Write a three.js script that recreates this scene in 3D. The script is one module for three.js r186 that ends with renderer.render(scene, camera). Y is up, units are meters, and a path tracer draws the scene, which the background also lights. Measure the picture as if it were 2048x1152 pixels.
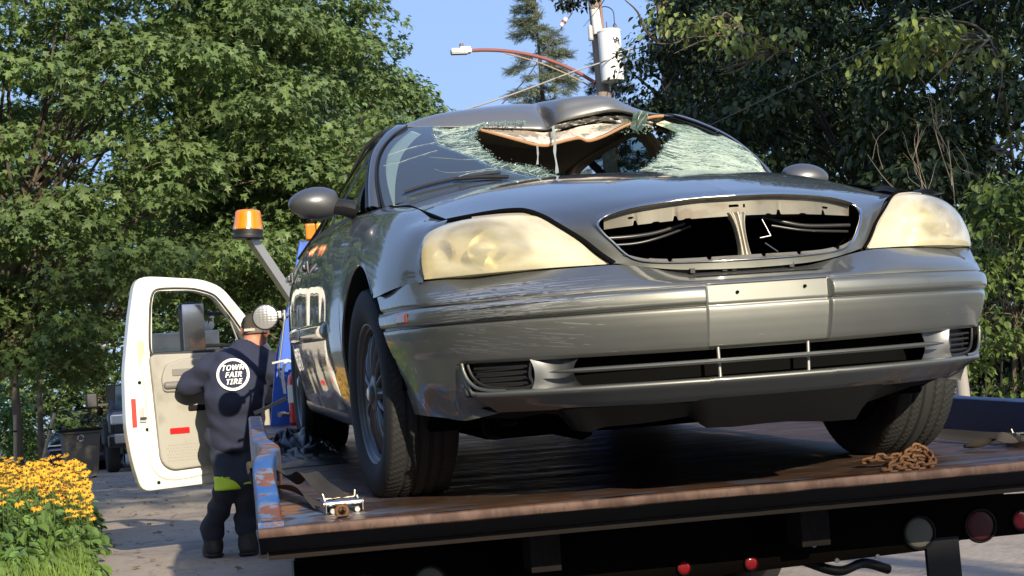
import * as THREE from 'three';
import { mergeGeometries, toCreasedNormals } from 'three/addons/utils/BufferGeometryUtils.js';
import { RoundedBoxGeometry } from 'three/addons/geometries/RoundedBoxGeometry.js';
import { MarchingCubes } from 'three/addons/objects/MarchingCubes.js';

// ---------------------------------------------------------------- camera, sky, sun, exposure
const scene = new THREE.Scene();
const DEG = Math.PI / 180;
const TILT = 2.05 * DEG;                       // the bed of the tow truck slopes up towards its cab
const EYE = new THREE.Vector3(-1.443, 1.0, 4.788);
const camera = new THREE.PerspectiveCamera(20.49, 1024 / 576, 0.1, 900);
camera.position.copy(EYE);
camera.quaternion.setFromEuler(new THREE.Euler(TILT, 0, 0))
  .multiply(new THREE.Quaternion().setFromEuler(new THREE.Euler(1.78267 * DEG, -12.15884 * DEG, -3.99252 * DEG, 'YXZ')));
scene.add(camera);
const SUN_DIR = new THREE.Vector3(0.14, 0.35, 0.925).normalize();
const sun = new THREE.DirectionalLight(new THREE.Color(1.0, 0.88, 0.69), 5);
sun.position.copy(SUN_DIR).multiplyScalar(60);
sun.castShadow = true; sun.shadow.mapSize.set(4096, 4096);
Object.assign(sun.shadow.camera, { left: -30, right: 30, top: 30, bottom: -30, near: 1, far: 160 });
scene.add(sun); scene.add(sun.target);
function makeSky() {
  const w = 512, h = 256, d = new Float32Array(w * h * 4);
  const lerp3 = (a, b, t) => a.map((v, i) => v + (b[i] - v) * t);
  for (let j = 0; j < h; j++) for (let i = 0; i < w; i++) {
    const el = ((j + 0.5) / h - 0.5) * Math.PI, az = ((i + 0.5) / w - 0.5) * 2 * Math.PI;
    const dir = [Math.cos(el) * Math.cos(az), Math.sin(el), Math.cos(el) * Math.sin(az)];
    const c = dir[0] * SUN_DIR.x + dir[1] * SUN_DIR.y + dir[2] * SUN_DIR.z;
    const t = Math.max(0, Math.sin(el));
    let col = t < 0.12 ? lerp3([0.50, 0.66, 0.90], [0.36, 0.55, 0.90], t / 0.12) : lerp3([0.36, 0.55, 0.90], [0.10, 0.22, 0.58], Math.min(1, (t - 0.12) / 0.75));
    const g = Math.exp((c - 1) * 9) * 1.3 + Math.exp((c - 1) * 2.2) * 0.22;
    col = [col[0] + g * 1.0, col[1] + g * 0.92, col[2] + g * 0.78];
    if (el < 0) col = lerp3([0.42, 0.5, 0.58], [0.2, 0.2, 0.18], Math.min(1, -el * 4));
    const k = (j * w + i) * 4;
    d[k] = col[0]; d[k + 1] = col[1]; d[k + 2] = col[2]; d[k + 3] = 1;
  }
  const t = new THREE.DataTexture(d, w, h, THREE.RGBAFormat, THREE.FloatType);
  t.mapping = THREE.EquirectangularReflectionMapping; t.magFilter = t.minFilter = THREE.LinearFilter; t.needsUpdate = true;
  return t;
}
scene.background = makeSky(); scene.environment = scene.background;
scene.backgroundIntensity = 0.8; scene.environmentIntensity = 0.8;
const renderer = new THREE.WebGLRenderer({ antialias: true });
renderer.toneMapping = THREE.LinearToneMapping; renderer.toneMappingExposure = 1.5;
renderer.shadowMap.enabled = true;

// ---------------------------------------------------------------- helpers
function rng(seed) { let a = seed >>> 0; return () => { a = (a + 0x6D2B79F5) | 0; let t = Math.imul(a ^ (a >>> 15), 1 | a); t = (t + Math.imul(t ^ (t >>> 7), 61 | t)) ^ t; return ((t ^ (t >>> 14)) >>> 0) / 4294967296; }; }
const V = (x, y, z) => new THREE.Vector3(x, y, z);
const lerp = (a, b, t) => a + (b - a) * t, clamp = (x, a = 0, b = 1) => Math.min(b, Math.max(a, x));
const smooth = (a, b, x) => { const t = clamp((x - a) / (b - a)); return t * t * (3 - 2 * t); };
const hash = (x, y, z = 0) => { let h = Math.imul(x | 0, 374761393) ^ Math.imul(y | 0, 668265263) ^ Math.imul(z | 0, 2147483647 - 19); h = Math.imul(h ^ (h >>> 13), 1274126177); return ((h ^ (h >>> 16)) >>> 0) / 4294967296; };
function noise2(x, y, per = 0, s = 0) {
  const xi = Math.floor(x), yi = Math.floor(y), fx = x - xi, fy = y - yi, ux = fx * fx * (3 - 2 * fx), uy = fy * fy * (3 - 2 * fy);
  const m = (v) => per ? ((v % per) + per) % per : v;
  return lerp(lerp(hash(m(xi), m(yi), s), hash(m(xi + 1), m(yi), s), ux), lerp(hash(m(xi), m(yi + 1), s), hash(m(xi + 1), m(yi + 1), s), ux), uy);
}
function fbm(x, y, oct = 4, per = 0, s = 0) { let a = 0, w = 0.5, t = 0; for (let i = 0; i < oct; i++) { a += w * noise2(x, y, per, s + i * 7); t += w; x *= 2; y *= 2; per *= 2; w *= 0.5; } return a / t; }
const noise3 = (x, y, z) => (noise2(x + 17.3 * Math.floor(z), y, 0, 3) * (1 - (z - Math.floor(z))) + noise2(x + 17.3 * (Math.floor(z) + 1), y, 0, 3) * (z - Math.floor(z))) * 2 - 1;

const used = new Map();
function numbered(n) { const k = used.get(n) || 0; used.set(n, k + 1); return k ? n + '_' + String(k).padStart(3, '0') : n; }
function tag(o, label, category, group) { if (label) o.userData.label = label; if (category) o.userData.category = category; if (group) o.userData.group = group; return o; }
function thing(name, label, category, pos = [0, 0, 0], group) { const g = new THREE.Group(); g.name = numbered(name); g.position.set(...pos); scene.add(g); return tag(g, label, category, group); }
function shadowed(m) { m.castShadow = true; m.receiveShadow = true; return m; }
function part(parent, name, geo, mat, label) {
  if (Array.isArray(geo)) geo = merged(geo);
  const m = shadowed(new THREE.Mesh(geo, mat)); m.name = parent === scene ? numbered(name) : name; parent.add(m); if (label) m.userData.label = label; return m;
}
function structure(name, geo, mat) { const m = part(scene, name, geo, mat); m.userData.kind = 'structure'; return m; }
function merged(list) {
  const anyCol = list.some((g) => g.attributes.color);
  return mergeGeometries(list.map((g) => {
    g = g.index ? g.toNonIndexed() : g;
    for (const k of Object.keys(g.attributes)) if (!['position', 'normal', 'uv'].concat(anyCol ? ['color'] : []).includes(k)) g.deleteAttribute(k);
    if (!g.attributes.uv) g.setAttribute('uv', new THREE.BufferAttribute(new Float32Array(g.attributes.position.count * 2), 2));
    if (anyCol && !g.attributes.color) g.setAttribute('color', new THREE.BufferAttribute(new Float32Array(g.attributes.position.count * 3).fill(1), 3));
    return g;
  }));
}
function grid(fn, nu, nv, skip) {
  const p = [], uv = [], idx = [];
  for (let j = 0; j <= nv; j++) for (let i = 0; i <= nu; i++) { const q = fn(i / nu, j / nv); p.push(q[0], q[1], q[2]); uv.push(q.length > 3 ? q[3] : i / nu, q.length > 3 ? q[4] : j / nv); }
  for (let j = 0; j < nv; j++) for (let i = 0; i < nu; i++) {
    if (skip && skip((i + 0.5) / nu, (j + 0.5) / nv)) continue;
    const a = j * (nu + 1) + i, b = a + 1, c = a + nu + 1, d = c + 1; idx.push(a, b, d, a, d, c);
  }
  const g = new THREE.BufferGeometry();
  g.setAttribute('position', new THREE.Float32BufferAttribute(p, 3)); g.setAttribute('uv', new THREE.Float32BufferAttribute(uv, 2)); g.setIndex(idx); g.computeVertexNormals(); return g;
}
// uniform Catmull-Rom through a list of points of any dimension
function cr(pts, t) {
  const n = pts.length - 1, s = clamp(t) * n, i = Math.min(n - 1, Math.floor(s)), f = s - i;
  const b = pts[i], c = pts[i + 1], a = i > 0 ? pts[i - 1] : b.map((v, k) => 2 * v - c[k]), d = i < n - 1 ? pts[i + 2] : c.map((v, k) => 2 * v - b[k]);
  return b.map((v, k) => 0.5 * (2 * v + (c[k] - a[k]) * f + (2 * a[k] - 5 * v + 4 * c[k] - d[k]) * f * f + (3 * v - a[k] - 3 * c[k] + d[k]) * f * f * f));
}
const net = (rows) => (u, v) => cr(rows.map((r) => cr(r, u)), v);
// table [key, values...] looked up smoothly by key
function table(rows, key) {
  let i = 0; while (i < rows.length - 2 && key > rows[i + 1][0]) i++;
  const f = clamp((key - rows[i][0]) / (rows[i + 1][0] - rows[i][0]));
  const a = rows[Math.max(0, i - 1)], b = rows[i], c = rows[i + 1], d = rows[Math.min(rows.length - 1, i + 2)], h = c[0] - b[0];
  return b.slice(1).map((v, k) => {
    const q = k + 1, m0 = (c[q] - a[q]) / Math.max(1e-6, c[0] - a[0]) * h, m1 = (d[q] - b[q]) / Math.max(1e-6, d[0] - b[0]) * h, f2 = f * f, f3 = f2 * f;
    return (2 * f3 - 3 * f2 + 1) * b[q] + (f3 - 2 * f2 + f) * m0 + (-2 * f3 + 3 * f2) * c[q] + (f3 - f2) * m1;
  });
}
function mirrored(g) {
  g = g.clone(); g.applyMatrix4(new THREE.Matrix4().makeScale(-1, 1, 1));
  if (g.index) { const a = g.index.array; for (let i = 0; i < a.length; i += 3) { const t = a[i]; a[i] = a[i + 1]; a[i + 1] = t; } } else {
    for (const k of Object.keys(g.attributes)) { const at = g.attributes[k], s = at.itemSize, a = at.array; for (let i = 0; i < at.count; i += 3) for (let q = 0; q < s; q++) { const t = a[i * s + q]; a[i * s + q] = a[(i + 1) * s + q]; a[(i + 1) * s + q] = t; } }
  }
  g.computeVertexNormals(); return g;
}
const box = (w, h, d, x = 0, y = 0, z = 0, r = 0) => { const g = r ? new RoundedBoxGeometry(w, h, d, 2, Math.min(r, w / 2.01, h / 2.01, d / 2.01)) : new THREE.BoxGeometry(w, h, d); g.translate(x, y, z); return g; };
function tube(pts, r, seg = 0, rad = 6) { const c = new THREE.CatmullRomCurve3(pts.map((p) => Array.isArray(p) ? V(...p) : p)); return new THREE.TubeGeometry(c, seg || pts.length * 6, r, rad, false); }
function rod(a, b, r0, r1 = r0, n = 8) {
  a = Array.isArray(a) ? V(...a) : a; b = Array.isArray(b) ? V(...b) : b;
  const g = new THREE.CylinderGeometry(r1, r0, a.distanceTo(b), n); g.applyQuaternion(new THREE.Quaternion().setFromUnitVectors(V(0, 1, 0), b.clone().sub(a).normalize())); const m = a.clone().add(b).multiplyScalar(0.5); g.translate(m.x, m.y, m.z); return g;
}
function bar(a, b, w, h, up = V(0, 1, 0)) {           // rectangular bar from a to b
  a = Array.isArray(a) ? V(...a) : a; b = Array.isArray(b) ? V(...b) : b;
  const z = b.clone().sub(a), L = z.length(); z.normalize(); const x = up.clone().cross(z).normalize(), y = z.clone().cross(x);
  const g = new THREE.BoxGeometry(w, h, L); g.applyMatrix4(new THREE.Matrix4().makeBasis(x, y, z)); const m = a.clone().add(b).multiplyScalar(0.5); g.translate(m.x, m.y, m.z); return g;
}
function extrude(pts, depth, bevel = 0, holes = []) {
  const s = new THREE.Shape(pts.map((p) => new THREE.Vector2(...p)));
  for (const h of holes) s.holes.push(new THREE.Path(h.map((p) => new THREE.Vector2(...p))));
  return new THREE.ExtrudeGeometry(s, { depth, bevelEnabled: bevel > 0, bevelSize: bevel, bevelThickness: bevel, bevelOffset: -bevel, bevelSegments: 2, curveSegments: 6 });
}
function roundPoly(pts, r, n = 4) {                    // rounds the corners of a polygon
  const out = [];
  for (let i = 0; i < pts.length; i++) {
    const p = pts[i], a = pts[(i + pts.length - 1) % pts.length], b = pts[(i + 1) % pts.length], ra = Math.min(r, Math.hypot(a[0] - p[0], a[1] - p[1]) / 2), rb = Math.min(r, Math.hypot(b[0] - p[0], b[1] - p[1]) / 2);
    const da = Math.hypot(a[0] - p[0], a[1] - p[1]), db = Math.hypot(b[0] - p[0], b[1] - p[1]);
    const s = [p[0] + (a[0] - p[0]) / da * ra, p[1] + (a[1] - p[1]) / da * ra], e = [p[0] + (b[0] - p[0]) / db * rb, p[1] + (b[1] - p[1]) / db * rb];
    for (let k = 0; k <= n; k++) { const t = k / n; out.push([(1 - t) * (1 - t) * s[0] + 2 * t * (1 - t) * p[0] + t * t * e[0], (1 - t) * (1 - t) * s[1] + 2 * t * (1 - t) * p[1] + t * t * e[1]]); }
  }
  return out;
}
function lathe(pts, n = 24) { return new THREE.LatheGeometry(pts.map((p) => new THREE.Vector2(...p)), n); }
function uvScale(g, s) { const a = g.attributes.uv; for (let i = 0; i < a.count; i++) a.setXY(i, a.getX(i) * s, a.getY(i) * s); return g; }
function boxUV(g) {                                     // uv in metres from position and face direction
  g = g.index ? g.toNonIndexed() : g; if (!g.attributes.normal) g.computeVertexNormals();
  const p = g.attributes.position, uv = new Float32Array(p.count * 2), a = V(), b = V(), c = V(), e = V();
  for (let i = 0; i < p.count; i += 3) {
    a.fromBufferAttribute(p, i); b.fromBufferAttribute(p, i + 1); c.fromBufferAttribute(p, i + 2); b.sub(a); c.sub(a); e.crossVectors(b, c);
    const ax = Math.abs(e.x), ay = Math.abs(e.y), az = Math.abs(e.z);
    for (let k = 0; k < 3; k++) { const x = p.getX(i + k), y = p.getY(i + k), z = p.getZ(i + k); const q = ay >= ax && ay >= az ? [x, z] : ax >= az ? [z, y] : [x, y]; uv[(i + k) * 2] = q[0]; uv[(i + k) * 2 + 1] = q[1]; }
  }
  g.setAttribute('uv', new THREE.BufferAttribute(uv, 2)); return g;
}
// a tiling texture computed from a function (u, v in 0..1) -> [r, g, b] linear or a single number
function tex(n, fn, { srgb = true, rep = 1, m = n } = {}) {
  const d = new Uint8Array(n * m * 4), enc = (c) => Math.round(255 * clamp(srgb ? (c <= 0.0031308 ? 12.92 * c : 1.055 * Math.pow(c, 1 / 2.4) - 0.055) : c));
  for (let j = 0; j < m; j++) for (let i = 0; i < n; i++) { let c = fn((i + 0.5) / n, (j + 0.5) / m); if (typeof c === 'number') c = [c, c, c]; const k = (j * n + i) * 4; d[k] = enc(c[0]); d[k + 1] = enc(c[1]); d[k + 2] = enc(c[2]); d[k + 3] = c.length > 3 ? Math.round(255 * clamp(c[3])) : 255; }
  const t = new THREE.DataTexture(d, n, m); t.wrapS = t.wrapT = THREE.RepeatWrapping; t.magFilter = THREE.LinearFilter; t.minFilter = THREE.LinearMipmapLinearFilter; t.generateMipmaps = true;
  if (srgb) t.colorSpace = THREE.SRGBColorSpace; t.repeat.set(rep, rep); t.needsUpdate = true; return t;
}
const rgb = (r, g, b) => new THREE.Color().setRGB(r, g, b);
const std = (c, roughness = 0.6, metalness = 0, more = {}) => new THREE.MeshStandardMaterial({ color: rgb(...c), roughness, metalness, side: THREE.DoubleSide, ...more });
const phys = (c, roughness, metalness, more = {}) => new THREE.MeshPhysicalMaterial({ color: rgb(...c), roughness, metalness, side: THREE.DoubleSide, ...more });
const mix3 = (a, b, t) => a.map((v, i) => v + (b[i] - v) * t);

// frames: the wrecked car and the truck bed share CAR; GROUND is the world
const CAR = new THREE.Matrix4().makeRotationX(TILT).multiply(new THREE.Matrix4().makeTranslation(1.443, -0.46965, -4.78793));
CAR.premultiply(new THREE.Matrix4().makeTranslation(EYE.x, EYE.y, EYE.z));
const DECK_Y = 0.022, YAW = -2.4 * DEG;
const BED = CAR.clone().multiply(new THREE.Matrix4().makeTranslation(0.0, DECK_Y, 0.63)).multiply(new THREE.Matrix4().makeRotationY(YAW));   // x across, y up from the deck, z backwards from the deck's rear edge
const inBed = (x, y, z) => V(x, y, z).applyMatrix4(BED);
function place(o, m) { m.decompose(o.position, o.quaternion, o.scale); return o; }
// point at a given distance along the view, for surveying the background
function at(px, py, dist) { const v = V((px - 1024) / 3187, -(py - 576) / 3187, -1).applyQuaternion(camera.quaternion); return EYE.clone().add(v.multiplyScalar(dist)); }
function onGround(px, dist) { const v = V((px - 1024) / 3187, 0, -1).applyQuaternion(camera.quaternion); const p = EYE.clone().add(v.multiplyScalar(dist)); p.y = 0; return p; }
// ---------------------------------------------------------------- ground
const asphalt = tex(1024, (u, v) => {
  const a = fbm(u * 5, v * 5, 5, 5, 101), b = fbm(u * 160, v * 160, 2, 160, 102), c = fbm(u * 24, v * 24, 3, 24, 103);
  const ck = Math.abs(fbm(u * 4, v * 4, 4, 4, 106) - 0.5), st = smooth(0.58, 0.70, fbm(u * 3, v * 3, 4, 3, 107));
  return mix3(mix3(mix3([0.29, 0.24, 0.185], [0.42, 0.35, 0.275], clamp(a * 1.1 - 0.05)), [0.19, 0.16, 0.13], clamp((b - 0.5) * 1.1 + smooth(0.6, 0.75, c) * 0.35)), [0.09, 0.08, 0.07], clamp(smooth(0.006, 0.001, ck) * 0.75 + st * 0.4));
});
const asphaltBump = tex(512, (u, v) => fbm(u * 150, v * 150, 3, 150, 104), { srgb: false });
function planeSheet(x0, x1, z0, z1, y, n = 1) { return grid((u, v) => { const x = lerp(x0, x1, u), z = lerp(z0, z1, v); return [x, y, z, x / 5, z / 5]; }, n, n); }
const soil = tex(512, (u, v) => mix3([0.075, 0.07, 0.035], [0.16, 0.15, 0.07], fbm(u * 20, v * 20, 5, 20, 105)));
structure('ground', planeSheet(-400, 400, -600, 300, -0.012, 1), std([1, 1, 1], 0.95, 0, { map: soil }));
{
  const edge = (z) => -2.16 - 0.062 * (-6.2 - z) + 0.03 * noise3(z * 1.7, 1, 2);
  const road = grid((u, v) => { const z = lerp(30, -60, v), x = lerp(z < -3 ? edge(z) : -3.2, 5.2 + (z < -20 ? 1.5 : 0), u); return [x, 0.0, z, x / 4, z / 4]; }, 4, 180);
  structure('road', road, std([1, 1, 1], 0.9, 0, { map: asphalt, bumpMap: asphaltBump, bumpScale: 0.004 }));
  structure('kerb_strip', grid((u, v) => { const z = lerp(-3, -34, v), x = edge(z); return [x - 0.10 + 0.12 * u, u < 0.05 || u > 0.95 ? 0.0 : 0.03, z, x, z]; }, 4, 90), std([0.34, 0.30, 0.24], 0.9, 0, { bumpMap: asphaltBump, bumpScale: 0.006 }));
  structure('driveway', planeSheet(-9, 9, -60, -24, 0.004, 2), std([1, 1, 1], 0.9, 0, { map: asphalt }));
  structure('pavement', planeSheet(5.2, 6.6, 20, -40, 0.006, 2), std([0.42, 0.39, 0.33], 0.9, 0, { bumpMap: asphaltBump, bumpScale: 0.004 }));
}
// ---------------------------------------------------------------- materials
const scuff = tex(512, (u, v) => { const a = fbm(u * 8, v * 8, 4, 8, 1), b = fbm(u * 40, v * 40, 3, 40, 5); return 0.34 + 0.12 * a + 0.06 * b; }, { srgb: false });
const M = {};
M.paint = phys([0.165, 0.168, 0.149], 0.56, 0.88, { clearcoat: 1, clearcoatRoughness: 0.14, clearcoatRoughnessMap: tex(512, (u, v) => 0.12 + 0.75 * Math.pow(fbm(u * 9, v * 7, 5, 0, 141), 2.2) + 0.25 * smooth(0.66, 0.74, fbm(u * 70, v * 60, 2, 0, 142)), { srgb: false }) });
M.paintMatt = phys([0.12, 0.125, 0.13], 0.42, 0.6, { clearcoat: 0.5, clearcoatRoughness: 0.25 });
M.black = std([0.012, 0.012, 0.013], 0.55);
M.dark = phys([0.010, 0.0095, 0.009], 0.75, 0, { specularIntensity: 0.3 });
M.cavity = phys([0.005, 0.005, 0.005], 0.95, 0, { specularIntensity: 0.04 });
M.rubber = std([0.018, 0.018, 0.018], 0.75);
M.seal = std([0.01, 0.01, 0.01], 0.45);
M.chrome = std([0.75, 0.75, 0.74], 0.13, 1);
M.steel = std([0.45, 0.44, 0.42], 0.35, 1);
M.satin = std([0.42, 0.41, 0.38], 0.42, 0.8);
M.glass = phys([0.80, 0.90, 0.86], 0.02, 0, { transmission: 1, thickness: 0, ior: 1.52 });
M.tinted = phys([0.28, 0.36, 0.34], 0.02, 0, { transmission: 1, thickness: 0, ior: 1.52 });
M.amber = phys([0.95, 0.25, 0.004], 0.25, 0, { transmission: 0.12, thickness: 0, clearcoat: 1, clearcoatRoughness: 0.08 });
M.red = phys([0.55, 0.012, 0.012], 0.25, 0, { clearcoat: 1, clearcoatRoughness: 0.1 });
M.cream = std([0.62, 0.52, 0.36], 0.8);
M.tan = std([0.42, 0.33, 0.23], 0.9);
// ---------------------------------------------------------------- the wrecked sedan (car frame: x to the car's left, y up, z forward, front axle at z = 0)
const car = thing('wrecked_sedan', 'wrecked grey sedan with crushed roof and smashed windshield riding on the truck bed', 'car');
place(car, CAR);
const RT = 0.322, WY = 0.322 + DECK_Y - 0.014;
// --- bumper cover
const PLAN = [[0, 1.096], [0.09, 1.094], [0.18, 1.084], [0.27, 1.066], [0.36, 1.038], [0.45, 1.0], [0.53, 0.955], [0.6, 0.908], [0.66, 0.86], [0.715, 0.806], [0.76, 0.745], [0.795, 0.675], [0.82, 0.6], [0.837, 0.52], [0.848, 0.44], [0.857, 0.35], [0.866, 0.25]];
const seamY = (z) => lerp(0.612, 0.633, smooth(0.28, 0.62, z));
function planPoint(s) {                                 // s -1..1 along the front, returns x, z and the inward normal
  const a = Math.abs(s), p = cr(PLAN, a), q = cr(PLAN, Math.min(1, a + 0.004)), r = cr(PLAN, Math.max(0, a - 0.004)), tx = q[0] - r[0], tz = q[1] - r[1], l = Math.hypot(tx, tz), k = s < 0 ? -1 : 1;
  return [p[0] * k, p[1], tz / l * k, -tx / l];
}
// [height, inset] from the headlight line down to the lower edge
const PROFILE = [[0.634, 0.088], [0.62, 0.066], [0.604, 0.042], [0.588, 0.02], [0.575, 0.008], [0.5665, 0.003], [0.5655, 0.0075], [0.5625, 0.0075], [0.5615, -0.004], [0.553, -0.0095], [0.538, -0.012], [0.524, -0.011], [0.5175, -0.0065], [0.5165, 0.002], [0.5125, 0.002], [0.511, -0.003], [0.505, -0.004], [0.48, 0.0], [0.455, 0.007], [0.43, 0.016], [0.418, 0.022], [0.411, 0.032]];
const LOWER = [[0.338, 0.055], [0.3395, 0.035], [0.339, 0.018], [0.335, 0.010], [0.328, 0.010], [0.322, 0.018], [0.314, 0.034], [0.304, 0.052], [0.292, 0.074], [0.280, 0.10]];
const FOG = 0.735, plateX = 0.158, endFade = (a) => smooth(0.80, 0.93, a);
const sForZ = (zt) => { let lo = 0.5, hi = 1; for (let q = 0; q < 40; q++) { const m = (lo + hi) / 2; if (planPoint(m)[1] > zt) lo = m; else hi = m; } return lo; };
const sEndAt = {}; const sEnd = (y) => { const k = Math.round(y * 500); return sEndAt[k] ??= sForZ(y > 0.335 ? Math.sqrt(0.385 * 0.385 - (y - 0.335) ** 2) : 0.385); };
const bendS = (s, y) => { const a = Math.abs(s); return a < 0.8 ? s : Math.sign(s) * (0.8 + (a - 0.8) / 0.2 * (sEnd(y) - 0.8)); };
function bumperAt(s0, y, d) {
  const s = bendS(s0, y), [x, z, nx, nz] = planPoint(s), ax = Math.abs(x);
  let inset = d, yy = y;
  if (y > 0.57) inset *= 1 - 0.93 * smooth(0.72, 0.84, ax);            // the shelf gets narrow beside the wheels
  if (y > 0.57) { const cen = 1 - smooth(0.16, 0.40, ax); inset += cen * (y - 0.57) * 0.9; yy -= cen * (y - 0.57) * 0.50; yy = lerp(yy, 0.57 + (y - 0.57) / 0.064 * (seamY(z) - 0.57), smooth(0.74, 0.79, ax)); }
  if (y < 0.432 && ax > 0.6) inset = lerp(inset, 0.018 + (0.43 - y) * 0.25, smooth(FOG - 0.01, FOG + 0.02, ax));
  const rec = 1 - smooth(plateX, plateX + 0.006, ax);
  if (y < 0.566 && y > 0.405) { inset = lerp(inset, y > 0.5165 ? 0.008 : Math.max(0.006, inset + 0.010), rec); }
  if (y < 0.515) { yy -= (1 - smooth(0, 0.9, ax)) * (0.511 - Math.max(y, 0.411)) * 0.05; }
  return [x + nx * inset, yy, z + nz * inset];
}
const bumpU = (() => { const l = []; for (let i = 0; i <= 120; i++) l.push(-1 + i / 60); for (const k of [-1, 1]) for (const e of [-0.002, 0.0, 0.004, 0.008]) { let lo = 0, hi = 1; for (let q = 0; q < 40; q++) { const m = (lo + hi) / 2; if (planPoint(m)[0] < plateX + e) lo = m; else hi = m; } l.push(k * lo); } return l.sort((a, b) => a - b); })();
function bumperStrip(list, limit = 1) {
  const us = bumpU.filter((u) => Math.abs(u) <= limit), nu = us.length - 1, nv = list.length - 1;
  return grid((u, v) => { const s = us[Math.round(u * nu)], q = list[Math.round(v * nv)], p = bumperAt(s, q[0], q[1]); return [...p, s * 1.25, q[0]]; }, nu, nv);
}
function dense(list) { const o = []; for (let i = 0; i < list.length - 1; i++) { o.push(list[i]); const n = Math.abs(list[i + 1][0] - list[i][0]) > 0.012 ? 3 : 1; for (let k = 1; k < n; k++) o.push([lerp(list[i][0], list[i + 1][0], k / n), lerp(list[i][1], list[i + 1][1], k / n)]); } o.push(list[list.length - 1]); return o; }
// scratches rubbed through the paint on the left corner of the bumper
const scratchMap = (() => {
  const n = 1024, r = rng(41), base = [0.225, 0.228, 0.203], a = new Float32Array(n * n), b = new Float32Array(n * n);
  const X = (s) => (s * 1.25 + 1.25) / 2.5 * n, Y = (y) => (y - 0.2) / 0.5 * n;
  const stroke = (arr, x0, y0, x1, y1, w, k) => { const L = Math.hypot(x1 - x0, y1 - y0) | 0; for (let i = 0; i <= L; i++) { const t = i / L, e = Math.min(1, 6 * t, 6 * (1 - t)); if (noise2(i * 0.13, k * 91, 0, 9) < 0.32) continue; const cx = x0 + (x1 - x0) * t + (noise2(i * 0.05, x0) - 0.5) * 3, cy = y0 + (y1 - y0) * t + (noise2(i * 0.06, y0) - 0.5) * 3, q = w * e; for (let yy = -3; yy <= 3; yy++) for (let xx = -2; xx <= 2; xx++) { const X2 = Math.round(cx) + xx, Y2 = Math.round(cy) + yy; if (X2 < 0 || Y2 < 0 || X2 >= n || Y2 >= n) continue; const f = clamp(q + 0.5 - Math.hypot(xx, yy)); arr[Y2 * n + X2] = Math.max(arr[Y2 * n + X2], f * k); } } };
  for (let i = 0; i < 150; i++) { const s = -0.70 + r() * 0.28, y = 0.52 + r() * 0.085, L = 18 + r() * 90; stroke(a, X(s), Y(y), X(s) + L, Y(y) + (r() - 0.4) * 12 + L * 0.05, 0.5 + r() * 1.2, 0.25 + r() * 0.6); }
  for (let i = 0; i < 60; i++) { const s = -0.66 + r() * 0.3, y = 0.44 + r() * 0.07, L = 10 + r() * 46; stroke(a, X(s), Y(y), X(s) + L, Y(y) - L * (0.3 + r() * 0.7), 0.4 + r() * 0.7, 0.15 + r() * 0.4); }
  for (let i = 0; i < 26; i++) { const s = -0.62 + r() * 0.18, y = [0.573, 0.548, 0.522][i % 3] + (r() - 0.5) * 0.008; stroke(b, X(s), Y(y), X(s) + 20 + r() * 90, Y(y) + 4, 0.8 + r() * 1.2, 0.8); }
  for (let i = 0; i < 40; i++) { const s = -0.97 + r() * 0.18, y = 0.28 + r() * 0.33; stroke(a, X(s), Y(y), X(s) + (r() - 0.5) * 10, Y(y) + 12 + r() * 40, 0.5 + r() * 0.9, 0.3 + r() * 0.5); }
  for (let i = 0; i < 90; i++) { const s = -0.9 + r() * 1.8, y = 0.25 + r() * 0.33, L = 2 + r() * 6; stroke(i % 3 ? a : b, X(s), Y(y), X(s) + L, Y(y) + (r() - 0.5) * L, 0.7, 0.5); }
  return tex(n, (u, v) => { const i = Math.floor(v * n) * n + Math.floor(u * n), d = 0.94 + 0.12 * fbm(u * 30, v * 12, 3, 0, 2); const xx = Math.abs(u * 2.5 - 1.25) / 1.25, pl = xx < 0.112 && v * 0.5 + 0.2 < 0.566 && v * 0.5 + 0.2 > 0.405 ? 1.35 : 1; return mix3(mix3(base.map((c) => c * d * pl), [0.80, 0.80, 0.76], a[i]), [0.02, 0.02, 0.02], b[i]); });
})();
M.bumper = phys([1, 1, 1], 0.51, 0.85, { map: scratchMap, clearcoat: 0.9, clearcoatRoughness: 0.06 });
function bumperUV(g) { const a = g.attributes.uv; for (let i = 0; i < a.count; i++) a.setXY(i, (a.getX(i) + 1.25) / 2.5, (a.getY(i) - 0.2) / 0.5); return g; }
const upperCover = bumperUV(bumperStrip(dense(PROFILE)));
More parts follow.
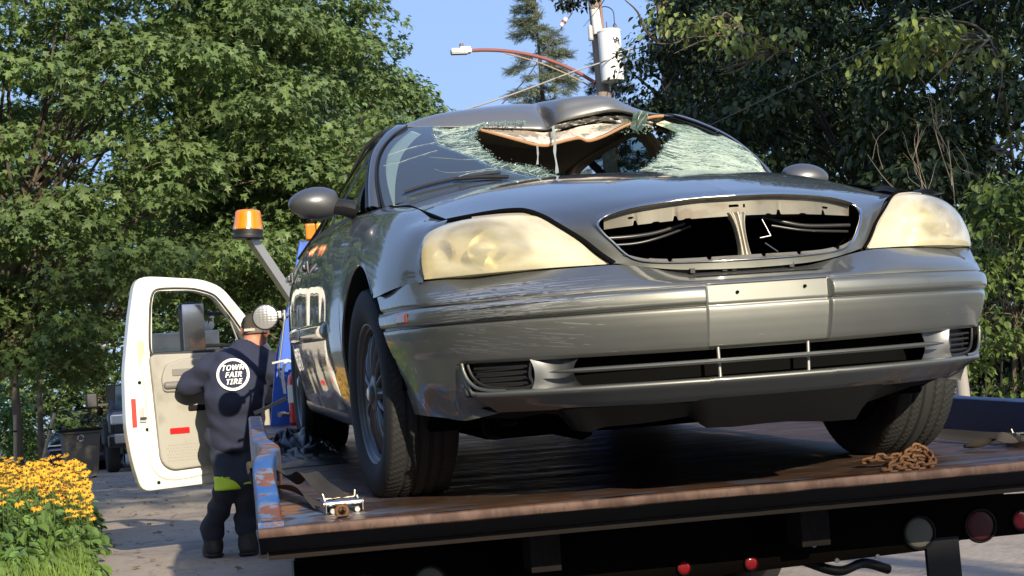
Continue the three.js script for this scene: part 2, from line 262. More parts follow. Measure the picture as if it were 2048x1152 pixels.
// the sides below the lamp line, solid down to the lip, outside the lower openings
const sideLow = [[0.411, 0.032], [0.40, 0.034], [0.385, 0.034], [0.37, 0.032], [0.355, 0.028], [0.345, 0.022], [0.339, 0.018]];
function sideInset(ax, y, d) { return lerp(d, 0.02 + (0.43 - y) * 0.12, smooth(FOG - 0.012, FOG + 0.03, ax)); }
const bumperBits = [upperCover];
{
  const us = bumpU.filter((u) => Math.abs(planPoint(u)[0]) >= 0.70);
  for (const k of [-1, 1]) {
    const su = us.filter((u) => u * k > 0), nu = su.length - 1, nv = 18;
    const edge = (ax) => ax < FOG ? lerp(0.411, 0.345, 1) : 0;
    bumperBits.push(bumperUV(grid((u, v) => {
      const s = su[Math.round(u * nu)], ax = Math.abs(planPoint(s)[0]), t = smooth(FOG - 0.02, FOG + 0.012, ax);
      const y0 = lerp(0.339, 0.411, t), y = lerp(y0, lerp(0.279, 0.262, smooth(0.70, 0.78, ax)), v); let d = y > 0.339 ? 0.03 : table(LOWER.map((q) => [-q[0], q[1]]), -y)[0];
      d = lerp(y > 0.339 ? 0.018 : d, 0.018 + (0.43 - y) * 0.25, smooth(FOG - 0.01, FOG + 0.02, ax)); d += 0.02 * smooth(0.37, 0.26, y) * (1 - smooth(0.81, 0.85, ax));
      const s2 = bendS(s, y), [x, z, nx, nz] = planPoint(s2); return [x + nx * d, y + 0.014 * smooth(0.78, 0.86, Math.abs(x)) * v, z + nz * d, s2 * 1.25, y];
    }, nu, nv)));
  }
  bumperBits.push(bumperUV((() => { const us2 = bumpU.filter((u) => Math.abs(planPoint(u)[0]) <= 0.705), nu = us2.length - 1, L = dense(LOWER), nv = L.length - 1; return grid((u, v) => { const s = us2[Math.round(u * nu)], q = L[Math.round(v * nv)], [x, z, nx, nz] = planPoint(s); return [x + nx * q[1], q[0], z + nz * q[1], s * 1.25, q[0]]; }, nu, nv); })()));
}
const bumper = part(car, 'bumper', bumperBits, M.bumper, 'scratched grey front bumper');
// lower opening: dark back wall, grille bars, fog lamp recesses, black valance under the lip
function frontSheet(x0, x1, y0, y1, d0, d1, nu = 40, nv = 6) { return grid((u, v) => { const x = lerp(x0, x1, u); let lo = 0, hi = 1; for (let q = 0; q < 30; q++) { const m = (lo + hi) / 2; if (planPoint(m)[0] < Math.abs(x)) lo = m; else hi = m; } const [, z, nx, nz] = planPoint(lo * Math.sign(x || 1)), d = lerp(d0, d1, v); return [x + nx * d, lerp(y0, y1, v), z + nz * d]; }, nu, nv); }
part(car, 'grille_backing', [frontSheet(-0.75, 0.75, 0.44, 0.32, 0.12, 0.12, 60, 2), frontSheet(-0.75, 0.75, 0.32, 0.325, 0.12, 0.02, 60, 2), frontSheet(-0.75, 0.75, 0.412, 0.43, 0.03, 0.12, 60, 2)], M.cavity);
function frontTube(x0, x1, y, d, ry, rz, n = 60) {
  return grid((u, v) => { const x = lerp(x0, x1, u); let lo = 0, hi = 1; for (let q = 0; q < 30; q++) { const m = (lo + hi) / 2; if (planPoint(m)[0] < Math.abs(x)) lo = m; else hi = m; } const [, z, nx, nz] = planPoint(lo * Math.sign(x || 1)), a = v * Math.PI * 2, e = Math.min(1, Math.sqrt(clamp(Math.min(u, 1 - u) * 14))), dd = d - Math.cos(a) * rz * e; return [x + nx * dd, y + Math.sin(a) * ry * e, z + nz * dd]; }, n, 10);
}
part(car, 'grille_bar', frontTube(-0.545, 0.545, 0.378, 0.013, 0.0068, 0.012), M.paint);
for (const x of [-0.132, 0.104]) { const z = 1.085; part(car, 'grille_upright', [rod([x, 0.412, z - 0.03], [x * 1.0 + (x > 0 ? -0.004 : 0.0), 0.338, z - 0.028], 0.0045)], M.satin); }
for (const k of [-1, 1]) {
  // pod between the middle opening and the fog lamp opening
  const pod = grid((u, v) => { const y = lerp(0.412, 0.339, v), w = 0.018 * Math.pow(Math.abs(2 * v - 1), 2.2), x = lerp(0.492 - w, 0.578 + w * 0.5, u); let lo = 0, hi = 1; for (let q = 0; q < 30; q++) { const m = (lo + hi) / 2; if (planPoint(m)[0] < x) lo = m; else hi = m; } const [, z, nx, nz] = planPoint(lo), d = 0.026 + 0.026 * (1 - Math.pow(2 * u - 1, 2)) + 0.012 * (1 - u); return [(x + nx * d), y, z + nz * d]; }, 20, 16);
  part(car, 'grille_pod', k < 0 ? mirrored(pod) : pod, M.paintMatt);
  const fog = [];
  const fx = (x, y, d) => { let lo = 0, hi = 1; for (let q = 0; q < 30; q++) { const m = (lo + hi) / 2; if (planPoint(m)[0] < x) lo = m; else hi = m; } const [, z, nx, nz] = planPoint(lo); return [x + nx * d, y, z + nz * d]; };
  for (let i = 0; i < 4; i++) { const y = 0.354 + i * 0.014; fog.push(tube([fx(0.592, y, 0.045), fx(0.63, y, 0.043), fx(0.67, y, 0.042), fx(0.705 + i * 0.006, y, 0.042)], 0.0035, 20, 5)); }
  const rim = [[0.588, 0.405], [0.592, 0.37], [0.586, 0.35], [0.60, 0.343], [0.64, 0.342], [0.68, 0.346], [0.705, 0.356], [0.722, 0.374], [0.731, 0.397], [0.733, 0.408]].map(([x, y]) => fx(x, y, 0.034));
  fog.push(tube(rim, 0.0042, 60, 6));
  fog.push(grid((u, v) => { const x = lerp(0.575, 0.74, u), y = lerp(0.412, 0.338, v); return fx(x, y, 0.06); }, 14, 6));
  const g = merged(fog); part(car, 'fog_lamp_grille', k < 0 ? mirrored(g) : g, M.black);
  const lip = tube([[0.734, 0.412], [0.731, 0.392], [0.722, 0.368], [0.706, 0.35], [0.68, 0.341], [0.64, 0.338]].map(([x, y]) => fx(x, y, 0.014)), 0.005, 40, 6);
  part(car, 'bumper_lip', k < 0 ? mirrored(lip) : lip, M.paint);
}
// black valance and deflector below the lip
{
  const VB = [[-0.82, 0.262], [-0.70, 0.258], [-0.62, 0.268], [-0.575, 0.262], [-0.545, 0.222], [-0.50, 0.214], [-0.46, 0.226], [-0.38, 0.228], [-0.30, 0.232], [-0.20, 0.240], [-0.172, 0.218], [-0.15, 0.206], [-0.06, 0.204], [0.02, 0.206], [0.10, 0.206], [0.25, 0.196], [0.36, 0.194], [0.37, 0.215], [0.40, 0.235], [0.62, 0.262], [0.82, 0.262]];
  const botAt = (x) => { for (let i = 0; i < VB.length - 1; i++) if (x <= VB[i + 1][0]) return lerp(VB[i][1], VB[i + 1][1], (x - VB[i][0]) / (VB[i + 1][0] - VB[i][0])); return 0.25; };
  part(car, 'valance', grid((u, v) => { const s = lerp(-0.93, 0.93, u), [x, z, nx, nz] = planPoint(s), d = 0.082 + 0.09 * v; return [x + nx * d, lerp(0.292, botAt(x), v), z + nz * d]; }, 160, 8), M.dark, 'black plastic air deflector under the bumper');
  part(car, 'underbody', [box(1.5, 0.03, 3.9, 0, 0.235, -1.6, 0.01), box(1.2, 0.07, 0.5, 0, 0.22, 0.1, 0.02), box(0.12, 0.1, 2.6, -0.45, 0.205, -1.4, 0.03), rod([-0.3, 0.2, 0.3], [-0.3, 0.2, -3.4], 0.04)], M.cavity);
  part(car, 'tow_hook', [tube([[-0.62, 0.28, 0.52], [-0.63, 0.245, 0.55], [-0.63, 0.215, 0.57], [-0.62, 0.208, 0.58], [-0.60, 0.207, 0.585]], 0.008, 24), tube([[-0.60, 0.27, 0.5], [-0.575, 0.24, 0.53], [-0.555, 0.237, 0.54], [-0.54, 0.243, 0.55]], 0.007, 24)], M.dark);
}
// --- hood with its grille opening
const HOODROWS = [
  [[0, 1.004, -0.42], [0.14, 1.003, -0.42], [0.30, 0.999, -0.43], [0.45, 0.987, -0.465], [0.60, 0.962, -0.52], [0.700, 0.938, -0.57]],
  [[0, 0.975, -0.12], [0.15, 0.974, -0.12], [0.32, 0.968, -0.13], [0.48, 0.953, -0.15], [0.62, 0.924, -0.17], [0.712, 0.898, -0.18]],
  [[0, 0.934, 0.2], [0.16, 0.933, 0.2], [0.32, 0.926, 0.19], [0.48, 0.909, 0.17], [0.62, 0.878, 0.15], [0.712, 0.854, 0.14]],
  [[0, 0.884, 0.52], [0.16, 0.882, 0.515], [0.31, 0.874, 0.49], [0.46, 0.857, 0.46], [0.60, 0.828, 0.42], [0.700, 0.808, 0.40]],
  [[0, 0.838, 0.74], [0.15, 0.836, 0.73], [0.285, 0.829, 0.70], [0.41, 0.816, 0.66], [0.53, 0.803, 0.61], [0.63, 0.798, 0.565]],
  [[0, 0.803, 0.875], [0.13, 0.80, 0.865], [0.25, 0.793, 0.84], [0.36, 0.78, 0.795], [0.45, 0.774, 0.745], [0.50, 0.782, 0.735]],
  [[0, 0.765, 0.945], [0.12, 0.762, 0.935], [0.225, 0.756, 0.912], [0.32, 0.746, 0.875], [0.39, 0.736, 0.84], [0.432, 0.728, 0.815]],
  [[0, 0.715, 0.972], [0.11, 0.712, 0.962], [0.205, 0.707, 0.94], [0.29, 0.70, 0.912], [0.35, 0.692, 0.885], [0.39, 0.686, 0.86]],
  [[0, 0.66, 0.985], [0.10, 0.658, 0.976], [0.19, 0.655, 0.957], [0.265, 0.653, 0.932], [0.315, 0.65, 0.91], [0.35, 0.645, 0.895]],
  [[0, 0.604, 0.985], [0.095, 0.606, 0.978], [0.18, 0.611, 0.96], [0.25, 0.621, 0.94], [0.295, 0.63, 0.92], [0.33, 0.638, 0.905]],
];
const halfHood = net(HOODROWS);
const hoodAt = (s, v) => { const q = halfHood(Math.abs(s), v); return [s < 0 ? -q[0] : q[0], q[1], q[2]]; };
// inverse: surface point for a given front-view (x, y) near the nose
function hoodXY(x, y) { let s = clamp(x / 0.42, -1, 1), v = 0.72; for (let i = 0; i < 40; i++) { const p = hoodAt(s, v), ex = x - p[0], ey = y - p[1]; const a = hoodAt(Math.min(1, s + 0.01), v), b = hoodAt(s, Math.min(1, v + 0.01)); const a1 = (a[0] - p[0]) / 0.01 || 0.4, a2 = (a[1] - p[1]) / 0.01, b1 = (b[0] - p[0]) / 0.01, b2 = (b[1] - p[1]) / 0.01 || -0.5, D = a1 * b2 - a2 * b1 || 1; s = clamp(s + clamp((ex * b2 - ey * b1) / D, -0.1, 0.1), -1, 1); v = clamp(v + clamp((a1 * ey - a2 * ex) / D, -0.1, 0.1), 0.3, 1); } return [s, v]; }
// crest of the bright trim, half outline from the top centre to the bottom centre (front view)
const TRIM = [[0, 0.797], [0.10, 0.796], [0.19, 0.790], [0.27, 0.781], [0.325, 0.769], [0.352, 0.757], [0.363, 0.745], [0.362, 0.732], [0.353, 0.714], [0.335, 0.69], [0.315, 0.664], [0.29, 0.645], [0.255, 0.635], [0.19, 0.629], [0.10, 0.6255], [0, 0.6245]];
const NT = 90;
const trimPts = []; for (let i = 0; i < 2 * NT; i++) { const t = i / NT, q = cr(TRIM, t <= 1 ? t : 2 - t); trimPts.push([t <= 1 ? q[0] : -q[0], q[1]]); }
const trimSV = trimPts.map(([x, y]) => hoodXY(x, y));
const rectSV = (i) => {                                 // matching point of the hood's border
  const [s, v] = trimSV[i], cs = 0, cv = 0.70; let ds = s - cs, dv = v - cv; dv *= 1.0;
  const th = i / (2 * NT) * 4;                          // 0 top, 1 right, 2 bottom, 3 left, measured along the outline
  const f = (a) => a; const k = th;
  const seq = [[0, 0, 0], [0.62, 1, 0], [1.38, 1, 1], [2, 0, 1], [2.62, -1, 1], [3.38, -1, 0], [4, 0, 0]];
  for (let q = 0; q < seq.length - 1; q++) if (k <= seq[q + 1][0]) { const t = f((k - seq[q][0]) / (seq[q + 1][0] - seq[q][0])); return [lerp(seq[q][1], seq[q + 1][1], t), lerp(seq[q][2], seq[q + 1][2], t)]; } return [0, 0];
};
const hoodRing = (i, r) => { const a = trimSV[i % (2 * NT)], b = rectSV(i % (2 * NT)); const t = r; return hoodAt(lerp(a[0], b[0], t), lerp(a[1], b[1], t)); };
{
  const NR = 46, steps = []; for (let j = 0; j <= NR; j++) steps.push(Math.pow(j / NR, 1.55));
  const hoodGeo = grid((u, v) => { const i = Math.round(u * 2 * NT) % (2 * NT), r = steps[Math.round(v * NR)], p = hoodRing(i, r); const near = Math.exp(-r * r * 900); const cx = trimPts[i][0], cy = trimPts[i][1] - 0.70; const l = Math.hypot(cx, cy * 2) || 1;
    const lift = 0.007 * Math.exp(-Math.pow(r / 0.02, 2)); return [p[0], p[1], p[2] + lift + near * 0]; }, 2 * NT, NR);
  part(car, 'hood', hoodGeo, M.paint, 'grey hood with an empty grille opening');
  // rolled edge of the opening and bright crest
  const inner = (i, d, drop) => { const p = hoodRing(i, 0), cx = -trimPts[i % (2 * NT)][0], cy = 0.70 - trimPts[i % (2 * NT)][1], l = Math.hypot(cx, cy * 2.2) || 1; return [p[0] + cx / l * d, p[1] + cy / l * d * 1.0, p[2] + 0.007 - drop]; };
  part(car, 'grille_trim', grid((u, v) => { const i = Math.round(u * 2 * NT), a = v * Math.PI * 1.0; return inner(i, 0.0035 * (1 - Math.cos(a)), -0.003 * Math.sin(a) + v * 0.004); }, 2 * NT, 8), M.chrome, 'bright rolled edge round the grille opening');
  // upper flange with slots and notches; lower lip
  const rust = tex(512, (u, v) => { const a = fbm(u * 10, v * 6, 5, 0, 3), s = smooth(0.56, 0.72, a) * 0.6, st = smooth(0.55, 0.8, fbm(u * 40, v * 3, 3, 0, 8)) * 0.3; return mix3([0.28, 0.265, 0.22], [0.14, 0.075, 0.04], clamp(s * 0.55 + st * 0.35)); });
  M.flange = std([1, 1, 1], 0.42, 0.55, { map: rust });
  const FB = (x) => { let y = 0.7435 - 0.012 * Math.pow(Math.abs(x) / 0.33, 2); for (const [c, w, h] of [[-0.262, 0.006, 0.012], [-0.16, 0.007, 0.012], [-0.13, 0.012, 0.003], [-0.21, 0.012, 0.003], [0.12, 0.007, 0.012], [0.09, 0.01, 0.003], [0.19, 0.012, 0.003], [0.255, 0.006, 0.012]]) y += h * (1 - smooth(w * 0.4, w, Math.abs(x - c))); return y; };
  const topY = (x) => { let y = 0.797; for (let i = 0; i < 60; i++) { const t = i / 59 * 0.42, q = cr(TRIM, t); if (q[0] <= Math.abs(x)) y = q[1]; } return y; };
  const zAt = (x) => 0.90 - 0.55 * x * x;
  const slots = [[-0.006, 0.771, 0.013, 0.0042], [0.022, 0.771, 0.003, 0.0052], [-0.272, 0.757, 0.008, 0.003], [0.262, 0.756, 0.008, 0.004]];
  part(car, 'grille_flange', grid((u, v) => { const x = lerp(-0.338, 0.338, u), t = topY(x) - 0.004, b = FB(x), roll = smooth(0, 0.14, v); return [x, lerp(t, b, v), zAt(x) + 0.028 * (1 - roll) - 0.004 * v + 0.002 * Math.sin(x * 40), u * 1.0, v * 0.2]; }, 360, 22, (u, v) => { const x = lerp(-0.338, 0.338, u), y = lerp(topY(x), FB(x), v); return slots.some(([a, b, w, h]) => Math.pow(Math.abs((x - a) / w), 4) + Math.pow(Math.abs((y - b) / h), 4) < 1); }), M.flange, 'rust stained metal flange with slots and notches');
  part(car, 'grille_lip', grid((u, v) => { const x = lerp(-0.315, 0.315, u), ax = Math.abs(x), yb = 0.633 + 0.03 * Math.pow(ax / 0.315, 6) ; let y = yb + 0.006 * (ax < 0.25 ? 1 : 0.6); for (const c of [-0.20, -0.1, 0.045, 0.145, 0.262]) y -= 0.007 * (1 - smooth(0.003, 0.006, Math.abs(x - c))); return [x, lerp(yb - 0.004, y, v), 0.965 - 0.5 * x * x - 0.012 * v, u, v * 0.1]; }, 260, 3), M.flange);
  // post in the middle of the opening
  part(car, 'grille_post', grid((u, v) => { const t = 2 * u - 1, w = 0.0135 + 0.018 * Math.pow(1 - v, 5) + 0.006 * Math.pow(v, 8); return [0.002 + t * w + 0.004 * v, lerp(0.752, 0.634, v), 0.902 + 0.032 * v - 0.010 * Math.pow(Math.abs(t), 3) + 0.006 * Math.cos(t * 9), u * 0.06, 0.3 + v * 0.2]; }, 16, 24), M.flange, 'rusty ribbed post in the grille opening');
  // what shows inside the opening
  part(car, 'engine_bay', [grid((u, v) => [lerp(-0.6, 0.6, u), lerp(0.76, 0.55, v), 0.50], 4, 4), box(1.0, 0.01, 0.4, 0, 0.59, 0.72)], M.cavity);
  part(car, 'grille_brace', [tube([[-0.36, 0.707, 0.84], [-0.27, 0.708, 0.845], [-0.2, 0.715, 0.84], [-0.12, 0.735, 0.83]], 0.0055, 30, 8), tube([[-0.36, 0.69, 0.83], [-0.26, 0.69, 0.84], [-0.2, 0.70, 0.84], [-0.1, 0.728, 0.82]], 0.004, 30, 8), tube([[0.10, 0.74, 0.82], [0.14, 0.727, 0.84], [0.2, 0.712, 0.845], [0.34, 0.706, 0.83]], 0.0055, 30, 8), tube([[0.12, 0.717, 0.83], [0.2, 0.7, 0.84], [0.34, 0.69, 0.82]], 0.004, 30, 8)], std([0.06, 0.06, 0.06], 0.35, 0.6));
  part(car, 'hood_latch', [rod([0.083, 0.733, 0.86], [0.098, 0.688, 0.875], 0.0022), rod([0.098, 0.688, 0.875], [0.068, 0.684, 0.875], 0.0022), rod([0.083, 0.67, 0.87], [0.105, 0.644, 0.9], 0.0022)], M.steel);
  // dark gap and tongue between hood nose and bumper
  part(car, 'bumper_filler', grid((u, v) => { const s = lerp(-0.42, 0.42, u), [x, z, nx, nz] = planPoint(s), d = lerp(0.075, 0.22, v); return [x + nx * d, lerp(0.5895, 0.60, v), z + nz * d]; }, 40, 4), M.black);
}

for (const [x, y] of [[-0.083, 0.543], [0.094, 0.547]]) part(car, 'plate_screw_hole', rod([x, y, 1.075], [x, y, 1.0905], 0.0042, 0.0042, 10), M.cavity);
for (const x of [-0.155, -0.07, -0.045, 0.11]) part(car, 'grille_clip', box(0.012, 0.012, 0.02, x, 0.606, 0.965), M.black);
// --- headlights: hazed yellow lens over a reflector
const haze = tex(512, (u, v) => { const a = fbm(u * 5, v * 5, 5, 0, 21), b = fbm(u * 22, v * 9, 4, 0, 22), c = fbm(u * 60, v * 60, 2, 0, 23); return mix3([0.86, 0.82, 0.62], [0.70, 0.58, 0.28], clamp((a - 0.35) * 0.55 + (b - 0.5) * 0.3 + (c - 0.5) * 0.1 + smooth(0.62, 0.95, v) * 0.5 + smooth(0.14, 0.02, u) * 0.5)); });
const hazeThin = tex(256, (u, v) => { const a = fbm(u * 7, v * 5, 5, 0, 31), d = Math.hypot((u - 0.42) / 0.30, (v - 0.45) / 0.42); return clamp(0.44 + 0.22 * smooth(1.05, 0.75, d) + (a - 0.5) * 0.28 - 0.4 * smooth(0.7, 0.95, v), 0.15, 0.92); }, { srgb: false });
M.lens = phys([1, 1, 1], 0.10, 0, { map: haze, transmission: 1, transmissionMap: hazeThin, thickness: 0, clearcoat: 0.8, clearcoatRoughness: 0.12 });
const LB = (t) => { const x = lerp(0.785, 0.351, t); const k = Math.sin(Math.PI * t); return [x + 0.012 * k, 0.6385 + 0.001 * k, lerp(0.65, 0.903, t) + 0.055 * k]; };
const LO = [[0.785, 0.6385, 0.65], [0.787, 0.667, 0.642], [0.786, 0.691, 0.63], [0.778, 0.732, 0.606], [0.757, 0.764, 0.585], [0.704, 0.788, 0.58]];
const LT = [[0.704, 0.788, 0.58], [0.655, 0.7925, 0.635], [0.60, 0.793, 0.69], [0.55, 0.790, 0.735], [0.525, 0.787, 0.752]];
const LI = [[0.351, 0.640, 0.903], [0.38, 0.672, 0.875], [0.411, 0.706, 0.852], [0.455, 0.746, 0.815], [0.49, 0.775, 0.782], [0.525, 0.787, 0.752]];
function lensAt(u, v, push = 0) {                       // u outer to inner, v bottom to top
  const b = LB(u), t = cr(LT, u), l = cr(LO, v), r = cr(LI, v), c00 = LO[0], c10 = LI[0], c01 = LT[0], c11 = LT[4], k = 16 * u * (1 - u) * v * (1 - v), bul = 0.022 * Math.pow(k, 0.6) + push;
  return b.map((_, i) => (1 - v) * b[i] + v * t[i] + (1 - u) * l[i] + u * r[i] - (1 - u) * (1 - v) * c00[i] - u * (1 - v) * c10[i] - (1 - u) * v * c01[i] - u * v * c11[i] + [0.55, 0.35, 0.76][i] * bul);
}
{
  const lens = grid((u, v) => lensAt(u, v), 48, 26);
  const back = grid((u, v) => { const p = lensAt(0.02 + 0.96 * u, 0.02 + 0.96 * v, -0.035 - 0.09 * Math.sin(Math.PI * u) * Math.sin(Math.PI * v)); return p; }, 30, 16);
  const wall = grid((u, v) => { const a = u * 4, q = a < 1 ? [a, 0] : a < 2 ? [1, a - 1] : a < 3 ? [3 - a, 1] : [0, 4 - a]; const p = lensAt(q[0], q[1], -0.001), b = lensAt(0.02 + 0.96 * q[0], 0.02 + 0.96 * q[1], -0.036); return p.map((x, i) => lerp(x, b[i], v)); }, 80, 2);
  const bowl = (() => { const g = lathe([[0.004, 0], [0.03, 0.008], [0.055, 0.03], [0.068, 0.06], [0.071, 0.075]], 32); g.rotateX(Math.PI / 2); g.scale(1.25, 0.85, 1); g.rotateY(0.35); g.translate(0.565, 0.70, 0.655); return g; })();
  const bulb = merged([rod([0.565, 0.70, 0.655], [0.582, 0.702, 0.72], 0.013, 0.009, 12)]);
  const inner = tube([0, 0.2, 0.4, 0.6, 0.8, 0.97].map((t) => lensAt(1.0, t, 0.001)).concat([lensAt(0.97, 1, 0.001), lensAt(0.6, 1.0, 0.001), lensAt(0.3, 1.0, 0.001)]), 0.0035, 60, 6);
  const turnG = (() => { const g = lathe([[0.004, 0], [0.022, 0.008], [0.034, 0.03], [0.036, 0.045]], 24); g.rotateX(Math.PI / 2); g.rotateY(0.8); g.translate(0.70, 0.705, 0.605); return g; })();
  M.housing = std([0.62, 0.57, 0.42], 0.35, 0.4); M.reflector = std([0.7, 0.68, 0.6], 0.28, 0.9);
  for (const k of [-1, 1]) {
    const f = (g) => k < 0 ? mirrored(g) : g.clone(), h = new THREE.Group(); h.name = 'headlight'; car.add(h); h.userData.label = 'yellowed hazy headlight lens';
    part(h, 'lens', f(lens), M.lens); part(h, 'housing', [f(back), f(wall)], M.housing); part(h, 'reflector', f(bowl), M.reflector); part(h, 'turn_lamp', f(turnG), std([0.55, 0.42, 0.2], 0.3, 0.4)); part(h, 'bulb', f(bulb), std([0.25, 0.24, 0.2], 0.25, 0.4)); part(h, 'lens_seal', f(inner), std([0.36, 0.31, 0.24], 0.6));
  }
}
// --- body sides
const ARCH_R = 0.385, ARCH_Y = 0.335;
const CROWN = [                                          // z, then (x, y) of seven points from the hood gap down the side
  [-3.95, 0.66, 0.96, 0.69, 0.925, 0.72, 0.86, 0.75, 0.76, 0.765, 0.62, 0.76, 0.45, 0.72, 0.25],
  [-3.4, 0.73, 0.965, 0.76, 0.93, 0.80, 0.87, 0.833, 0.76, 0.845, 0.62, 0.84, 0.45, 0.80, 0.24],
  [-2.75, 0.775, 0.965, 0.81, 0.93, 0.85, 0.87, 0.884, 0.76, 0.896, 0.62, 0.892, 0.45, 0.85, 0.23],
  [-2.2, 0.795, 0.96, 0.83, 0.93, 0.872, 0.865, 0.908, 0.76, 0.920, 0.62, 0.916, 0.45, 0.865, 0.225],
  [-1.6, 0.80, 0.95, 0.835, 0.92, 0.878, 0.86, 0.914, 0.76, 0.929, 0.62, 0.925, 0.45, 0.87, 0.22],
  [-0.9, 0.77, 0.945, 0.81, 0.925, 0.86, 0.875, 0.905, 0.78, 0.927, 0.63, 0.927, 0.45, 0.87, 0.22],
  [-0.6, 0.705, 0.944, 0.77, 0.926, 0.835, 0.88, 0.888, 0.79, 0.918, 0.65, 0.922, 0.46, 0.87, 0.22],
  [-0.3, 0.702, 0.917, 0.765, 0.903, 0.82, 0.862, 0.866, 0.79, 0.894, 0.68, 0.90, 0.48, 0.86, 0.22],
  [0.0, 0.716, 0.889, 0.772, 0.875, 0.818, 0.84, 0.855, 0.785, 0.880, 0.715, 0.885, 0.55, 0.86, 0.30],
  [0.2, 0.716, 0.861, 0.766, 0.85, 0.808, 0.822, 0.845, 0.77, 0.872, 0.69, 0.877, 0.58, 0.86, 0.35],
  [0.38, 0.704, 0.822, 0.752, 0.813, 0.797, 0.79, 0.834, 0.742, 0.860, 0.67, 0.865, 0.60, 0.855, 0.5],
  [0.5, 0.700, 0.803, 0.742, 0.795, 0.782, 0.772, 0.814, 0.73, 0.836, 0.67, 0.842, 0.61, 0.842, 0.55],
  [0.58, 0.706, 0.789, 0.75, 0.77, 0.775, 0.742, 0.795, 0.71, 0.809, 0.665, 0.813, 0.62, 0.813, 0.58],
  [0.615, 0.779, 0.73, 0.785, 0.715, 0.79, 0.70, 0.794, 0.68, 0.798, 0.655, 0.80, 0.625, 0.80, 0.60],
  [0.652, 0.784, 0.642, 0.785, 0.641, 0.786, 0.64, 0.787, 0.638, 0.788, 0.636, 0.788, 0.634, 0.788, 0.632],
];
function sectionAt(z, yLow, n, yHigh = 9) {               // points down the side at z, ending at yLow
  const t = table(CROWN, z), pts = []; for (let i = 0; i < 7; i++) pts.push([t[2 * i], t[2 * i + 1]]);
  const line = []; for (let i = 0; i <= 90; i++) { const q = cr(pts, i / 90); if (q[1] > yHigh) continue; if (q[1] < yLow) { if (line.length) { const p = line[line.length - 1], f = (p[1] - yLow) / Math.max(1e-6, p[1] - q[1]); line.push([lerp(p[0], q[0], f), yLow]); } break; } line.push(q); }
  if (line.length < 2) line.push([line[0] ? line[0][0] : pts[0][0], yLow], [line[0] ? line[0][0] : pts[0][0], yLow]);
  const len = [0]; for (let i = 1; i < line.length; i++) len.push(len[i - 1] + Math.hypot(line[i][0] - line[i - 1][0], line[i][1] - line[i - 1][1]));
  const out = []; let k = 0; for (let i = 0; i <= n; i++) { const s = i / n * len[len.length - 1]; while (k < len.length - 2 && len[k + 1] < s) k++; const f = clamp((s - len[k]) / Math.max(1e-6, len[k + 1] - len[k])); out.push([lerp(line[k][0], line[k + 1][0], f), lerp(line[k][1], line[k + 1][1], f)]); } return out;
}
const archY = (z, zc, low) => { const d = Math.abs(z - zc); return d < ARCH_R ? ARCH_Y + Math.sqrt(Math.max(0, ARCH_R * ARCH_R - d * d)) : low; };
const dent = (z, y) => 0.007 * noise3(z * 2.1 + 7, y * 2.6, 1.3) + 0.0016 * noise3(z * 6.5, y * 5, 4.1);
function sideSheet(z0, z1, low, nz, nv, { bent = 0, yHigh = 9 } = {}) {
  const zs = []; for (let i = 0; i <= nz; i++) zs.push(lerp(z0, z1, i / nz)); for (const c of [ARCH_R, -ARCH_R, ARCH_R - 0.004, 0.004 - ARCH_R]) for (const zc of [0, -2.755]) if (zc + c > Math.min(z0, z1) && zc + c < Math.max(z0, z1)) zs.push(zc + c); zs.sort((a, b) => (b - a) * Math.sign(z0 - z1));
  const cols = zs.map((z) => sectionAt(z, low(z), nv, yHigh)), n = zs.length - 1;
  return grid((u, v) => { const i = Math.round(u * n), q = cols[i][Math.round(v * nv)]; const b = bent ? bent * dent(zs[i], q[1]) * smooth(0, 0.08, v) : 0; return [q[0] + b, q[1], zs[i]]; }, n, nv);
}
const fender = sideSheet(0.651, -0.615, (z) => z > 0.263 ? seamY(z) - 0.002 : archY(z, 0, 0.235), 96, 36);
const frontDoor = sideSheet(-0.622, -1.62, () => 0.25, 60, 36, { bent: 1 });
const rearDoor = sideSheet(-1.627, -2.46, (z) => archY(z, -2.755, 0.25), 50, 36, { bent: 1 });
const quarter = sideSheet(-2.467, -3.95, (z) => archY(z, -2.755, 0.27), 70, 36);
const sill = grid((u, v) => { const z = lerp(-0.4, -2.36, u), q = cr([[0.872, 0.255], [0.868, 0.232], [0.85, 0.205], [0.80, 0.19]], v); return [q[0], q[1], z]; }, 40, 8);
const archLip = (zc, a0, a1) => { const pts = []; for (let i = 0; i <= 40; i++) { const a = lerp(a0, a1, i / 40), y = ARCH_Y + ARCH_R * Math.sin(a), z = zc + ARCH_R * Math.cos(a); const s = sectionAt(z, y, 4); pts.push([s[4][0] - 0.003, y, z]); } return tube(pts, 0.006, 80, 6); };
const wellFor = (zc) => { const g = grid((u, v) => { const a = lerp(0.02, Math.PI - 0.02, u), R = ARCH_R + 0.004; return [lerp(0.53, 0.825, v), ARCH_Y + R * Math.sin(a), zc + R * Math.cos(a)]; }, 40, 1); const c = new THREE.CircleGeometry(ARCH_R + 0.01, 32); c.rotateY(Math.PI / 2); c.translate(0.535, ARCH_Y, zc); return merged([g, c]); };
const well = wellFor(0), wellR = wellFor(-2.755).translate(-0.06, 0, 0);
const clipWell = (g) => { const a = g.attributes.position; for (let i = 0; i < a.count; i++) if (a.getY(i) < 0.2) a.setY(i, 0.2); g.computeVertexNormals(); return g; };
clipWell(well); clipWell(wellR);
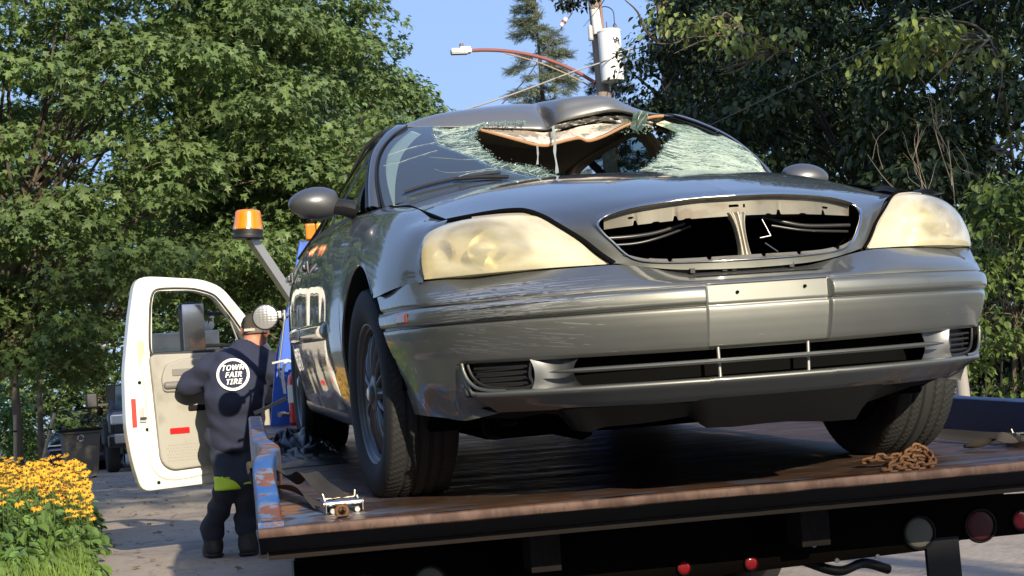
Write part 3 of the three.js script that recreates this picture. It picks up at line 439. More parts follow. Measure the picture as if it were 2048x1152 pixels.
for (const k of [-1, 1]) {
  const f = (g) => k < 0 ? mirrored(g) : g.clone();
  part(car, 'fender', [f(fender), f(archLip(0, 0.83, 3.35))], M.paint);
  const door = (name, geo, molding, hz, label) => { const d = part(car, name, f(geo), M.paint, label); part(d, 'door_molding', f(molding), M.paint); part(d, 'door_handle', [f(box(0.016, 0.028, 0.13, 0.925, 0.795, hz, 0.007)), f(box(0.01, 0.05, 0.16, 0.912, 0.795, hz, 0.004))], M.paintMatt); return d; };
  const mold = (a, b) => grid((u, v) => { const z = lerp(a, b, u), e = Math.min(1, Math.min(u, 1 - u) * 40), y = lerp(0.57, 0.505, v), s = sectionAt(z, y, 4)[4]; return [s[0] + 0.014 * e * Math.pow(Math.sin(Math.PI * clamp(v, 0.0, 1)), 0.35), y, z]; }, 60, 8);
  door('front_door', frontDoor, mold(-0.64, -1.61), -1.47, k < 0 ? 'dented door with wavy reflections' : null); door('rear_door', rearDoor, mold(-1.635, -2.40), -2.28);
  part(car, 'quarter_panel', [f(quarter), f(archLip(-2.755, 0.0, Math.PI))], M.paint);
  part(car, 'sill', f(sill), M.paintMatt); part(car, 'wheel_well', f(well), M.cavity); part(car, 'wheel_well', f(wellR), M.cavity);
  // side marker
  const mk = grid((u, v) => { const s = lerp(0.748, 0.812, u), y = lerp(0.553, 0.526, v), p = bumperAt(s, y, -0.012); const e = Math.min(1, 12 * Math.min(u, 1 - u, v, 1 - v)); const [, , nx, nz] = planPoint(s); return [p[0] - nx * 0.004 * e, p[1], p[2] - nz * 0.004 * e]; }, 24, 10);
  part(car, 'side_marker', f(mk), phys([0.26, 0.05, 0.015], 0.3, 0, { clearcoat: 1 }));
}
part(car, 'rear_end', [grid((u, v) => { const x = lerp(-0.68, 0.68, u), q = cr([[0.95, -3.25], [0.97, -3.7], [0.93, -3.98], [0.70, -4.02], [0.5, -4.05], [0.27, -3.98]], v), s = 1 - 0.12 * Math.pow(Math.abs(x) / 0.68, 4); return [x * 1.06, q[0] - 0.03 * Math.pow(Math.abs(x) / 0.8, 3), lerp(-3.3, q[1], s)]; }, 20, 24)], M.paint);
// --- wheels
const wheelProto = (() => {
  const w = new THREE.Group();
  const W2 = 0.107, R = RT;
  // tyre with grooves and tread blocks, axis along x, outer face towards +x
  const prof = [[-0.088, 0.205], [-0.101, 0.225], [-0.1085, 0.26], [-0.1065, 0.288], [-0.098, 0.304]];
  const pts = []; for (let i = 0; i <= 60; i++) { const t = i / 60; const q = cr([[-0.088, 0.204], [-0.10, 0.222], [-0.1085, 0.255], [-0.107, 0.285], [-0.099, 0.306]], t); pts.push(q); }
  const side = [...pts.filter((_, i) => i % 6 === 0)];
  const tread = []; for (let i = 0; i <= 64; i++) { const x = lerp(-0.095, 0.095, i / 64); tread.push([x, R - 0.010 * Math.pow(Math.abs(x) / 0.095, 3.2)]); }
  const all = [...side, ...tread, ...side.slice().reverse().map(([x, r]) => [-x, r])];
  const NA = 300;
  const tyre = grid((u, v) => {
    const q = all[Math.round(v * (all.length - 1))], a = u * Math.PI * 2; let r = q[1]; const x = q[0];
    if (Math.abs(x) < 0.0951 && r > 0.3) {
      let gr = 0; for (const c of [-0.052, -0.018, 0.018, 0.052]) gr = Math.max(gr, 1 - smooth(0.0032, 0.0055, Math.abs(x - c)));
      const band = x < -0.052 || x > 0.052 ? 1.15 : 1, ph = u * 84 + x * 30 * Math.sign(Math.abs(x) - 0.018) + (x > 0 ? 0.5 : 0), fr = ph - Math.floor(ph);
      if (Math.abs(x) > 0.018) gr = Math.max(gr, (1 - smooth(0.10 * band, 0.2 * band, Math.min(fr, 1 - fr))) * 0.45);
      r -= 0.0065 * gr;
    }
    return [x, r * Math.cos(a), r * Math.sin(a)];
  }, NA, all.length - 1);
  part(w, 'tyre', tyre, M.rubber);
  M.alloy = std([0.17, 0.17, 0.168], 0.4, 0.8);
  const rim = new THREE.Group(); rim.name = 'rim'; w.add(rim);
  const barrel = lathe([[0.19, -0.09], [0.185, -0.06], [0.18, 0.0], [0.188, 0.06], [0.2, 0.08], [0.207, 0.092], [0.211, 0.096], [0.213, 0.09], [0.205, 0.082], [0.196, 0.079]], 64); barrel.rotateZ(-Math.PI / 2);
  part(rim, 'rim_barrel', barrel, M.alloy);
  for (let i = 0; i < 16; i++) {
    const a = i / 16 * Math.PI * 2, g = grid((u, v) => { const r = lerp(0.045, 0.2, u), t = 2 * v - 1, w2 = lerp(0.0085, 0.0125, u) + 0.008 * Math.pow(u, 6), zz = 0.088 - 0.012 * Math.pow(u - 0.3, 2) * 4 - 0.016 * Math.pow(Math.abs(t), 2.2) - (Math.abs(t) > 0.99 ? 0.02 : 0); return [zz, r * Math.cos(a) - t * w2 * Math.sin(a), r * Math.sin(a) + t * w2 * Math.cos(a)]; }, 10, 8);
    part(rim, 'spoke', g, M.alloy);
  }
  const hub = lathe([[0.0, 0.101], [0.02, 0.101], [0.029, 0.097], [0.032, 0.09], [0.046, 0.088], [0.058, 0.083], [0.062, 0.07]], 40); hub.rotateZ(-Math.PI / 2); part(rim, 'hub', hub, M.alloy);
  const emb = lathe([[0, 0.1032], [0.016, 0.1032], [0.019, 0.1015]], 30); emb.rotateZ(-Math.PI / 2); part(rim, 'hub_cap', emb, std([0.55, 0.54, 0.5], 0.3, 1));
  const disc = lathe([[0.03, 0.02], [0.14, 0.02], [0.14, 0.0], [0.03, 0.0]], 40); disc.rotateZ(-Math.PI / 2); part(rim, 'brake_disc', disc, std([0.10, 0.09, 0.08], 0.5, 0.7));
  const bk = new THREE.CircleGeometry(0.185, 40); bk.rotateY(Math.PI / 2); bk.translate(-0.03, 0, 0); part(rim, 'brake_shield', bk, M.cavity);
  return w;
})();
for (const [x, z, turn] of [[-0.775, 0, 0.07], [0.775, 0, 0.07], [-0.775, -2.755, 0], [0.775, -2.755, 0]]) {
  const w = wheelProto.clone(); w.name = 'wheel'; w.position.set(x, WY, z); w.rotation.y = (x < 0 ? Math.PI : 0) + turn; w.rotation.x = x * 3 + z;
  w.rotation.order = 'YXZ'; car.add(w); w.children[0].name = 'tyre';
}

for (const k of [-1, 1]) {
  const edge = [[0.697, 0.935, -0.52], [0.706, 0.91, -0.28], [0.713, 0.886, 0.0], [0.713, 0.858, 0.18], [0.704, 0.826, 0.36], [0.697, 0.80, 0.505]].map(([x, y, z]) => [k * x, y + 0.001, z]);
  const front = [[0.697, 0.799, 0.51], [0.66, 0.801, 0.575], [0.60, 0.804, 0.655], [0.552, 0.803, 0.715], [0.522, 0.797, 0.752], [0.485, 0.776, 0.79], [0.45, 0.746, 0.822], [0.405, 0.707, 0.858], [0.366, 0.664, 0.893], [0.34, 0.64, 0.912]].map(([x, y, z]) => [k * x, y - 0.002, z - 0.004]);
  part(car, 'hood_gap', [tube(edge, k < 0 ? 0.007 : 0.004, 50, 6), tube(front, k < 0 ? 0.0085 : 0.0045, 70, 6)], M.cavity);
}
// --- greenhouse: roof, pillars, glass, cabin
const WBASE = [[0, 1.0, -0.445], [0.15, 0.999, -0.447], [0.30, 0.995, -0.46], [0.45, 0.983, -0.495], [0.60, 0.962, -0.55], [0.713, 0.944, -0.605]];
const WTOP = [[0, 1.285, -1.07], [0.11, 1.286, -1.073], [0.22, 1.288, -1.08], [0.33, 1.290, -1.095], [0.43, 1.291, -1.12], [0.525, 1.290, -1.15]];
function wsAt(u, v, push = 0) { const b = cr(WBASE, Math.abs(u)), t = cr(WTOP, Math.abs(u)), k = 0.10 * v * (1 - v) * (1 - 0.3 * u * u) + push, s = u < 0 ? -1 : 1; return [s * lerp(b[0], t[0], Math.pow(Math.max(0, v), 2.6)), lerp(b[1], t[1], v) + 0.85 * k, lerp(b[2], t[2], v) + 0.55 * k]; }
const inPoly = (P, x, y) => { let c = false; for (let i = 0, j = P.length - 1; i < P.length; j = i++) if ((P[i][1] > y) !== (P[j][1] > y) && x < (P[j][0] - P[i][0]) * (y - P[i][1]) / (P[j][1] - P[i][1]) + P[i][0]) c = !c; return c; };
const HOLE = [[-0.44, 0.95], [-0.467, 0.78], [-0.471, 0.706], [-0.426, 0.483], [-0.38, 0.317], [-0.312, 0.232], [-0.264, 0.189], [-0.221, 0.156], [-0.197, 0.072], [-0.155, 0.015], [0.033, -0.02], [0.19, 0.055], [0.283, 0.142], [0.349, 0.218], [0.394, 0.303], [0.443, 0.382], [0.522, 0.512], [0.677, 0.693], [0.80, 0.795], [0.84, 0.90], [0.78, 1.1], [-0.40, 1.1]];
const CRAZEL = [[-0.80, 1.0], [-0.77, 0.93], [-0.705, 0.796], [-0.653, 0.585], [-0.58, 0.476], [-0.498, 0.334], [-0.409, 0.154], [-0.30, 0.05], [-0.16, 0.0], [0.0, 0.3], [-0.3, 0.9], [-0.46, 1.0]];
const holeAt = (u, v) => inPoly(HOLE, u + 0.016 * (noise2(u * 40, v * 30) - 0.5), v + 0.03 * (noise2(u * 33 + 9, v * 33) - 0.5));
const crazeL = (u, v) => u < 0.05 && inPoly(CRAZEL, u, v), crazeR = (u, v) => u > 0.15;
const sag = (u, v) => u > 0.15 ? -0.03 * (1 - smooth(0.0, 0.45, u - 0.2 - v * 0.7)) + 0.010 * noise3(u * 9, v * 7, 2) : (crazeL(u, v) ? -0.02 * smooth(0.25, 0, Math.abs(u + 0.33 + v * 0.3)) + 0.004 * noise3(u * 14, v * 12, 5) : 0);
const ws = new THREE.Group(); ws.name = 'windshield'; ws.userData.label = 'smashed windshield with a big hole and crazed edges'; car.add(ws);
{
  const UV = (u, v) => [lerp(-0.985, 0.985, u), lerp(0.0, 0.985, v)], at3 = (u, v, p = 0) => wsAt(u, v, sag(u, v) + p);
  const sheet = (keep, nu, nv) => grid((a, b) => { const [u, v] = UV(a, b); return [...at3(u, v), u * 0.7, v * 0.65]; }, nu, nv, (a, b) => { const [u, v] = UV(a, b); return holeAt(u, v) || !keep(u, v); });
  M.windscreen = phys([0.40, 0.50, 0.55], 0.02, 0, { transmission: 0.9, thickness: 0, ior: 1.9, specularIntensity: 1 });
  part(ws, 'windshield_pane', sheet((u, v) => !crazeL(u, v) && !crazeR(u, v), 220, 120), M.windscreen);
  M.crazed = phys([0.30, 0.46, 0.38], 0.25, 0, { transmission: 0.86, thickness: 0, ior: 1.5 });
  part(ws, 'crazed_glass', sheet((u, v) => crazeL(u, v), 220, 120), M.crazed, 'crazed green band at the edge of the hole'); part(ws, 'crazed_glass', sheet((u, v) => crazeR(u, v), 220, 120), M.crazed, 'crazed green flap of glass');
  // crack lines: fine raised ridges of broken glass on both faces
  const p = [], r = rng(77); 
  const seg = (u0, v0, u1, v1, w) => { if (holeAt(u0, v0) || holeAt(u1, v1) || Math.max(v0, v1) > 0.985 || Math.min(v0, v1) < 0.005) return; const a = at3(u0, v0, 0.0025), b = at3(u1, v1, 0.0025); const dx = b[0] - a[0], dy = b[1] - a[1], l = Math.hypot(dx, dy, b[2] - a[2]) || 1; const nx = -(dy) / l * w, ny = dx / l * w; p.push(a[0] - nx, a[1] - ny, a[2], a[0] + nx, a[1] + ny, a[2], b[0] + nx, b[1] + ny, b[2], a[0] - nx, a[1] - ny, a[2], b[0] + nx, b[1] + ny, b[2], b[0] - nx, b[1] - ny, b[2]); };
  const walk = (u, v, ang, L, w, keep) => { const st = 0.018; for (let i = 0; i * st < L; i++) { const u1 = u + Math.cos(ang) * st, v1 = v + Math.sin(ang) * st * 1.15; if (!keep(u1, v1)) break; seg(u, v, u1, v1, w * (0.6 + 0.8 * r())); u = u1; v = v1; ang += (r() - 0.5) * 0.5; } };
  for (let i = 0; i < 760; i++) { const u = -0.82 + r() * 0.75, v = r() * 0.98; if (crazeL(u, v) && !holeAt(u, v)) { const tang = Math.atan2(-0.9, 0.55); walk(u, v, (r() < 0.62 ? tang + (r() - 0.5) * 0.9 : tang + Math.PI / 2 + (r() - 0.5)) + (r() < 0.5 ? Math.PI : 0), 0.05 + r() * 0.16, 0.0005 + r() * 0.0011, crazeL); } }
  for (let i = 0; i < 900; i++) { const u = 0.18 + r() * 0.8, v = r() * 0.9; if (!holeAt(u, v)) { const fan = Math.atan2(v + 0.15, u - 1.25) + Math.PI; walk(u, v, r() < 0.66 ? fan + (r() - 0.5) * 0.7 + (r() < 0.5 ? Math.PI : 0) : r() * 6.28, 0.06 + r() * 0.28, 0.0005 + r() * 0.0011, crazeR); } }
  for (let i = 0; i < 6; i++) walk(-0.35 - r() * 0.35, r() * 0.7, 3.0 + (r() - 0.5) * 0.7, 0.1 + r() * 0.3, 0.0006, (u, v) => u > -0.97 && v > 0.01);
  const cg = new THREE.BufferGeometry(); cg.setAttribute('position', new THREE.Float32BufferAttribute(p, 3)); cg.computeVertexNormals();
  const crackM = part(ws, 'glass_cracks', cg, phys([0.36, 0.46, 0.41], 0.35, 0, { transmission: 0.3, thickness: 0 })); crackM.userData.kind = 'stuff';
  // crushed crumbs of glass along the torn edges and the roof line
  const cr2 = [], rr = rng(5); 
  const crumb = (q, s) => { const g = new THREE.TetrahedronGeometry(s * (0.6 + rr())); g.rotateX(rr() * 6); g.rotateY(rr() * 6); g.translate(...q); cr2.push(g); };
  for (let i = 0; i < 1300; i++) { const k = Math.floor(rr() * (HOLE.length - 4)), t = rr(), a = HOLE[k], b = HOLE[k + 1]; const u = lerp(a[0], b[0], t) + (rr() - 0.5) * 0.04 + (a[0] < 0 ? -0.02 : 0.02) * rr() * 2, v = clamp(lerp(a[1], b[1], t) + (rr() - 0.5) * 0.05, 0.0, 0.97); if (Math.abs(u) < 0.16) continue; crumb(at3(u, v, 0.002), 0.0020); }
  for (let i = 0; i < 330; i++) { const u = -0.78 + rr() * 0.62, v = 0.93 + rr() * 0.06; crumb(at3(u, v, 0.003 - rr() * 0.01), 0.003); }
  for (let i = 0; i < 200; i++) { const u = 0.30 + rr() * 0.4, v = 0.88 + rr() * 0.1; crumb(at3(u, v, -rr() * 0.03), 0.0035); }
  for (let i = 0; i < 500; i++) { const t = rr(), u = lerp(0.8, 0.99, rr()), v = lerp(0.1, 0.9, t); crumb(at3(u, v, 0.002), 0.0024); }
  M.crumb = phys([0.38, 0.52, 0.46], 0.1, 0, { transmission: 0.55, thickness: 0, ior: 1.5 });
  part(ws, 'glass_crumbs', cr2, M.crumb).userData.kind = 'stuff';
  // torn strips of laminated glass
  const strip = (pts, w) => grid((u, v) => { const q = cr(pts, v), t = 2 * u - 1, tw = Math.sin(v * 7) * 0.9; return [q[0] + t * w * (0.6 + 0.6 * noise2(v * 9, 3)) * Math.cos(tw), q[1], q[2] + t * w * Math.sin(tw)]; }, 3, 40);
  part(ws, 'torn_glass_strip', strip([[0.017, 1.258, -1.05], [-0.012, 1.19, -0.92], [-0.046, 1.125, -0.80], [-0.08, 1.07, -0.65], [-0.118, 1.022, -0.50]], 0.0055), phys([0.45, 0.50, 0.43], 0.5, 0, { transmission: 0.35, thickness: 0 }), 'pale twisted strip of torn laminated glass');
  part(ws, 'torn_glass_strip', strip([[-0.061, 1.184, -1.0], [-0.095, 1.13, -0.86], [-0.13, 1.08, -0.73]], 0.0038), phys([0.42, 0.45, 0.42], 0.5, 0, { transmission: 0.3, thickness: 0 }));
  part(ws, 'hanging_shard', grid((u, v) => [0.33 + 0.06 * u - 0.02 * v + 0.01 * Math.sin(9 * u), 1.297 - v * (0.02 + 0.065 * Math.pow(Math.sin(Math.PI * clamp(u * 0.8 + 0.2)), 0.8)), -1.03 + 0.02 * v + 0.008 * Math.sin(u * 12 + v * 5)], 14, 10), M.crazed);
  // dark printed border along the pillars, wiper
  const frit = (s) => grid((u, v) => { const w = lerp(1.0, 0.935 + 0.018 * v, u), vv = lerp(0.0, 1.0, v); return wsAt(s * w, vv, -0.002); }, 3, 40);
  part(ws, 'windshield_border', frit(-1), M.seal); part(ws, 'windshield_border', frit(1), M.seal);
  part(car, 'wiper', [tube([-0.86, -0.78, -0.68, -0.55, -0.42].map((u, i) => wsAt(u, [0.035, 0.05, 0.058, 0.06, 0.055][i] + 0.02, 0.014)), 0.005, 30, 6), tube([-0.40, -0.5, -0.62].map((u, i) => wsAt(u, [0.0, 0.03, 0.06][i], 0.02)), 0.007, 20, 6)], M.black);
  part(car, 'cowl', grid((u, v) => { const s = lerp(-1, 1, u), b = cr(WBASE, Math.abs(s)), x = s < 0 ? -b[0] : b[0]; return [x, b[1] - 0.012 - 0.01 * Math.sin(v * 3), b[2] + 0.045 * v - 0.02]; }, 50, 4), M.black);
}
// roof
const RX = [-0.53, -0.40, -0.23, -0.10, -0.012, 0.02, 0.048, 0.15, 0.25, 0.36, 0.45, 0.53];
const rrow = (ys, zs, sx = 1) => RX.map((x, i) => [x * sx, ys[i], zs[i]]);
const ROOF = [
  rrow([1.288, 1.277, 1.264, 1.252, 1.245, 1.254, 1.272, 1.289, 1.302, 1.292, 1.294, 1.288], [-1.15, -1.125, -1.10, -1.085, -1.08, -1.115, -1.07, -1.045, -1.04, -1.09, -1.12, -1.15]),
  rrow([1.294, 1.283, 1.270, 1.258, 1.251, 1.258, 1.278, 1.296, 1.309, 1.298, 1.298, 1.291], [-1.147, -1.115, -1.085, -1.065, -1.06, -1.12, -1.055, -1.025, -1.02, -1.075, -1.115, -1.147]),
  rrow([1.300, 1.304, 1.300, 1.292, 1.284, 1.283, 1.312, 1.332, 1.338, 1.316, 1.305, 1.294], [-1.165, -1.14, -1.11, -1.09, -1.085, -1.16, -1.072, -1.038, -1.036, -1.10, -1.14, -1.165]),
  rrow([1.307, 1.335, 1.345, 1.342, 1.335, 1.322, 1.358, 1.373, 1.367, 1.335, 1.313, 1.297], [-1.20, -1.19, -1.175, -1.16, -1.165, -1.235, -1.115, -1.085, -1.085, -1.15, -1.19, -1.20]),
  rrow([1.312, 1.350, 1.370, 1.378, 1.378, 1.374, 1.386, 1.388, 1.375, 1.345, 1.320, 1.301], [-1.27, -1.27, -1.27, -1.27, -1.27, -1.29, -1.26, -1.25, -1.25, -1.26, -1.27, -1.27]),
  rrow([1.325, 1.368, 1.395, 1.405, 1.405, 1.403, 1.405, 1.402, 1.388, 1.36, 1.335, 1.312], RX.map(() => -1.50), 1.02),
  rrow([1.335, 1.374, 1.40, 1.412, 1.413, 1.413, 1.412, 1.41, 1.398, 1.375, 1.352, 1.33], RX.map(() => -2.0), 1.05),
  rrow([1.31, 1.345, 1.37, 1.38, 1.381, 1.381, 1.38, 1.378, 1.368, 1.347, 1.33, 1.31], RX.map(() => -2.65), 1.04),
];
const roofAt = net(ROOF);
part(car, 'roof', grid((u, v) => roofAt(u, v), 180, 90), phys([0.185, 0.188, 0.18], 0.40, 0.5, { clearcoat: 0.75, clearcoatRoughness: 0.12 }), 'buckled grey roof with a folded front edge');
part(car, 'roof_rail', [tube([[-0.24, 1.262, -1.12], [-0.12, 1.25, -1.10], [-0.03, 1.243, -1.10], [0.03, 1.262, -1.11], [0.12, 1.29, -1.09], [0.24, 1.303, -1.08], [0.36, 1.292, -1.11], [0.46, 1.29, -1.14]], 0.008, 60, 6), tube([[-0.36, 1.268, -1.12], [-0.12, 1.243, -1.09], [0.0, 1.238, -1.09], [0.1, 1.262, -1.09], [0.26, 1.282, -1.08], [0.4, 1.279, -1.11]], 0.006, 60, 6)], M.black);
part(car, 'torn_roof_frame', grid((u, v) => { const x = lerp(0.02, 0.42, u); return [x, 1.262 + 0.028 * Math.sin(Math.PI * u) - 0.022 * v + 0.006 * noise3(u * 14, v * 4, 2), -1.06 - 0.02 * v + 0.012 * noise3(u * 22, v * 6, 7)]; }, 60, 8), std([0.22, 0.22, 0.21], 0.45, 0.6), 'torn metal edge under the lifted roof');
// pillars and roof sides
const PIL = [[0.757, 0.945, -0.66], [0.730, 1.053, -0.81], [0.686, 1.168, -0.985], [0.622, 1.25, -1.13], [0.582, 1.29, -1.23], [0.572, 1.305, -1.34], [0.566, 1.325, -1.55], [0.572, 1.335, -2.0], [0.56, 1.31, -2.6], [0.60, 1.22, -2.95], [0.70, 1.06, -3.25], [0.78, 0.95, -3.42]];
const PIN = [[0.722, 0.943, -0.603], ...[0.3, 0.6, 0.84].map((v) => { const q = wsAt(1.0, v, 0.004); return [q[0] + 0.004, q[1], q[2]]; }), [0.527, 1.294, -1.145], [0.53, 1.313, -1.27], [0.541, 1.328, -1.5], [0.555, 1.337, -2.0], [0.55, 1.315, -2.65], [0.56, 1.23, -3.0], [0.62, 1.07, -3.35], [0.70, 0.96, -3.55]];
{
  const pillar = grid((u, v) => { const a = cr(PIN, v), b = cr(PIL, v), k = Math.sin(Math.PI * u) * 0.014; return [lerp(a[0], b[0], u) + k * 0.7, lerp(a[1], b[1], u) + k * 0.6, lerp(a[2], b[2], u) + k * 0.3]; }, 10, 120);
  const lipIn = tube(PIN.slice(0, 6), 0.004, 60, 5), lipOut = tube(PIL, 0.009, 140, 6);
  const lower = (z) => { const t = table(CROWN, z); return [t[0] - 0.004, t[1] - 0.004]; };
  const top = (z) => { let best = PIL[0]; for (let i = 0; i <= 200; i++) { const q = cr(PIL, i / 200); if (Math.abs(q[2] - z) < Math.abs(best[2] - z)) best = q; } return best; };
  const glass = (z0, z1, slant0 = 0, slant1 = 0) => grid((u, v) => { const zb = lerp(z0, z1, u), zt = lerp(z0 + slant0, z1 + slant1, u), z = lerp(zb, zt, v), b = lower(zb), t = top(Math.min(zt, -0.66)); return [lerp(b[0], t[0] - 0.012, v) + 0.012 * Math.sin(Math.PI * v), lerp(b[1], t[1] - 0.012, v), z]; }, 20, 10);
  const g1 = glass(-0.66, -1.60, -0.0, -0.02), g2 = glass(-1.68, -2.42, -0.0, -0.1);
  const bp = glass(-1.59, -1.69, -0.0, -0.02), cp = glass(-2.40, -2.52, -0.1, -0.1);
  const frame = (z0, z1) => { const p = []; for (let i = 0; i <= 10; i++) { const z = lerp(z0, z1, i / 10), b = lower(z); p.push([b[0] + 0.006, b[1] + 0.004, z]); } return tube(p, 0.008, 30, 6); };
  for (const k of [-1, 1]) {
    const f = (g) => k < 0 ? mirrored(g) : g.clone();
    part(car, 'pillar', [f(pillar)], M.paint); part(car, 'window_seal', [f(lipOut), f(lipIn), f(frame(-0.7, -2.5))], M.seal);
    part(car, 'door_pillar', f(bp), M.seal); part(car, 'door_pillar', f(cp), M.seal);
    if (k < 0) { part(car, 'side_window', f(g1), M.tinted); part(car, 'side_window', f(g2), M.tinted); }
    else part(car, 'side_window', f(g2), M.tinted);
    // cabin side trim
    const trim = grid((u, v) => { const a = cr(PIN.slice(0, 6), v), w = lerp(0.0, 0.075, u) * Math.pow(Math.sin(Math.PI * clamp(v * 0.84 + 0.09)), 0.5); return [a[0] - 0.022 - w * 0.9, a[1] - 0.012 + 0.012 * Math.sin(Math.PI * u), a[2] - 0.05 - 0.35 * w]; }, 8, 40);
    part(car, 'pillar_trim', f(trim), std([0.78, 0.74, 0.56], 0.75), 'cream trim on the windshield pillar');
    const bt = grid((u, v) => { const z = lerp(-1.56, -1.70, u), b = lower(z), t = top(z); return [lerp(b[0], t[0], v) - 0.035 - 0.02 * Math.sin(Math.PI * u), lerp(b[1], t[1], v), z - 0.04 * v]; }, 8, 12);
    part(car, 'door_pillar_trim', f(bt), M.cream);
    const rt = grid((u, v) => { const q = cr(PIL.slice(4, 12), v); return [q[0] - 0.02 - 0.06 * u, q[1] - 0.01 - 0.035 * Math.sin(u * 2.4), q[2]]; }, 6, 40); part(car, 'roof_side_trim', f(rt), M.tan);
    const dt = grid((u, v) => { const z = lerp(-0.65, -2.45, u), y = lerp(0.94, 0.4, v), t = table(CROWN, z); return [0.74 - 0.03 * v + (t[0] - 0.80) * 0.6, y, z]; }, 20, 6); part(car, 'door_trim', f(dt), M.tan);
  }
  M.rearTint = phys([0.05, 0.06, 0.06], 0.03, 0, { transmission: 0.9, thickness: 0 }); part(car, 'rear_window', grid((u, v) => { const x = lerp(-1, 1, u), a = [0.53, 1.31, -2.7], b = [0.66, 0.97, -3.4]; return [lerp(a[0], b[0], v) * x, lerp(a[1], b[1], v) + 0.05 * (1 - x * x) * (1 - v), lerp(a[2], b[2], v) - 0.05 * (1 - x * x)]; }, 16, 10), M.rearTint);
  // sagging headliner: pale backing sheet bent down at the front, brown foam edge
  const HF = [[-0.285, 1.262, -1.02], [-0.20, 1.238, -1.0], [-0.125, 1.218, -0.99], [-0.075, 1.207, -0.985], [-0.03, 1.205, -0.985], [0.005, 1.214, -0.985], [0.06, 1.226, -0.99], [0.10, 1.229, -0.99], [0.135, 1.214, -0.985], [0.20, 1.226, -0.995], [0.30, 1.262, -1.02], [0.40, 1.285, -1.06], [0.47, 1.287, -1.09]].map(([x, y, z], i, l) => [x, y - 0.030 * Math.sin(Math.PI * clamp((i + 0.8) / 13)), z]);
  M.fibre = std([1, 1, 1], 0.95, 0, { map: tex(256, (u, v) => mix3([0.56, 0.50, 0.43], [0.24, 0.20, 0.16], clamp(smooth(0.5, 0.72, fbm(u * 14, v * 3, 4, 0, 131)) + smooth(0.45, 0.1, u) * 0.6 * smooth(0.2, 0.9, v) + smooth(0.62, 0.75, fbm(u * 60, v * 4, 2, 0, 132)) * 0.5))), bumpMap: scuff, bumpScale: 0.006 }); 
  part(car, 'headliner', [grid((u, v) => { const q = cr(HF, u); const s = Math.sin(v * Math.PI / 2); return [q[0], lerp(q[1] + 0.006, Math.max(q[1] + 0.006, 1.240 + 0.035 * Math.pow(Math.abs(u - 0.45) * 1.8, 1.5) + 0.01 * smooth(0.5, 0.7, u)), v) + 0.004 * noise3(u * 9, v * 3, 3), q[2] - 0.005 - 0.085 * s * s]; }, 90, 8)], M.fibre, 'pale fibre backing of the torn headliner');
  part(car, 'headliner_edge', grid((u, v) => { const q = cr(HF, u), a = v * Math.PI * 2; return [q[0], q[1] + 0.0062 * Math.sin(a), q[2] + 0.004 * Math.cos(a)]; }, 120, 8), std([0.36, 0.20, 0.10], 0.95), 'brown foam edge of the torn headliner');
  part(car, 'ceiling', grid((u, v) => { const q = cr(HF, u), w = lerp(q[0], (u * 2 - 1) * 0.56, smooth(0, 0.35, v)); return [w, lerp(q[1] - 0.006, 1.30 + 0.03 * Math.sin(u * Math.PI), smooth(0, 0.4, v)) - 0.05 * Math.pow(v, 4), lerp(q[2] - 0.004, -2.75, v)]; }, 60, 40), std([0.36, 0.29, 0.21], 0.95));
  part(car, 'dome_light', (() => { const g = new THREE.TorusGeometry(0.045, 0.012, 8, 24); g.rotateX(Math.PI / 2); g.translate(0.12, 1.285, -1.6); return g; })(), M.tan);
  part(car, 'dashboard', grid((u, v) => { const x = lerp(-0.70, 0.70, u), q = cr([[0.965, -0.52], [0.955, -0.72], [0.945, -0.92], [0.90, -1.0], [0.7, -1.02]], v); return [x, q[0] - 0.05 * Math.pow(Math.abs(x) / 0.7, 2), q[1] - 0.1 * Math.pow(Math.abs(x) / 0.7, 2)]; }, 20, 16), M.dark);
  const seat = (x, z) => [box(0.5, 0.62, 0.14, x, 0.72, z, 0.06), box(0.5, 0.16, 0.5, x, 0.45, z + 0.3, 0.06)], rest = (x, z) => [box(0.27, 0.15, 0.1, x, 1.05, z, 0.045), rod([x - 0.07, 1.0, z], [x - 0.07, 1.05, z], 0.007), rod([x + 0.07, 1.0, z], [x + 0.07, 1.05, z], 0.007)];
  M.seat = std([0.05, 0.04, 0.03], 0.9);
  for (const x of [-0.37, 0.37]) { const s = part(car, 'seat', seat(x, -1.62), M.seat); part(s, 'headrest', rest(x, -1.66), M.seat); }
  part(car, 'rear_seat', [box(1.25, 0.6, 0.16, 0, 0.74, -2.62, 0.06), box(1.25, 0.16, 0.5, 0, 0.46, -2.35, 0.06)], M.seat);
  part(car, 'steering_wheel', (() => { const g = new THREE.TorusGeometry(0.19, 0.016, 8, 32); g.rotateX(-0.45); g.translate(0.37, 0.90, -1.12); return g; })(), M.black);
  part(car, 'parcel_shelf', box(1.2, 0.02, 0.6, 0, 0.955, -3.05), M.dark);
  part(car, 'boot_lid', grid((u, v) => { const x = lerp(-0.78, 0.78, u); return [x, 0.975 - 0.04 * Math.pow(Math.abs(x) / 0.78, 2) - 0.02 * v, lerp(-3.38, -3.95, v)]; }, 16, 6), M.paint);
  part(car, 'cabin_floor', box(1.4, 0.02, 2.6, 0, 0.28, -1.7), M.cavity);
}
// lifted sliver of torn fender edge on the left front corner
part(car, 'torn_fender_edge', grid((u, v) => { const q = cr([[0.60, 0.838, 0.44], [0.65, 0.828, 0.48], [0.685, 0.815, 0.53], [0.715, 0.806, 0.58], [0.745, 0.80, 0.62]], u), w = 0.03 * (1 - u) * (0.4 + 0.6 * Math.sin(u * 9 + 1)); return [q[0] + w * v * 0.3, q[1] - w * v * 0.4 + 0.006 * Math.sin(u * 12), q[2] - 0.06 * v]; }, 30, 4), M.paint, 'bent sliver of fender beside the headlight');
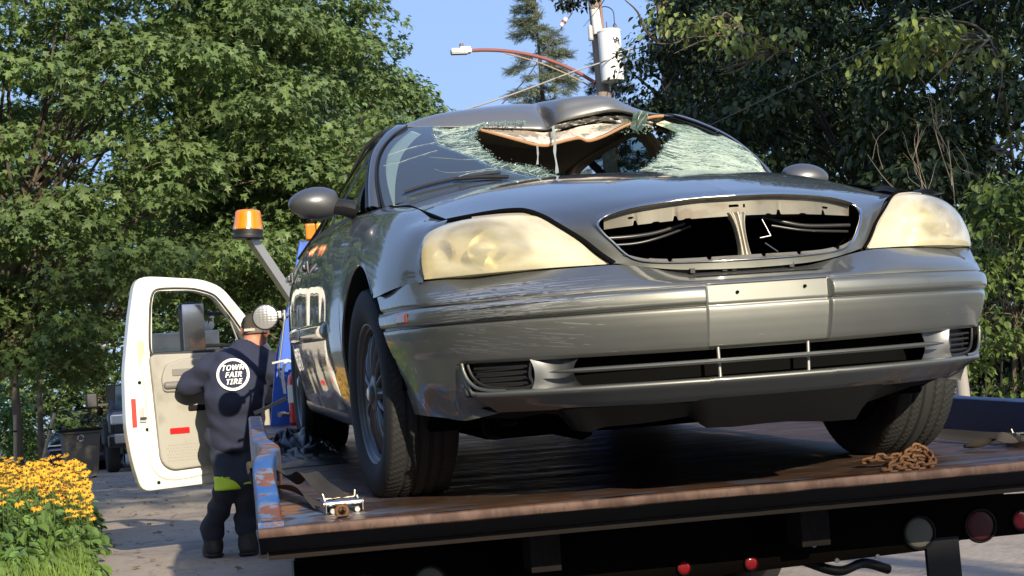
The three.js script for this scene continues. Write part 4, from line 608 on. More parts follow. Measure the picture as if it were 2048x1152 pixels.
// mirrors
{
  const housing = (() => { const g = new THREE.SphereGeometry(1, 40, 28); const a = g.attributes.position; for (let i = 0; i < a.count; i++) { let x = a.getX(i), y = a.getY(i), z = a.getZ(i); const t = (x + 1) / 2; /* t=1 outer end */ y *= 1 - 0.18 * t * t; y += 0.10 * (1 - t) - 0.08; if (x < -0.72) x = -0.72 + (x + 0.72) * 0.45; a.setXYZ(i, x * 0.097, y * 0.061, z * (z > 0 ? 0.075 : 0.035)); } g.computeVertexNormals(); g.rotateY(-0.12); g.rotateZ(0.05); g.translate(0.918, 0.992, -0.84); return g; })();
  const glass = (() => { const g = new THREE.CircleGeometry(1, 32); g.scale(0.082, 0.05, 1); g.rotateY(Math.PI); g.translate(0.915, 0.992, -0.877); return g; })();
  const arm = grid((u, v) => { const q = cr([[0.785, 0.955, -0.80], [0.82, 0.967, -0.81], [0.86, 0.975, -0.825]], u), a = v * Math.PI * 2, r = lerp(0.045, 0.033, u); return [q[0], q[1] + Math.sin(a) * r * 0.8, q[2] + Math.cos(a) * r]; }, 10, 14);
  const sail = grid((u, v) => { const z = lerp(-0.66, -0.92, u), t = top2(z); return [lerp(0.79, t[0] - 0.01, v * u * 0.9) + 0.004, 0.935 + v * u * 0.14, z]; }, 8, 6);
  function top2() { return [0.72, 1.05]; }
  for (const k of [-1, 1]) { const f = (g) => k < 0 ? mirrored(g) : g.clone(); const m = part(car, 'wing_mirror', f(housing), M.paintMatt); part(m, 'mirror_glass', f(glass), M.chrome); part(m, 'mirror_arm', f(arm), M.black); part(m, 'mirror_sail', f(sail), M.black); }
}
// ---------------------------------------------------------------- the tow truck (bed frame: x across, y up from the deck, z backwards from the deck's rear edge)
const truck = thing('tow_truck', 'flatbed tow truck with rusty brown deck, blue rails and open white driver door', 'tow truck');
place(truck, BED);
const BED_INV = BED.clone().invert(), bedPos = inBed(0, 0, 0);
const CHASSIS = new THREE.Matrix4().makeTranslation(bedPos.x, 0, bedPos.z).multiply(new THREE.Matrix4().makeRotationY(YAW));   // level frame under the bed, y = height above the road
const level = (mesh, m = CHASSIS) => place(mesh, BED_INV.clone().multiply(m));
const deckMap = tex(1024, (u, v) => {                   // u across 2.5 m, v along 2.5 m from the rear edge
  const st = fbm(u * 6, v * 70, 4, 0, 51), st2 = fbm(u * 14, v * 160, 3, 0, 52), bl = fbm(u * 7, v * 9, 4, 0, 53), fine = fbm(u * 120, v * 120, 2, 0, 54);
  let c = mix3([0.052, 0.028, 0.017], [0.115, 0.062, 0.036], clamp(st * 1.3 - 0.25 + (fine - 0.5) * 0.4));
  c = mix3(c, [0.025, 0.018, 0.014], smooth(0.52, 0.7, st2) * 0.5);
  const edge = smooth(0.085, 0.0, v), nearL = smooth(0.20, 0.02, u) * smooth(0.45, 0.25, v);
  c = mix3(c, [0.20, 0.10, 0.055], edge * smooth(0.42, 0.6, bl) * 0.8);
  const blue = smooth(0.52, 0.62, fbm(u * 22, v * 40, 4, 0, 55)) * (edge * 0.8 * smooth(0.3, 0.5, fbm(u * 4, v * 2, 2, 0, 58)) + nearL);
  c = mix3(c, [0.13, 0.20, 0.30], clamp(blue));
  c = mix3(c, [0.36, 0.16, 0.055], nearL * smooth(0.55, 0.66, fbm(u * 30, v * 24, 4, 0, 56)));
  c = mix3(c, [0.24, 0.24, 0.23], smooth(0.69, 0.78, fbm(u * 10, v * 120, 3, 0, 57)) * 0.5);
  const sc = Math.abs(fbm(u * 3 + v * 2, v * 55, 3, 0, 59) - 0.5); c = mix3(c, [0.20, 0.17, 0.15], smooth(0.006, 0.001, sc) * 0.55);
  return c;
});
const deckRough = tex(512, (u, v) => 0.17 + 0.40 * fbm(u * 8, v * 60, 4, 0, 61) + 0.15 * fbm(u * 60, v * 60, 2, 0, 62), { srgb: false });
const deckBump = tex(512, (u, v) => 0.6 * fbm(u * 8, v * 90, 4, 0, 63) + 0.4 * fbm(u * 70, v * 70, 2, 0, 64), { srgb: false });
M.deck = std([1, 1, 1], 1, 0.25, { map: deckMap, roughnessMap: deckRough, bumpMap: deckBump, bumpScale: 0.004 });
const rustSteel = tex(512, (u, v) => { const a = fbm(u * 9, v * 9, 5, 9, 71), b = fbm(u * 50, v * 50, 3, 50, 72); return mix3(mix3([0.10, 0.052, 0.034], [0.19, 0.115, 0.085], smooth(0.3, 0.7, a)), [0.06, 0.035, 0.026], smooth(0.5, 0.75, b) * 0.5); });
M.rustEdge = std([1, 1, 1], 0.6, 0.3, { map: rustSteel });
const rustDark = tex(256, (u, v) => mix3([0.014, 0.010, 0.008], [0.034, 0.023, 0.017], fbm(u * 8, v * 8, 4, 8, 73)));
M.rustDark = std([1, 1, 1], 0.8, 0.1, { map: rustDark });
const bluePaint = tex(512, (u, v) => {
  const a = fbm(u * 6, v * 6, 5, 6, 81), b = fbm(u * 26, v * 26, 4, 26, 82), w = fbm(u * 14, v * 14, 3, 14, 83);
  let c = mix3([0.030, 0.115, 0.36], [0.055, 0.16, 0.42], w); c = mix3(c, [0.22, 0.27, 0.33], smooth(0.50, 0.60, a) * 0.85);
  const r = smooth(0.555, 0.60, a * 0.62 + b * 0.40); return mix3(c, mix3([0.30, 0.11, 0.04], [0.17, 0.06, 0.03], w), r);
});
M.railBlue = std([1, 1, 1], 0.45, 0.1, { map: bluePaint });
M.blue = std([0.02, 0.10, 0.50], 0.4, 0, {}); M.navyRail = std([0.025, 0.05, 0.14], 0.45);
{
  const D = 6.15;
  part(truck, 'deck', grid((u, v) => { const x = lerp(-1.245, 1.245, u), t = v * v * 0.6 + v * 0.4, z = -D * t; return [x, 0.0025 * noise3(x * 1.5, z * 1.2, 3) + 0.001 * Math.sin(z * 21), z, u, t * D / 2.49]; }, 60, 160), M.deck, 'worn brown deck with streaks of rust');
  // rear edge: thin bright lip, then a face that slopes in underneath
  const LIP = [[0.0, 0.0], [-0.001, 0.004], [-0.005, 0.009], [-0.024, 0.0105], [-0.027, 0.008], [-0.029, 0.003]];
  part(truck, 'deck_lip', grid((u, v) => { const q = LIP[Math.round(v * 5)], x = lerp(-1.255, 1.255, u); return [x, q[0] + 0.0012 * noise3(x * 9, v * 3, 2), q[1] + 0.0018 * noise3(x * 14, v * 2, 5), x * 2.2, v * 0.06]; }, 240, 5), M.rustEdge, 'bare rusty steel edge of the deck');
  part(truck, 'deck_underside', [grid((u, v) => [lerp(-1.255, 1.255, u), lerp(-0.029, -0.082, v), lerp(0.003, -0.14, v), u * 3, v * 0.2], 40, 3), box(2.46, 0.02, D - 0.14, 0, -0.094, -D / 2 - 0.075), box(0.02, 0.06, D - 0.12, -1.245, -0.065, -D / 2 - 0.07), box(0.02, 0.06, D - 0.12, 1.245, -0.065, -D / 2 - 0.07)], M.rustDark);
  for (const z of [-0.7, -1.5, -2.3, -3.1, -3.9, -4.7, -5.5]) part(truck, 'cross_member', box(2.3, 0.09, 0.06, 0, -0.14, z), M.rustDark);
  for (const x of [-0.42, 0.42]) part(truck, 'deck_beam', box(0.09, 0.16, D - 0.5, x, -0.17, -D / 2 - 0.2), M.rustDark);
  part(truck, 'deck_gusset', extrude([[-0.30, -0.10], [0.55, -0.10], [0.10, -0.17], [-0.22, -0.20]], 0.02, 0).rotateX(0).translate(0.0, 0, -0.72), phys([0.012, 0.009, 0.007], 0.9, 0, { specularIntensity: 0.15 }));
  // side rails, tapering down to the rear edge; the left one is bent
  const rail = (sx, bent) => {
    const hAt = (z) => sx < 0 ? 0.016 + 0.118 * smooth(0.02, 1.12, -z) : 0.125 + 0.006 * smooth(0.02, 0.5, -z);
    const xo = (z) => sx * 1.253 + (bent ? 0.030 * Math.exp(-Math.pow((z + 1.35) / 0.35, 2)) - 0.006 * Math.exp(-Math.pow((z + 0.8) / 0.2, 2)) : 0);
    const secs = (z) => { const h = hAt(z), o = xo(z), w = -sx * 0.064; return [[o, -0.09], [o, h - 0.008], [o + w * 0.12, h], [o + w * 0.88, h], [o + w, h - 0.008], [o + w, 0.0]]; };
    return grid((u, v) => { const z = -4.2 * (u * 0.5 + u * u * 0.5) + 0.004, s = secs(z), k = Math.round(v * 5), q = s[k]; return [q[0] + 0.0015 * noise3(z * 7, k, 4), q[1] + 0.0015 * noise3(z * 9, k, 8), z, z * 0.8 + (sx > 0 ? 0.3 : 0), k * 0.05]; }, 120, 5);
  };
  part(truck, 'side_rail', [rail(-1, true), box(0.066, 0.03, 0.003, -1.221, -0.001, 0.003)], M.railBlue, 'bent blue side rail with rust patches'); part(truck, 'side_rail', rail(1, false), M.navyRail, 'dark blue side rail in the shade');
  // headboard between bed and cab
  const up = (sx) => extrude([[-1.13, -0.08], [-1.00, -0.08], [-0.955, 0.45], [-0.90, 0.74], [-0.80, 1.12], [-0.86, 1.16], [-0.945, 0.80], [-1.06, 0.42]].map(([x, y]) => [x, y]), 0.07, 0.006);
  const uL = up(); uL.translate(0, 0, -6.06); const uR = mirrored(uL);
  part(truck, 'headboard_upright', uL, M.blue, 'blue slanted upright plate of the headboard'); part(truck, 'headboard_upright', uR, M.blue);
  part(truck, 'headboard_rail', bar([-0.84, 1.12, -6.03], [0.84, 1.12, -6.03], 0.06, 0.06), M.blue); part(truck, 'headboard_rail', bar([-1.0, 0.42, -6.03], [1.0, 0.42, -6.03], 0.05, 0.06), M.blue); part(truck, 'headboard_rail', bar([-1.06, 0.03, -6.03], [1.06, 0.03, -6.03], 0.05, 0.12), M.blue);
  for (let i = -4; i <= 4; i++) part(truck, 'headboard_bar', rod([i * 0.19, 0.05, -6.03], [i * 0.17, 1.1, -6.03], 0.014), M.blue);
  // beacon on its arm, work lamp, amber box
  M.galv = std([0.42, 0.42, 0.40], 0.4, 0.7);
  part(truck, 'beacon_arm', [bar([-0.90, 0.74, -6.04], [-1.165, 1.185, -5.86], 0.055, 0.055)], M.galv);
  const bc = new THREE.Group(); bc.name = 'beacon'; bc.position.set(-1.18, 1.235, -5.83); bc.rotation.z = -0.06; truck.add(bc); bc.userData.label = 'orange warning beacon dome on a black base';
  part(bc, 'beacon_dome', lathe([[0.0, 0.124], [0.05, 0.123], [0.072, 0.117], [0.079, 0.106], [0.083, 0.07], [0.088, 0.035], [0.094, 0.012], [0.094, 0.0]], 36), M.amber);
  part(bc, 'beacon_lens', [lathe([[0.025, 0.09], [0.05, 0.08], [0.06, 0.04], [0.03, 0.01]], 24)], std([0.7, 0.22, 0.02], 0.3, 0.3));
  part(bc, 'beacon_base', lathe([[0.0, 0.0], [0.09, 0.0], [0.094, -0.008], [0.088, -0.03], [0.092, -0.045], [0.10, -0.05], [0.10, -0.058], [0.0, -0.058]], 36), M.black);
  for (let i = 0; i < 6; i++) { const a = i / 6 * 6.283; part(bc, 'beacon_clip', box(0.02, 0.016, 0.01, 0, 0.004, 0.096).rotateY(a), M.galv); }
  const wl = new THREE.Group(); wl.name = 'work_lamp'; wl.position.set(-1.11, 0.68, -5.73); wl.rotation.set(-0.05, -0.12, 0); truck.add(wl); wl.userData.label = 'round clear work lamp with a dark rim';
  const flip = (g) => g.rotateX(Math.PI / 2);
  part(wl, 'lamp_shell', flip(lathe([[0.0, -0.085], [0.03, -0.08], [0.06, -0.05], [0.078, -0.01], [0.082, 0.005], [0.078, 0.012], [0.071, 0.010]], 32)), M.black);
  const ribs = tex(128, (u, v) => { const a = 0.5 + 0.5 * Math.sin(v * 6.283 * 9), b = 0.5 + 0.5 * Math.sin(u * 6.283 * 6); return 0.3 * a + 0.3 * b + 0.4 * fbm(u * 8, v * 8, 2); }, { srgb: false });
  part(wl, 'lamp_lens', (() => { const g = grid((u, v) => { const a = u * 6.2832, r = 0.072 * v; return [r * Math.cos(a), r * Math.sin(a), 0.012 + 0.008 * (1 - v * v), 0.5 + 0.5 * v * Math.cos(a), 0.5 + 0.5 * v * Math.sin(a)]; }, 40, 10); return g; })(), phys([0.50, 0.50, 0.49], 0.22, 0.6, { bumpMap: ribs, bumpScale: 0.0014, clearcoat: 1, clearcoatRoughness: 0.04 }));
  part(truck, 'lamp_bracket', [rod([-1.03, 0.69, -5.75], [-0.96, 0.69, -6.0], 0.012), rod([-0.99, 0.66, -5.86], [-0.99, 0.72, -5.86], 0.01), box(0.05, 0.05, 0.03, -1.035, 0.69, -5.74, 0.008)], M.galv);
  part(truck, 'release_handle', [tube([[-0.985, 0.70, -5.86], [-1.02, 0.50, -5.86], [-1.045, 0.36, -5.86], [-1.045, 0.32, -5.86], [-1.02, 0.28, -5.86], [-1.005, 0.25, -5.86]], 0.008, 40, 6)], M.steel);
  part(truck, 'valve_knob', [rod([-1.03, 0.07, -5.9], [-1.06, 0.07, -5.86], 0.018), rod([-0.98, 0.06, -6.0], [-1.03, 0.07, -5.9], 0.01)], M.galv);
  const ab = new THREE.Group(); ab.name = 'amber_lamp'; ab.position.set(-0.75, 1.225, -6.2); truck.add(ab);
  part(ab, 'amber_lens', box(0.065, 0.105, 0.09, -0.028, 0, 0, 0.012), M.amber); part(ab, 'amber_lens', box(0.055, 0.105, 0.09, 0.036, 0, 0, 0.012), phys([0.95, 0.55, 0.05], 0.25, 0, { transmission: 0.3, thickness: 0, clearcoat: 1 })); part(ab, 'lamp_foot', [box(0.13, 0.02, 0.08, 0, -0.066, 0, 0.004), rod([0.02, -0.07, 0], [0.02, -0.14, 0.14], 0.012)], M.black);
  // light bar at the chassis tail (level)
  const tail = new THREE.Group(); tail.name = 'tail_bar'; truck.add(tail); level(tail);
  const zT = -0.60;
  part(tail, 'bar_plate', [extrude([[-1.16, 0.36], [0.90, 0.405], [0.95, 0.425], [1.22, 0.425], [1.22, 0.553], [0.95, 0.562], [-1.16, 0.555]], 0.012, 0.002).translate(0, 0, zT - 0.012), box(2.2, 0.012, 0.12, 0, 0.557, zT - 0.07)], phys([0.008, 0.006, 0.0045], 0.9, 0, { specularIntensity: 0.12 }));
  const lamp = (x, y, r, mat, label, nm) => { const g = new THREE.Group(); g.name = nm; g.position.set(x, y, zT + 0.004); tail.add(g); g.userData.label = label; part(g, 'lamp_lens', flip(lathe([[0, 0.009], [r * 0.6, 0.0085], [r * 0.9, 0.007], [r, 0.004], [r, 0]], 32)), mat); part(g, 'lamp_grommet', flip(lathe([[r * 1.0, 0.004], [r * 1.06, 0.012], [r * 1.16, 0.009], [r * 1.2, 0]], 32)), M.black); };
  M.lensWhite = phys([0.26, 0.24, 0.18], 0.55, 0, {}); M.lensRed = phys([0.13, 0.018, 0.018], 0.5, 0, {});
  lamp(0.810, 0.462, 0.047, M.lensWhite, 'cream reversing lamp', 'reverse_lamp'); lamp(1.018, 0.466, 0.047, M.lensRed, 'dull red tail lamp', 'tail_lamp'); lamp(1.160, 0.470, 0.029, M.red, 'small bright red marker lamp', 'marker_lamp');
  lamp(-0.755, 0.452, 0.047, M.lensWhite, 'cream reversing lamp', 'reverse_lamp'); lamp(-0.955, 0.445, 0.047, phys([0.06, 0.008, 0.008], 0.4, 0), 'dark red tail lamp', 'tail_lamp'); lamp(0.250, 0.418, 0.020, M.red, 'small round red marker lamp', 'marker_lamp'); lamp(0.034, 0.424, 0.020, M.red, null, 'marker_lamp');
  for (const [x, y] of [[0.46, 0.455], [0.53, 0.40], [0.665, 0.40]]) part(tail, 'bolt', rod([x, y, zT], [x, y, zT + 0.008], 0.008), M.steel);
  part(tail, 'hanging_pipe', [rod([-1.22, 0.475, zT + 0.05], [-1.12, 0.475, zT + 0.05], 0.014), rod([-1.16, 0.56, zT + 0.02], [-1.16, 0.4, zT + 0.02], 0.004)], M.galv);
  part(tail, 'hose', tube([[0.45, 0.40, zT - 0.1], [0.55, 0.36, zT - 0.05], [0.66, 0.37, zT - 0.1], [0.75, 0.34, zT - 0.12]], 0.016, 30), M.black);
  // chassis rails, wheels
  for (const x of [-0.42, 0.42]) level(part(truck, 'chassis_rail', box(0.08, 0.2, 7.2, x, 0.55, -5.1), M.black));
  level(part(truck, 'mud_flap', box(0.11, 0.4, 0.02, 0.885, 0.24, -0.6), M.black));
  level(part(truck, 'mud_flap', box(0.50, 0.42, 0.015, -0.3, 0.2, -1.9), M.black));
  const tw = lathe([[0.2, -0.12], [0.36, -0.13], [0.40, -0.10], [0.405, 0], [0.40, 0.10], [0.36, 0.13], [0.2, 0.12], [0.18, 0.05]], 40); tw.rotateZ(Math.PI / 2);
  for (const [x, z] of [[-0.95, -3.0], [-0.68, -3.0], [0.95, -3.0], [0.68, -3.0], [-0.86, -8.0], [0.86, -8.0]]) { const m = part(truck, 'truck_wheel', tw.clone().translate(x, 0.405, z), M.rubber); level(m); }
}
// --- cab and its open door (level frame)
{
  const white = phys([1, 1, 1], 0.35, 0, { clearcoat: 0.6, clearcoatRoughness: 0.12, map: tex(512, (u, v) => mix3(mix3([0.76, 0.74, 0.66], [0.62, 0.58, 0.48], smooth(0.45, 0.8, fbm(u * 5, v * 4, 4, 5, 151))), [0.30, 0.24, 0.16], smooth(0.66, 0.76, fbm(u * 40, v * 30, 3, 40, 152)) * 0.5 * smooth(0.35, 0.0, v))) }); M.cabWhite = white;
  const cab = new THREE.Group(); cab.name = 'cab'; truck.add(cab); level(cab);
  const zr = -6.28, zf = -7.75, x0 = -0.80, x1 = 0.93, y0 = 0.48, yr = 1.90;
  part(cab, 'cab_back', box(1.70, 1.34, 0.04, 0.06, 1.20, zr, 0.02), white); part(cab, 'cab_roof', box(1.58, 0.06, 1.25, 0.07, yr, zr - 0.62, 0.03), white);
  part(cab, 'cab_floor', box(1.8, 0.06, 1.6, 0, 0.55, zr - 0.8), M.dark); part(cab, 'cab_side', box(0.04, 1.4, 1.5, x1, 1.22, zr - 0.75, 0.01), white);
  part(cab, 'cab_post', box(0.06, 1.4, 0.10, x0 + 0.02, 1.22, zr - 0.06, 0.02), white);
  part(cab, 'cab_front', box(1.8, 0.5, 0.05, 0, 0.85, zf, 0.02), M.dark); part(cab, 'dash', box(1.75, 0.25, 0.4, 0, 1.15, zf + 0.2, 0.06), M.dark);
  part(cab, 'windshield_frame', [rod([x0 + 0.05, 1.2, zf - 0.1], [x0 + 0.16, yr, zr - 1.2], 0.035), rod([x1 - 0.05, 1.2, zf - 0.1], [x1 - 0.16, yr, zr - 1.2], 0.035)], white);
  part(cab, 'truck_hood', box(1.7, 0.45, 1.1, 0, 0.95, zf - 0.6, 0.12), white);
  part(cab, 'cab_seat', [box(1.5, 0.2, 0.5, 0.1, 0.85, zr - 0.4, 0.06), box(1.5, 0.6, 0.16, 0.1, 1.2, zr - 0.14, 0.06)], M.dark);
  // door: local x from the free edge to the hinge, y up, z towards the inside face
  const door = new THREE.Group(); door.name = 'cab_door'; truck.add(door); door.userData.label = 'white cab door standing wide open with grey inner panel';
  const DM = (() => { const xd = V(1.10, 0, -0.30).normalize(), yd = V(0, 1, 0), zd = xd.clone().cross(yd); return new THREE.Matrix4().makeBasis(xd, yd, zd).setPosition(-1.80, 0.505, -6.97); })();
  level(door, DM);
  const outer = roundPoly([[0.085, 0.0], [0.03, 0.22], [0.0, 0.46], [0.01, 0.85], [0.07, 1.25], [0.125, 1.52], [0.21, 1.548], [0.62, 1.512], [0.77, 1.45], [0.93, 1.24], [1.09, 1.03], [1.13, 0.95], [1.13, 0.08], [1.08, 0.03], [0.6, 0.015]], 0.07);
  const win = roundPoly([[0.205, 0.965], [0.225, 1.33], [0.255, 1.45], [0.55, 1.445], [0.71, 1.395], [0.85, 1.20], [0.98, 0.975]], 0.05);
  const shell = extrude(outer, 0.085, 0.012, [win]); shell.translate(0, 0, -0.085); part(door, 'door_shell', shell, white);
  const inset = roundPoly([[0.19, 0.975], [0.21, 0.55], [0.225, 0.20], [0.30, 0.135], [0.62, 0.15], [1.09, 0.17], [1.09, 0.96]], 0.05);
  const grey = std([1, 1, 1], 0.75, 0, { map: tex(256, (u, v) => mix3([0.33, 0.315, 0.27], [0.20, 0.185, 0.155], smooth(0.4, 0.8, fbm(u * 6, v * 6, 4, 6, 153)) * 0.7)) }); M.panelGrey = grey;
  const pn = extrude(inset, 0.03, 0.012); pn.translate(0, 0, 0.012); part(door, 'door_panel', pn, grey);
  part(door, 'door_lip', [tube([[0.15, 0.97, 0.014], [0.17, 0.5, 0.014], [0.185, 0.16, 0.014], [0.27, 0.085, 0.014], [0.62, 0.1, 0.014], [1.08, 0.12, 0.014]], 0.016, 60, 8)], white);
  part(door, 'window_seal', [tube(win.filter((_, i) => i % 2 === 0).concat([win[0]]).map(([x, y]) => [x, y, 0.006]), 0.011, 90, 6)], M.seal);
  part(door, 'belt_seal', box(0.80, 0.045, 0.04, 0.60, 0.968, 0.02, 0.01), M.black);
  part(door, 'vent_bar', rod([0.79, 1.33, -0.04], [0.90, 0.98, -0.04], 0.008), M.galv);
  part(door, 'door_glass', grid((u, v) => [lerp(0.2, 0.98, u), lerp(0.95, 1.02, v), -0.04], 2, 2), M.glass);
  part(door, 'armrest', [(() => { const g = extrude(roundPoly([[0.26, 0.80], [0.30, 0.90], [0.42, 0.935], [1.0, 0.93], [1.02, 0.70], [0.5, 0.69], [0.27, 0.70]], 0.03), 0.035, 0.012); g.translate(0, 0, 0.03); return g; })()], std([0.30, 0.285, 0.25], 0.7));
  part(door, 'door_pull', [box(0.34, 0.055, 0.06, 0.44, 0.745, 0.075, 0.025), box(0.26, 0.05, 0.01, 0.47, 0.835, 0.078, 0.02)], std([0.16, 0.15, 0.135], 0.5));
  part(door, 'map_pocket', [box(0.55, 0.045, 0.03, 0.72, 0.57, 0.05, 0.015)], M.dark);
  part(door, 'door_reflector', box(0.145, 0.045, 0.012, 0.375, 0.415, 0.055, 0.006), M.red, 'red reflector on the inner panel'); part(door, 'edge_reflector', box(0.034, 0.205, 0.008, 0.062, 0.565, 0.0155, 0.003), phys([0.62, 0.03, 0.02], 0.4, 0), 'upright red reflector on the door edge');
  part(door, 'door_sticker', box(0.045, 0.155, 0.004, 0.14, 1.0, 0.0145), std([0.62, 0.55, 0.30], 0.7));
  const grille = []; for (let i = 0; i < 15; i++) for (let j = 0; j < 6; j++) { const g = new THREE.SphereGeometry(0.009, 6, 4); g.scale(1, 1, 0.5); g.translate(0.28 + i * 0.021 + (j % 2) * 0.01, 0.205 + j * 0.022, 0.052); grille.push(g); }
  part(door, 'speaker_grille', grille, grey).userData.kind = 'stuff';
  part(door, 'door_latch', [box(0.035, 0.10, 0.012, 0.118, 0.55, 0.014, 0.004), box(0.05, 0.012, 0.02, 0.122, 0.50, 0.018, 0.004)], M.galv); part(door, 'latch_slot', box(0.045, 0.018, 0.006, 0.125, 0.523, 0.026), M.black);
  for (const [x, y] of [[0.115, 0.78], [0.15, 0.44], [0.21, 0.055]]) part(door, 'door_plug', rod([x, y, 0.006], [x, y, 0.018], 0.016, 0.012, 12), M.dark);
  part(door, 'door_stay', box(0.2, 0.025, 0.02, 1.05, 0.55, 0.07), M.black);
  const mir = new THREE.Group(); mir.name = 'tow_mirror'; mir.position.set(0.62, 1.155, -0.30); door.add(mir);
  part(mir, 'mirror_case', box(0.19, 0.42, 0.09, 0, 0, -0.02, 0.035), M.black); part(mir, 'mirror_face', box(0.165, 0.39, 0.006, 0, 0, 0.028, 0.003), M.chrome); part(mir, 'mirror_stay', [rod([0.09, 0.12, -0.02], [0.30, 0.1, 0.2], 0.014), rod([0.09, -0.12, -0.02], [0.30, -0.14, 0.2], 0.014)], M.black);
  part(door, 'hinge', [box(0.03, 0.06, 0.06, 1.14, 0.25, 0.0), box(0.03, 0.06, 0.06, 1.14, 0.8, 0.0)], white);
}
// --- things lying on the bed
function bedThing(name, label, category, x, y, z, group) { const t = thing(name, label, category, [0, 0, 0], group); place(t, BED.clone().multiply(new THREE.Matrix4().makeTranslation(x, y, z))); return t; }
{
  const e = bedThing('fire_extinguisher', 'red fire extinguisher with white band behind the wrecked car', 'fire extinguisher', -0.945, 0.0, -5.85);
  part(e, 'cylinder', lathe([[0, 0], [0.05, 0.003], [0.056, 0.02], [0.056, 0.27], [0.045, 0.31], [0.02, 0.335], [0.018, 0.36]], 24), M.red); part(e, 'label_band', lathe([[0.0568, 0.14], [0.0568, 0.25]], 24), std([0.75, 0.74, 0.7], 0.5)); part(e, 'valve', [box(0.03, 0.04, 0.03, 0, 0.375, 0), box(0.10, 0.012, 0.02, -0.03, 0.41, 0).rotateZ(0.15)], M.steel); part(e, 'hose', tube([[0, 0.38, 0.02], [-0.05, 0.40, 0.05], [-0.08, 0.33, 0.06], [-0.075, 0.2, 0.05]], 0.011, 24), std([0.6, 0.6, 0.58], 0.5));
  // ratchet straps
  const strapMat = std([0.035, 0.03, 0.025], 0.95, 0, { bumpMap: scuff, bumpScale: 0.003 });
  const ratchet = (t) => {
    part(t, 'ratchet_drum', [rod([-0.075, 0.035, 0.0], [0.075, 0.035, 0.0], 0.014, 0.014, 12)], M.steel);
    part(t, 'ratchet_handle', [rod([-0.088, 0.042, 0.045], [0.088, 0.042, 0.045], 0.0155, 0.0155, 14), box(0.155, 0.008, 0.07, 0, 0.046, 0.012, 0.003)], std([0.78, 0.77, 0.74], 0.22, 1), 'bright metal handle');
    part(t, 'ratchet_side', [box(0.005, 0.05, 0.15, -0.082, 0.03, 0.0, 0.002)], M.steel); part(t, 'ratchet_side', [box(0.005, 0.05, 0.15, 0.082, 0.03, 0.0, 0.002)], M.steel);
    const gear = (x) => { const s = []; for (let i = 0; i < 24; i++) { const a = i / 24 * 6.283, r = i % 2 ? 0.034 : 0.027; s.push([r * Math.cos(a), r * Math.sin(a)]); } const g = extrude(s, 0.006, 0); g.rotateY(Math.PI / 2); g.translate(x, 0.035, -0.02); return g; };
    part(t, 'ratchet_gear', gear(-0.078), M.steel); part(t, 'ratchet_gear', gear(0.072), M.steel);
    part(t, 'ratchet_frame', [box(0.14, 0.006, 0.02, 0, 0.058, -0.055, 0.002), rod([-0.07, 0.062, -0.04], [-0.075, 0.082, -0.045], 0.005), rod([0.068, 0.062, -0.04], [0.072, 0.088, -0.045], 0.005)], std([0.5, 0.45, 0.3], 0.35, 0.9));
    for (const x of [-0.055, 0.055]) part(t, 'ratchet_foot', rod([x, 0.013, 0.06], [x, 0.013, 0.085], 0.012), M.galv);
  };
  const ribbon = (pts, w, twist) => grid((u, v) => { const q = cr(pts, v), p = cr(pts, Math.min(1, v + 0.01)), dx = p[0] - q[0], dz = p[2] - q[2], l = Math.hypot(dx, dz) || 1, t = 2 * u - 1, a = twist ? Math.sin(v * twist) * 0.8 : 0; return [q[0] - dz / l * t * w * Math.cos(a), q[1] + t * w * Math.sin(a) + 0.003 * Math.cos(u * 6), q[2] + dx / l * t * w * Math.cos(a), u, v * 6]; }, 6, 90);
  const s = bedThing('ratchet_strap', 'ratchet strap with bright handle and dark webbing by the bent left rail', 'ratchet strap', -1.022, 0.0, -0.24, 'ratchet straps lying on the deck');
  ratchet(s);
  part(s, 'webbing', [ribbon([[0, 0.06, -0.03], [-0.03, 0.09, -0.3], [-0.05, 0.14, -0.62], [-0.07, 0.08, -1.0], [-0.11, 0.14, -1.5], [-0.15, 0.10, -1.95], [-0.17, 0.03, -1.5], [-0.14, 0.05, -1.0]], 0.036, 11), ribbon([[-0.14, 0.05, -1.0], [-0.09, 0.05, -0.6], [-0.06, 0.03, -0.25], [-0.05, 0.015, -0.02]], 0.045, 5)], strapMat); s.scale.setScalar(0.62); s.rotateY(0.12);
  const s2 = bedThing('ratchet_strap', 'ratchet strap with bright handle in the shade of the dark right rail', 'ratchet strap', 1.125, 0.0, -0.40, 'ratchet straps lying on the deck');
  ratchet(s2); part(s2, 'webbing', [ribbon([[0, 0.045, -0.02], [-0.02, 0.03, -0.3], [0.0, 0.04, -0.8], [-0.03, 0.02, -1.4]], 0.033, 4), ribbon([[-0.09, 0.03, 0.02], [-0.15, 0.05, -0.02], [-0.2, 0.035, -0.05], [-0.3, 0.02, -0.1]], 0.03, 6)], strapMat); s2.scale.setScalar(0.7); s2.rotateY(0.25);
  // chain links
  const chainMat = std([1, 1, 1], 0.75, 0.25, { map: tex(128, (u, v) => mix3([0.10, 0.045, 0.018], [0.22, 0.115, 0.055], fbm(u * 6, v * 6, 3, 6, 91))) });
  const link = (() => { const pts = []; const c = new THREE.CatmullRomCurve3([[0, 0, 0.022], [0.013, 0, 0.014], [0.014, 0, 0], [0.013, 0, -0.014], [0, 0, -0.022], [-0.013, 0, -0.014], [-0.014, 0, 0], [-0.013, 0, 0.014]].map((p) => V(...p)), true); return new THREE.TubeGeometry(c, 20, 0.0072, 6, true); })();
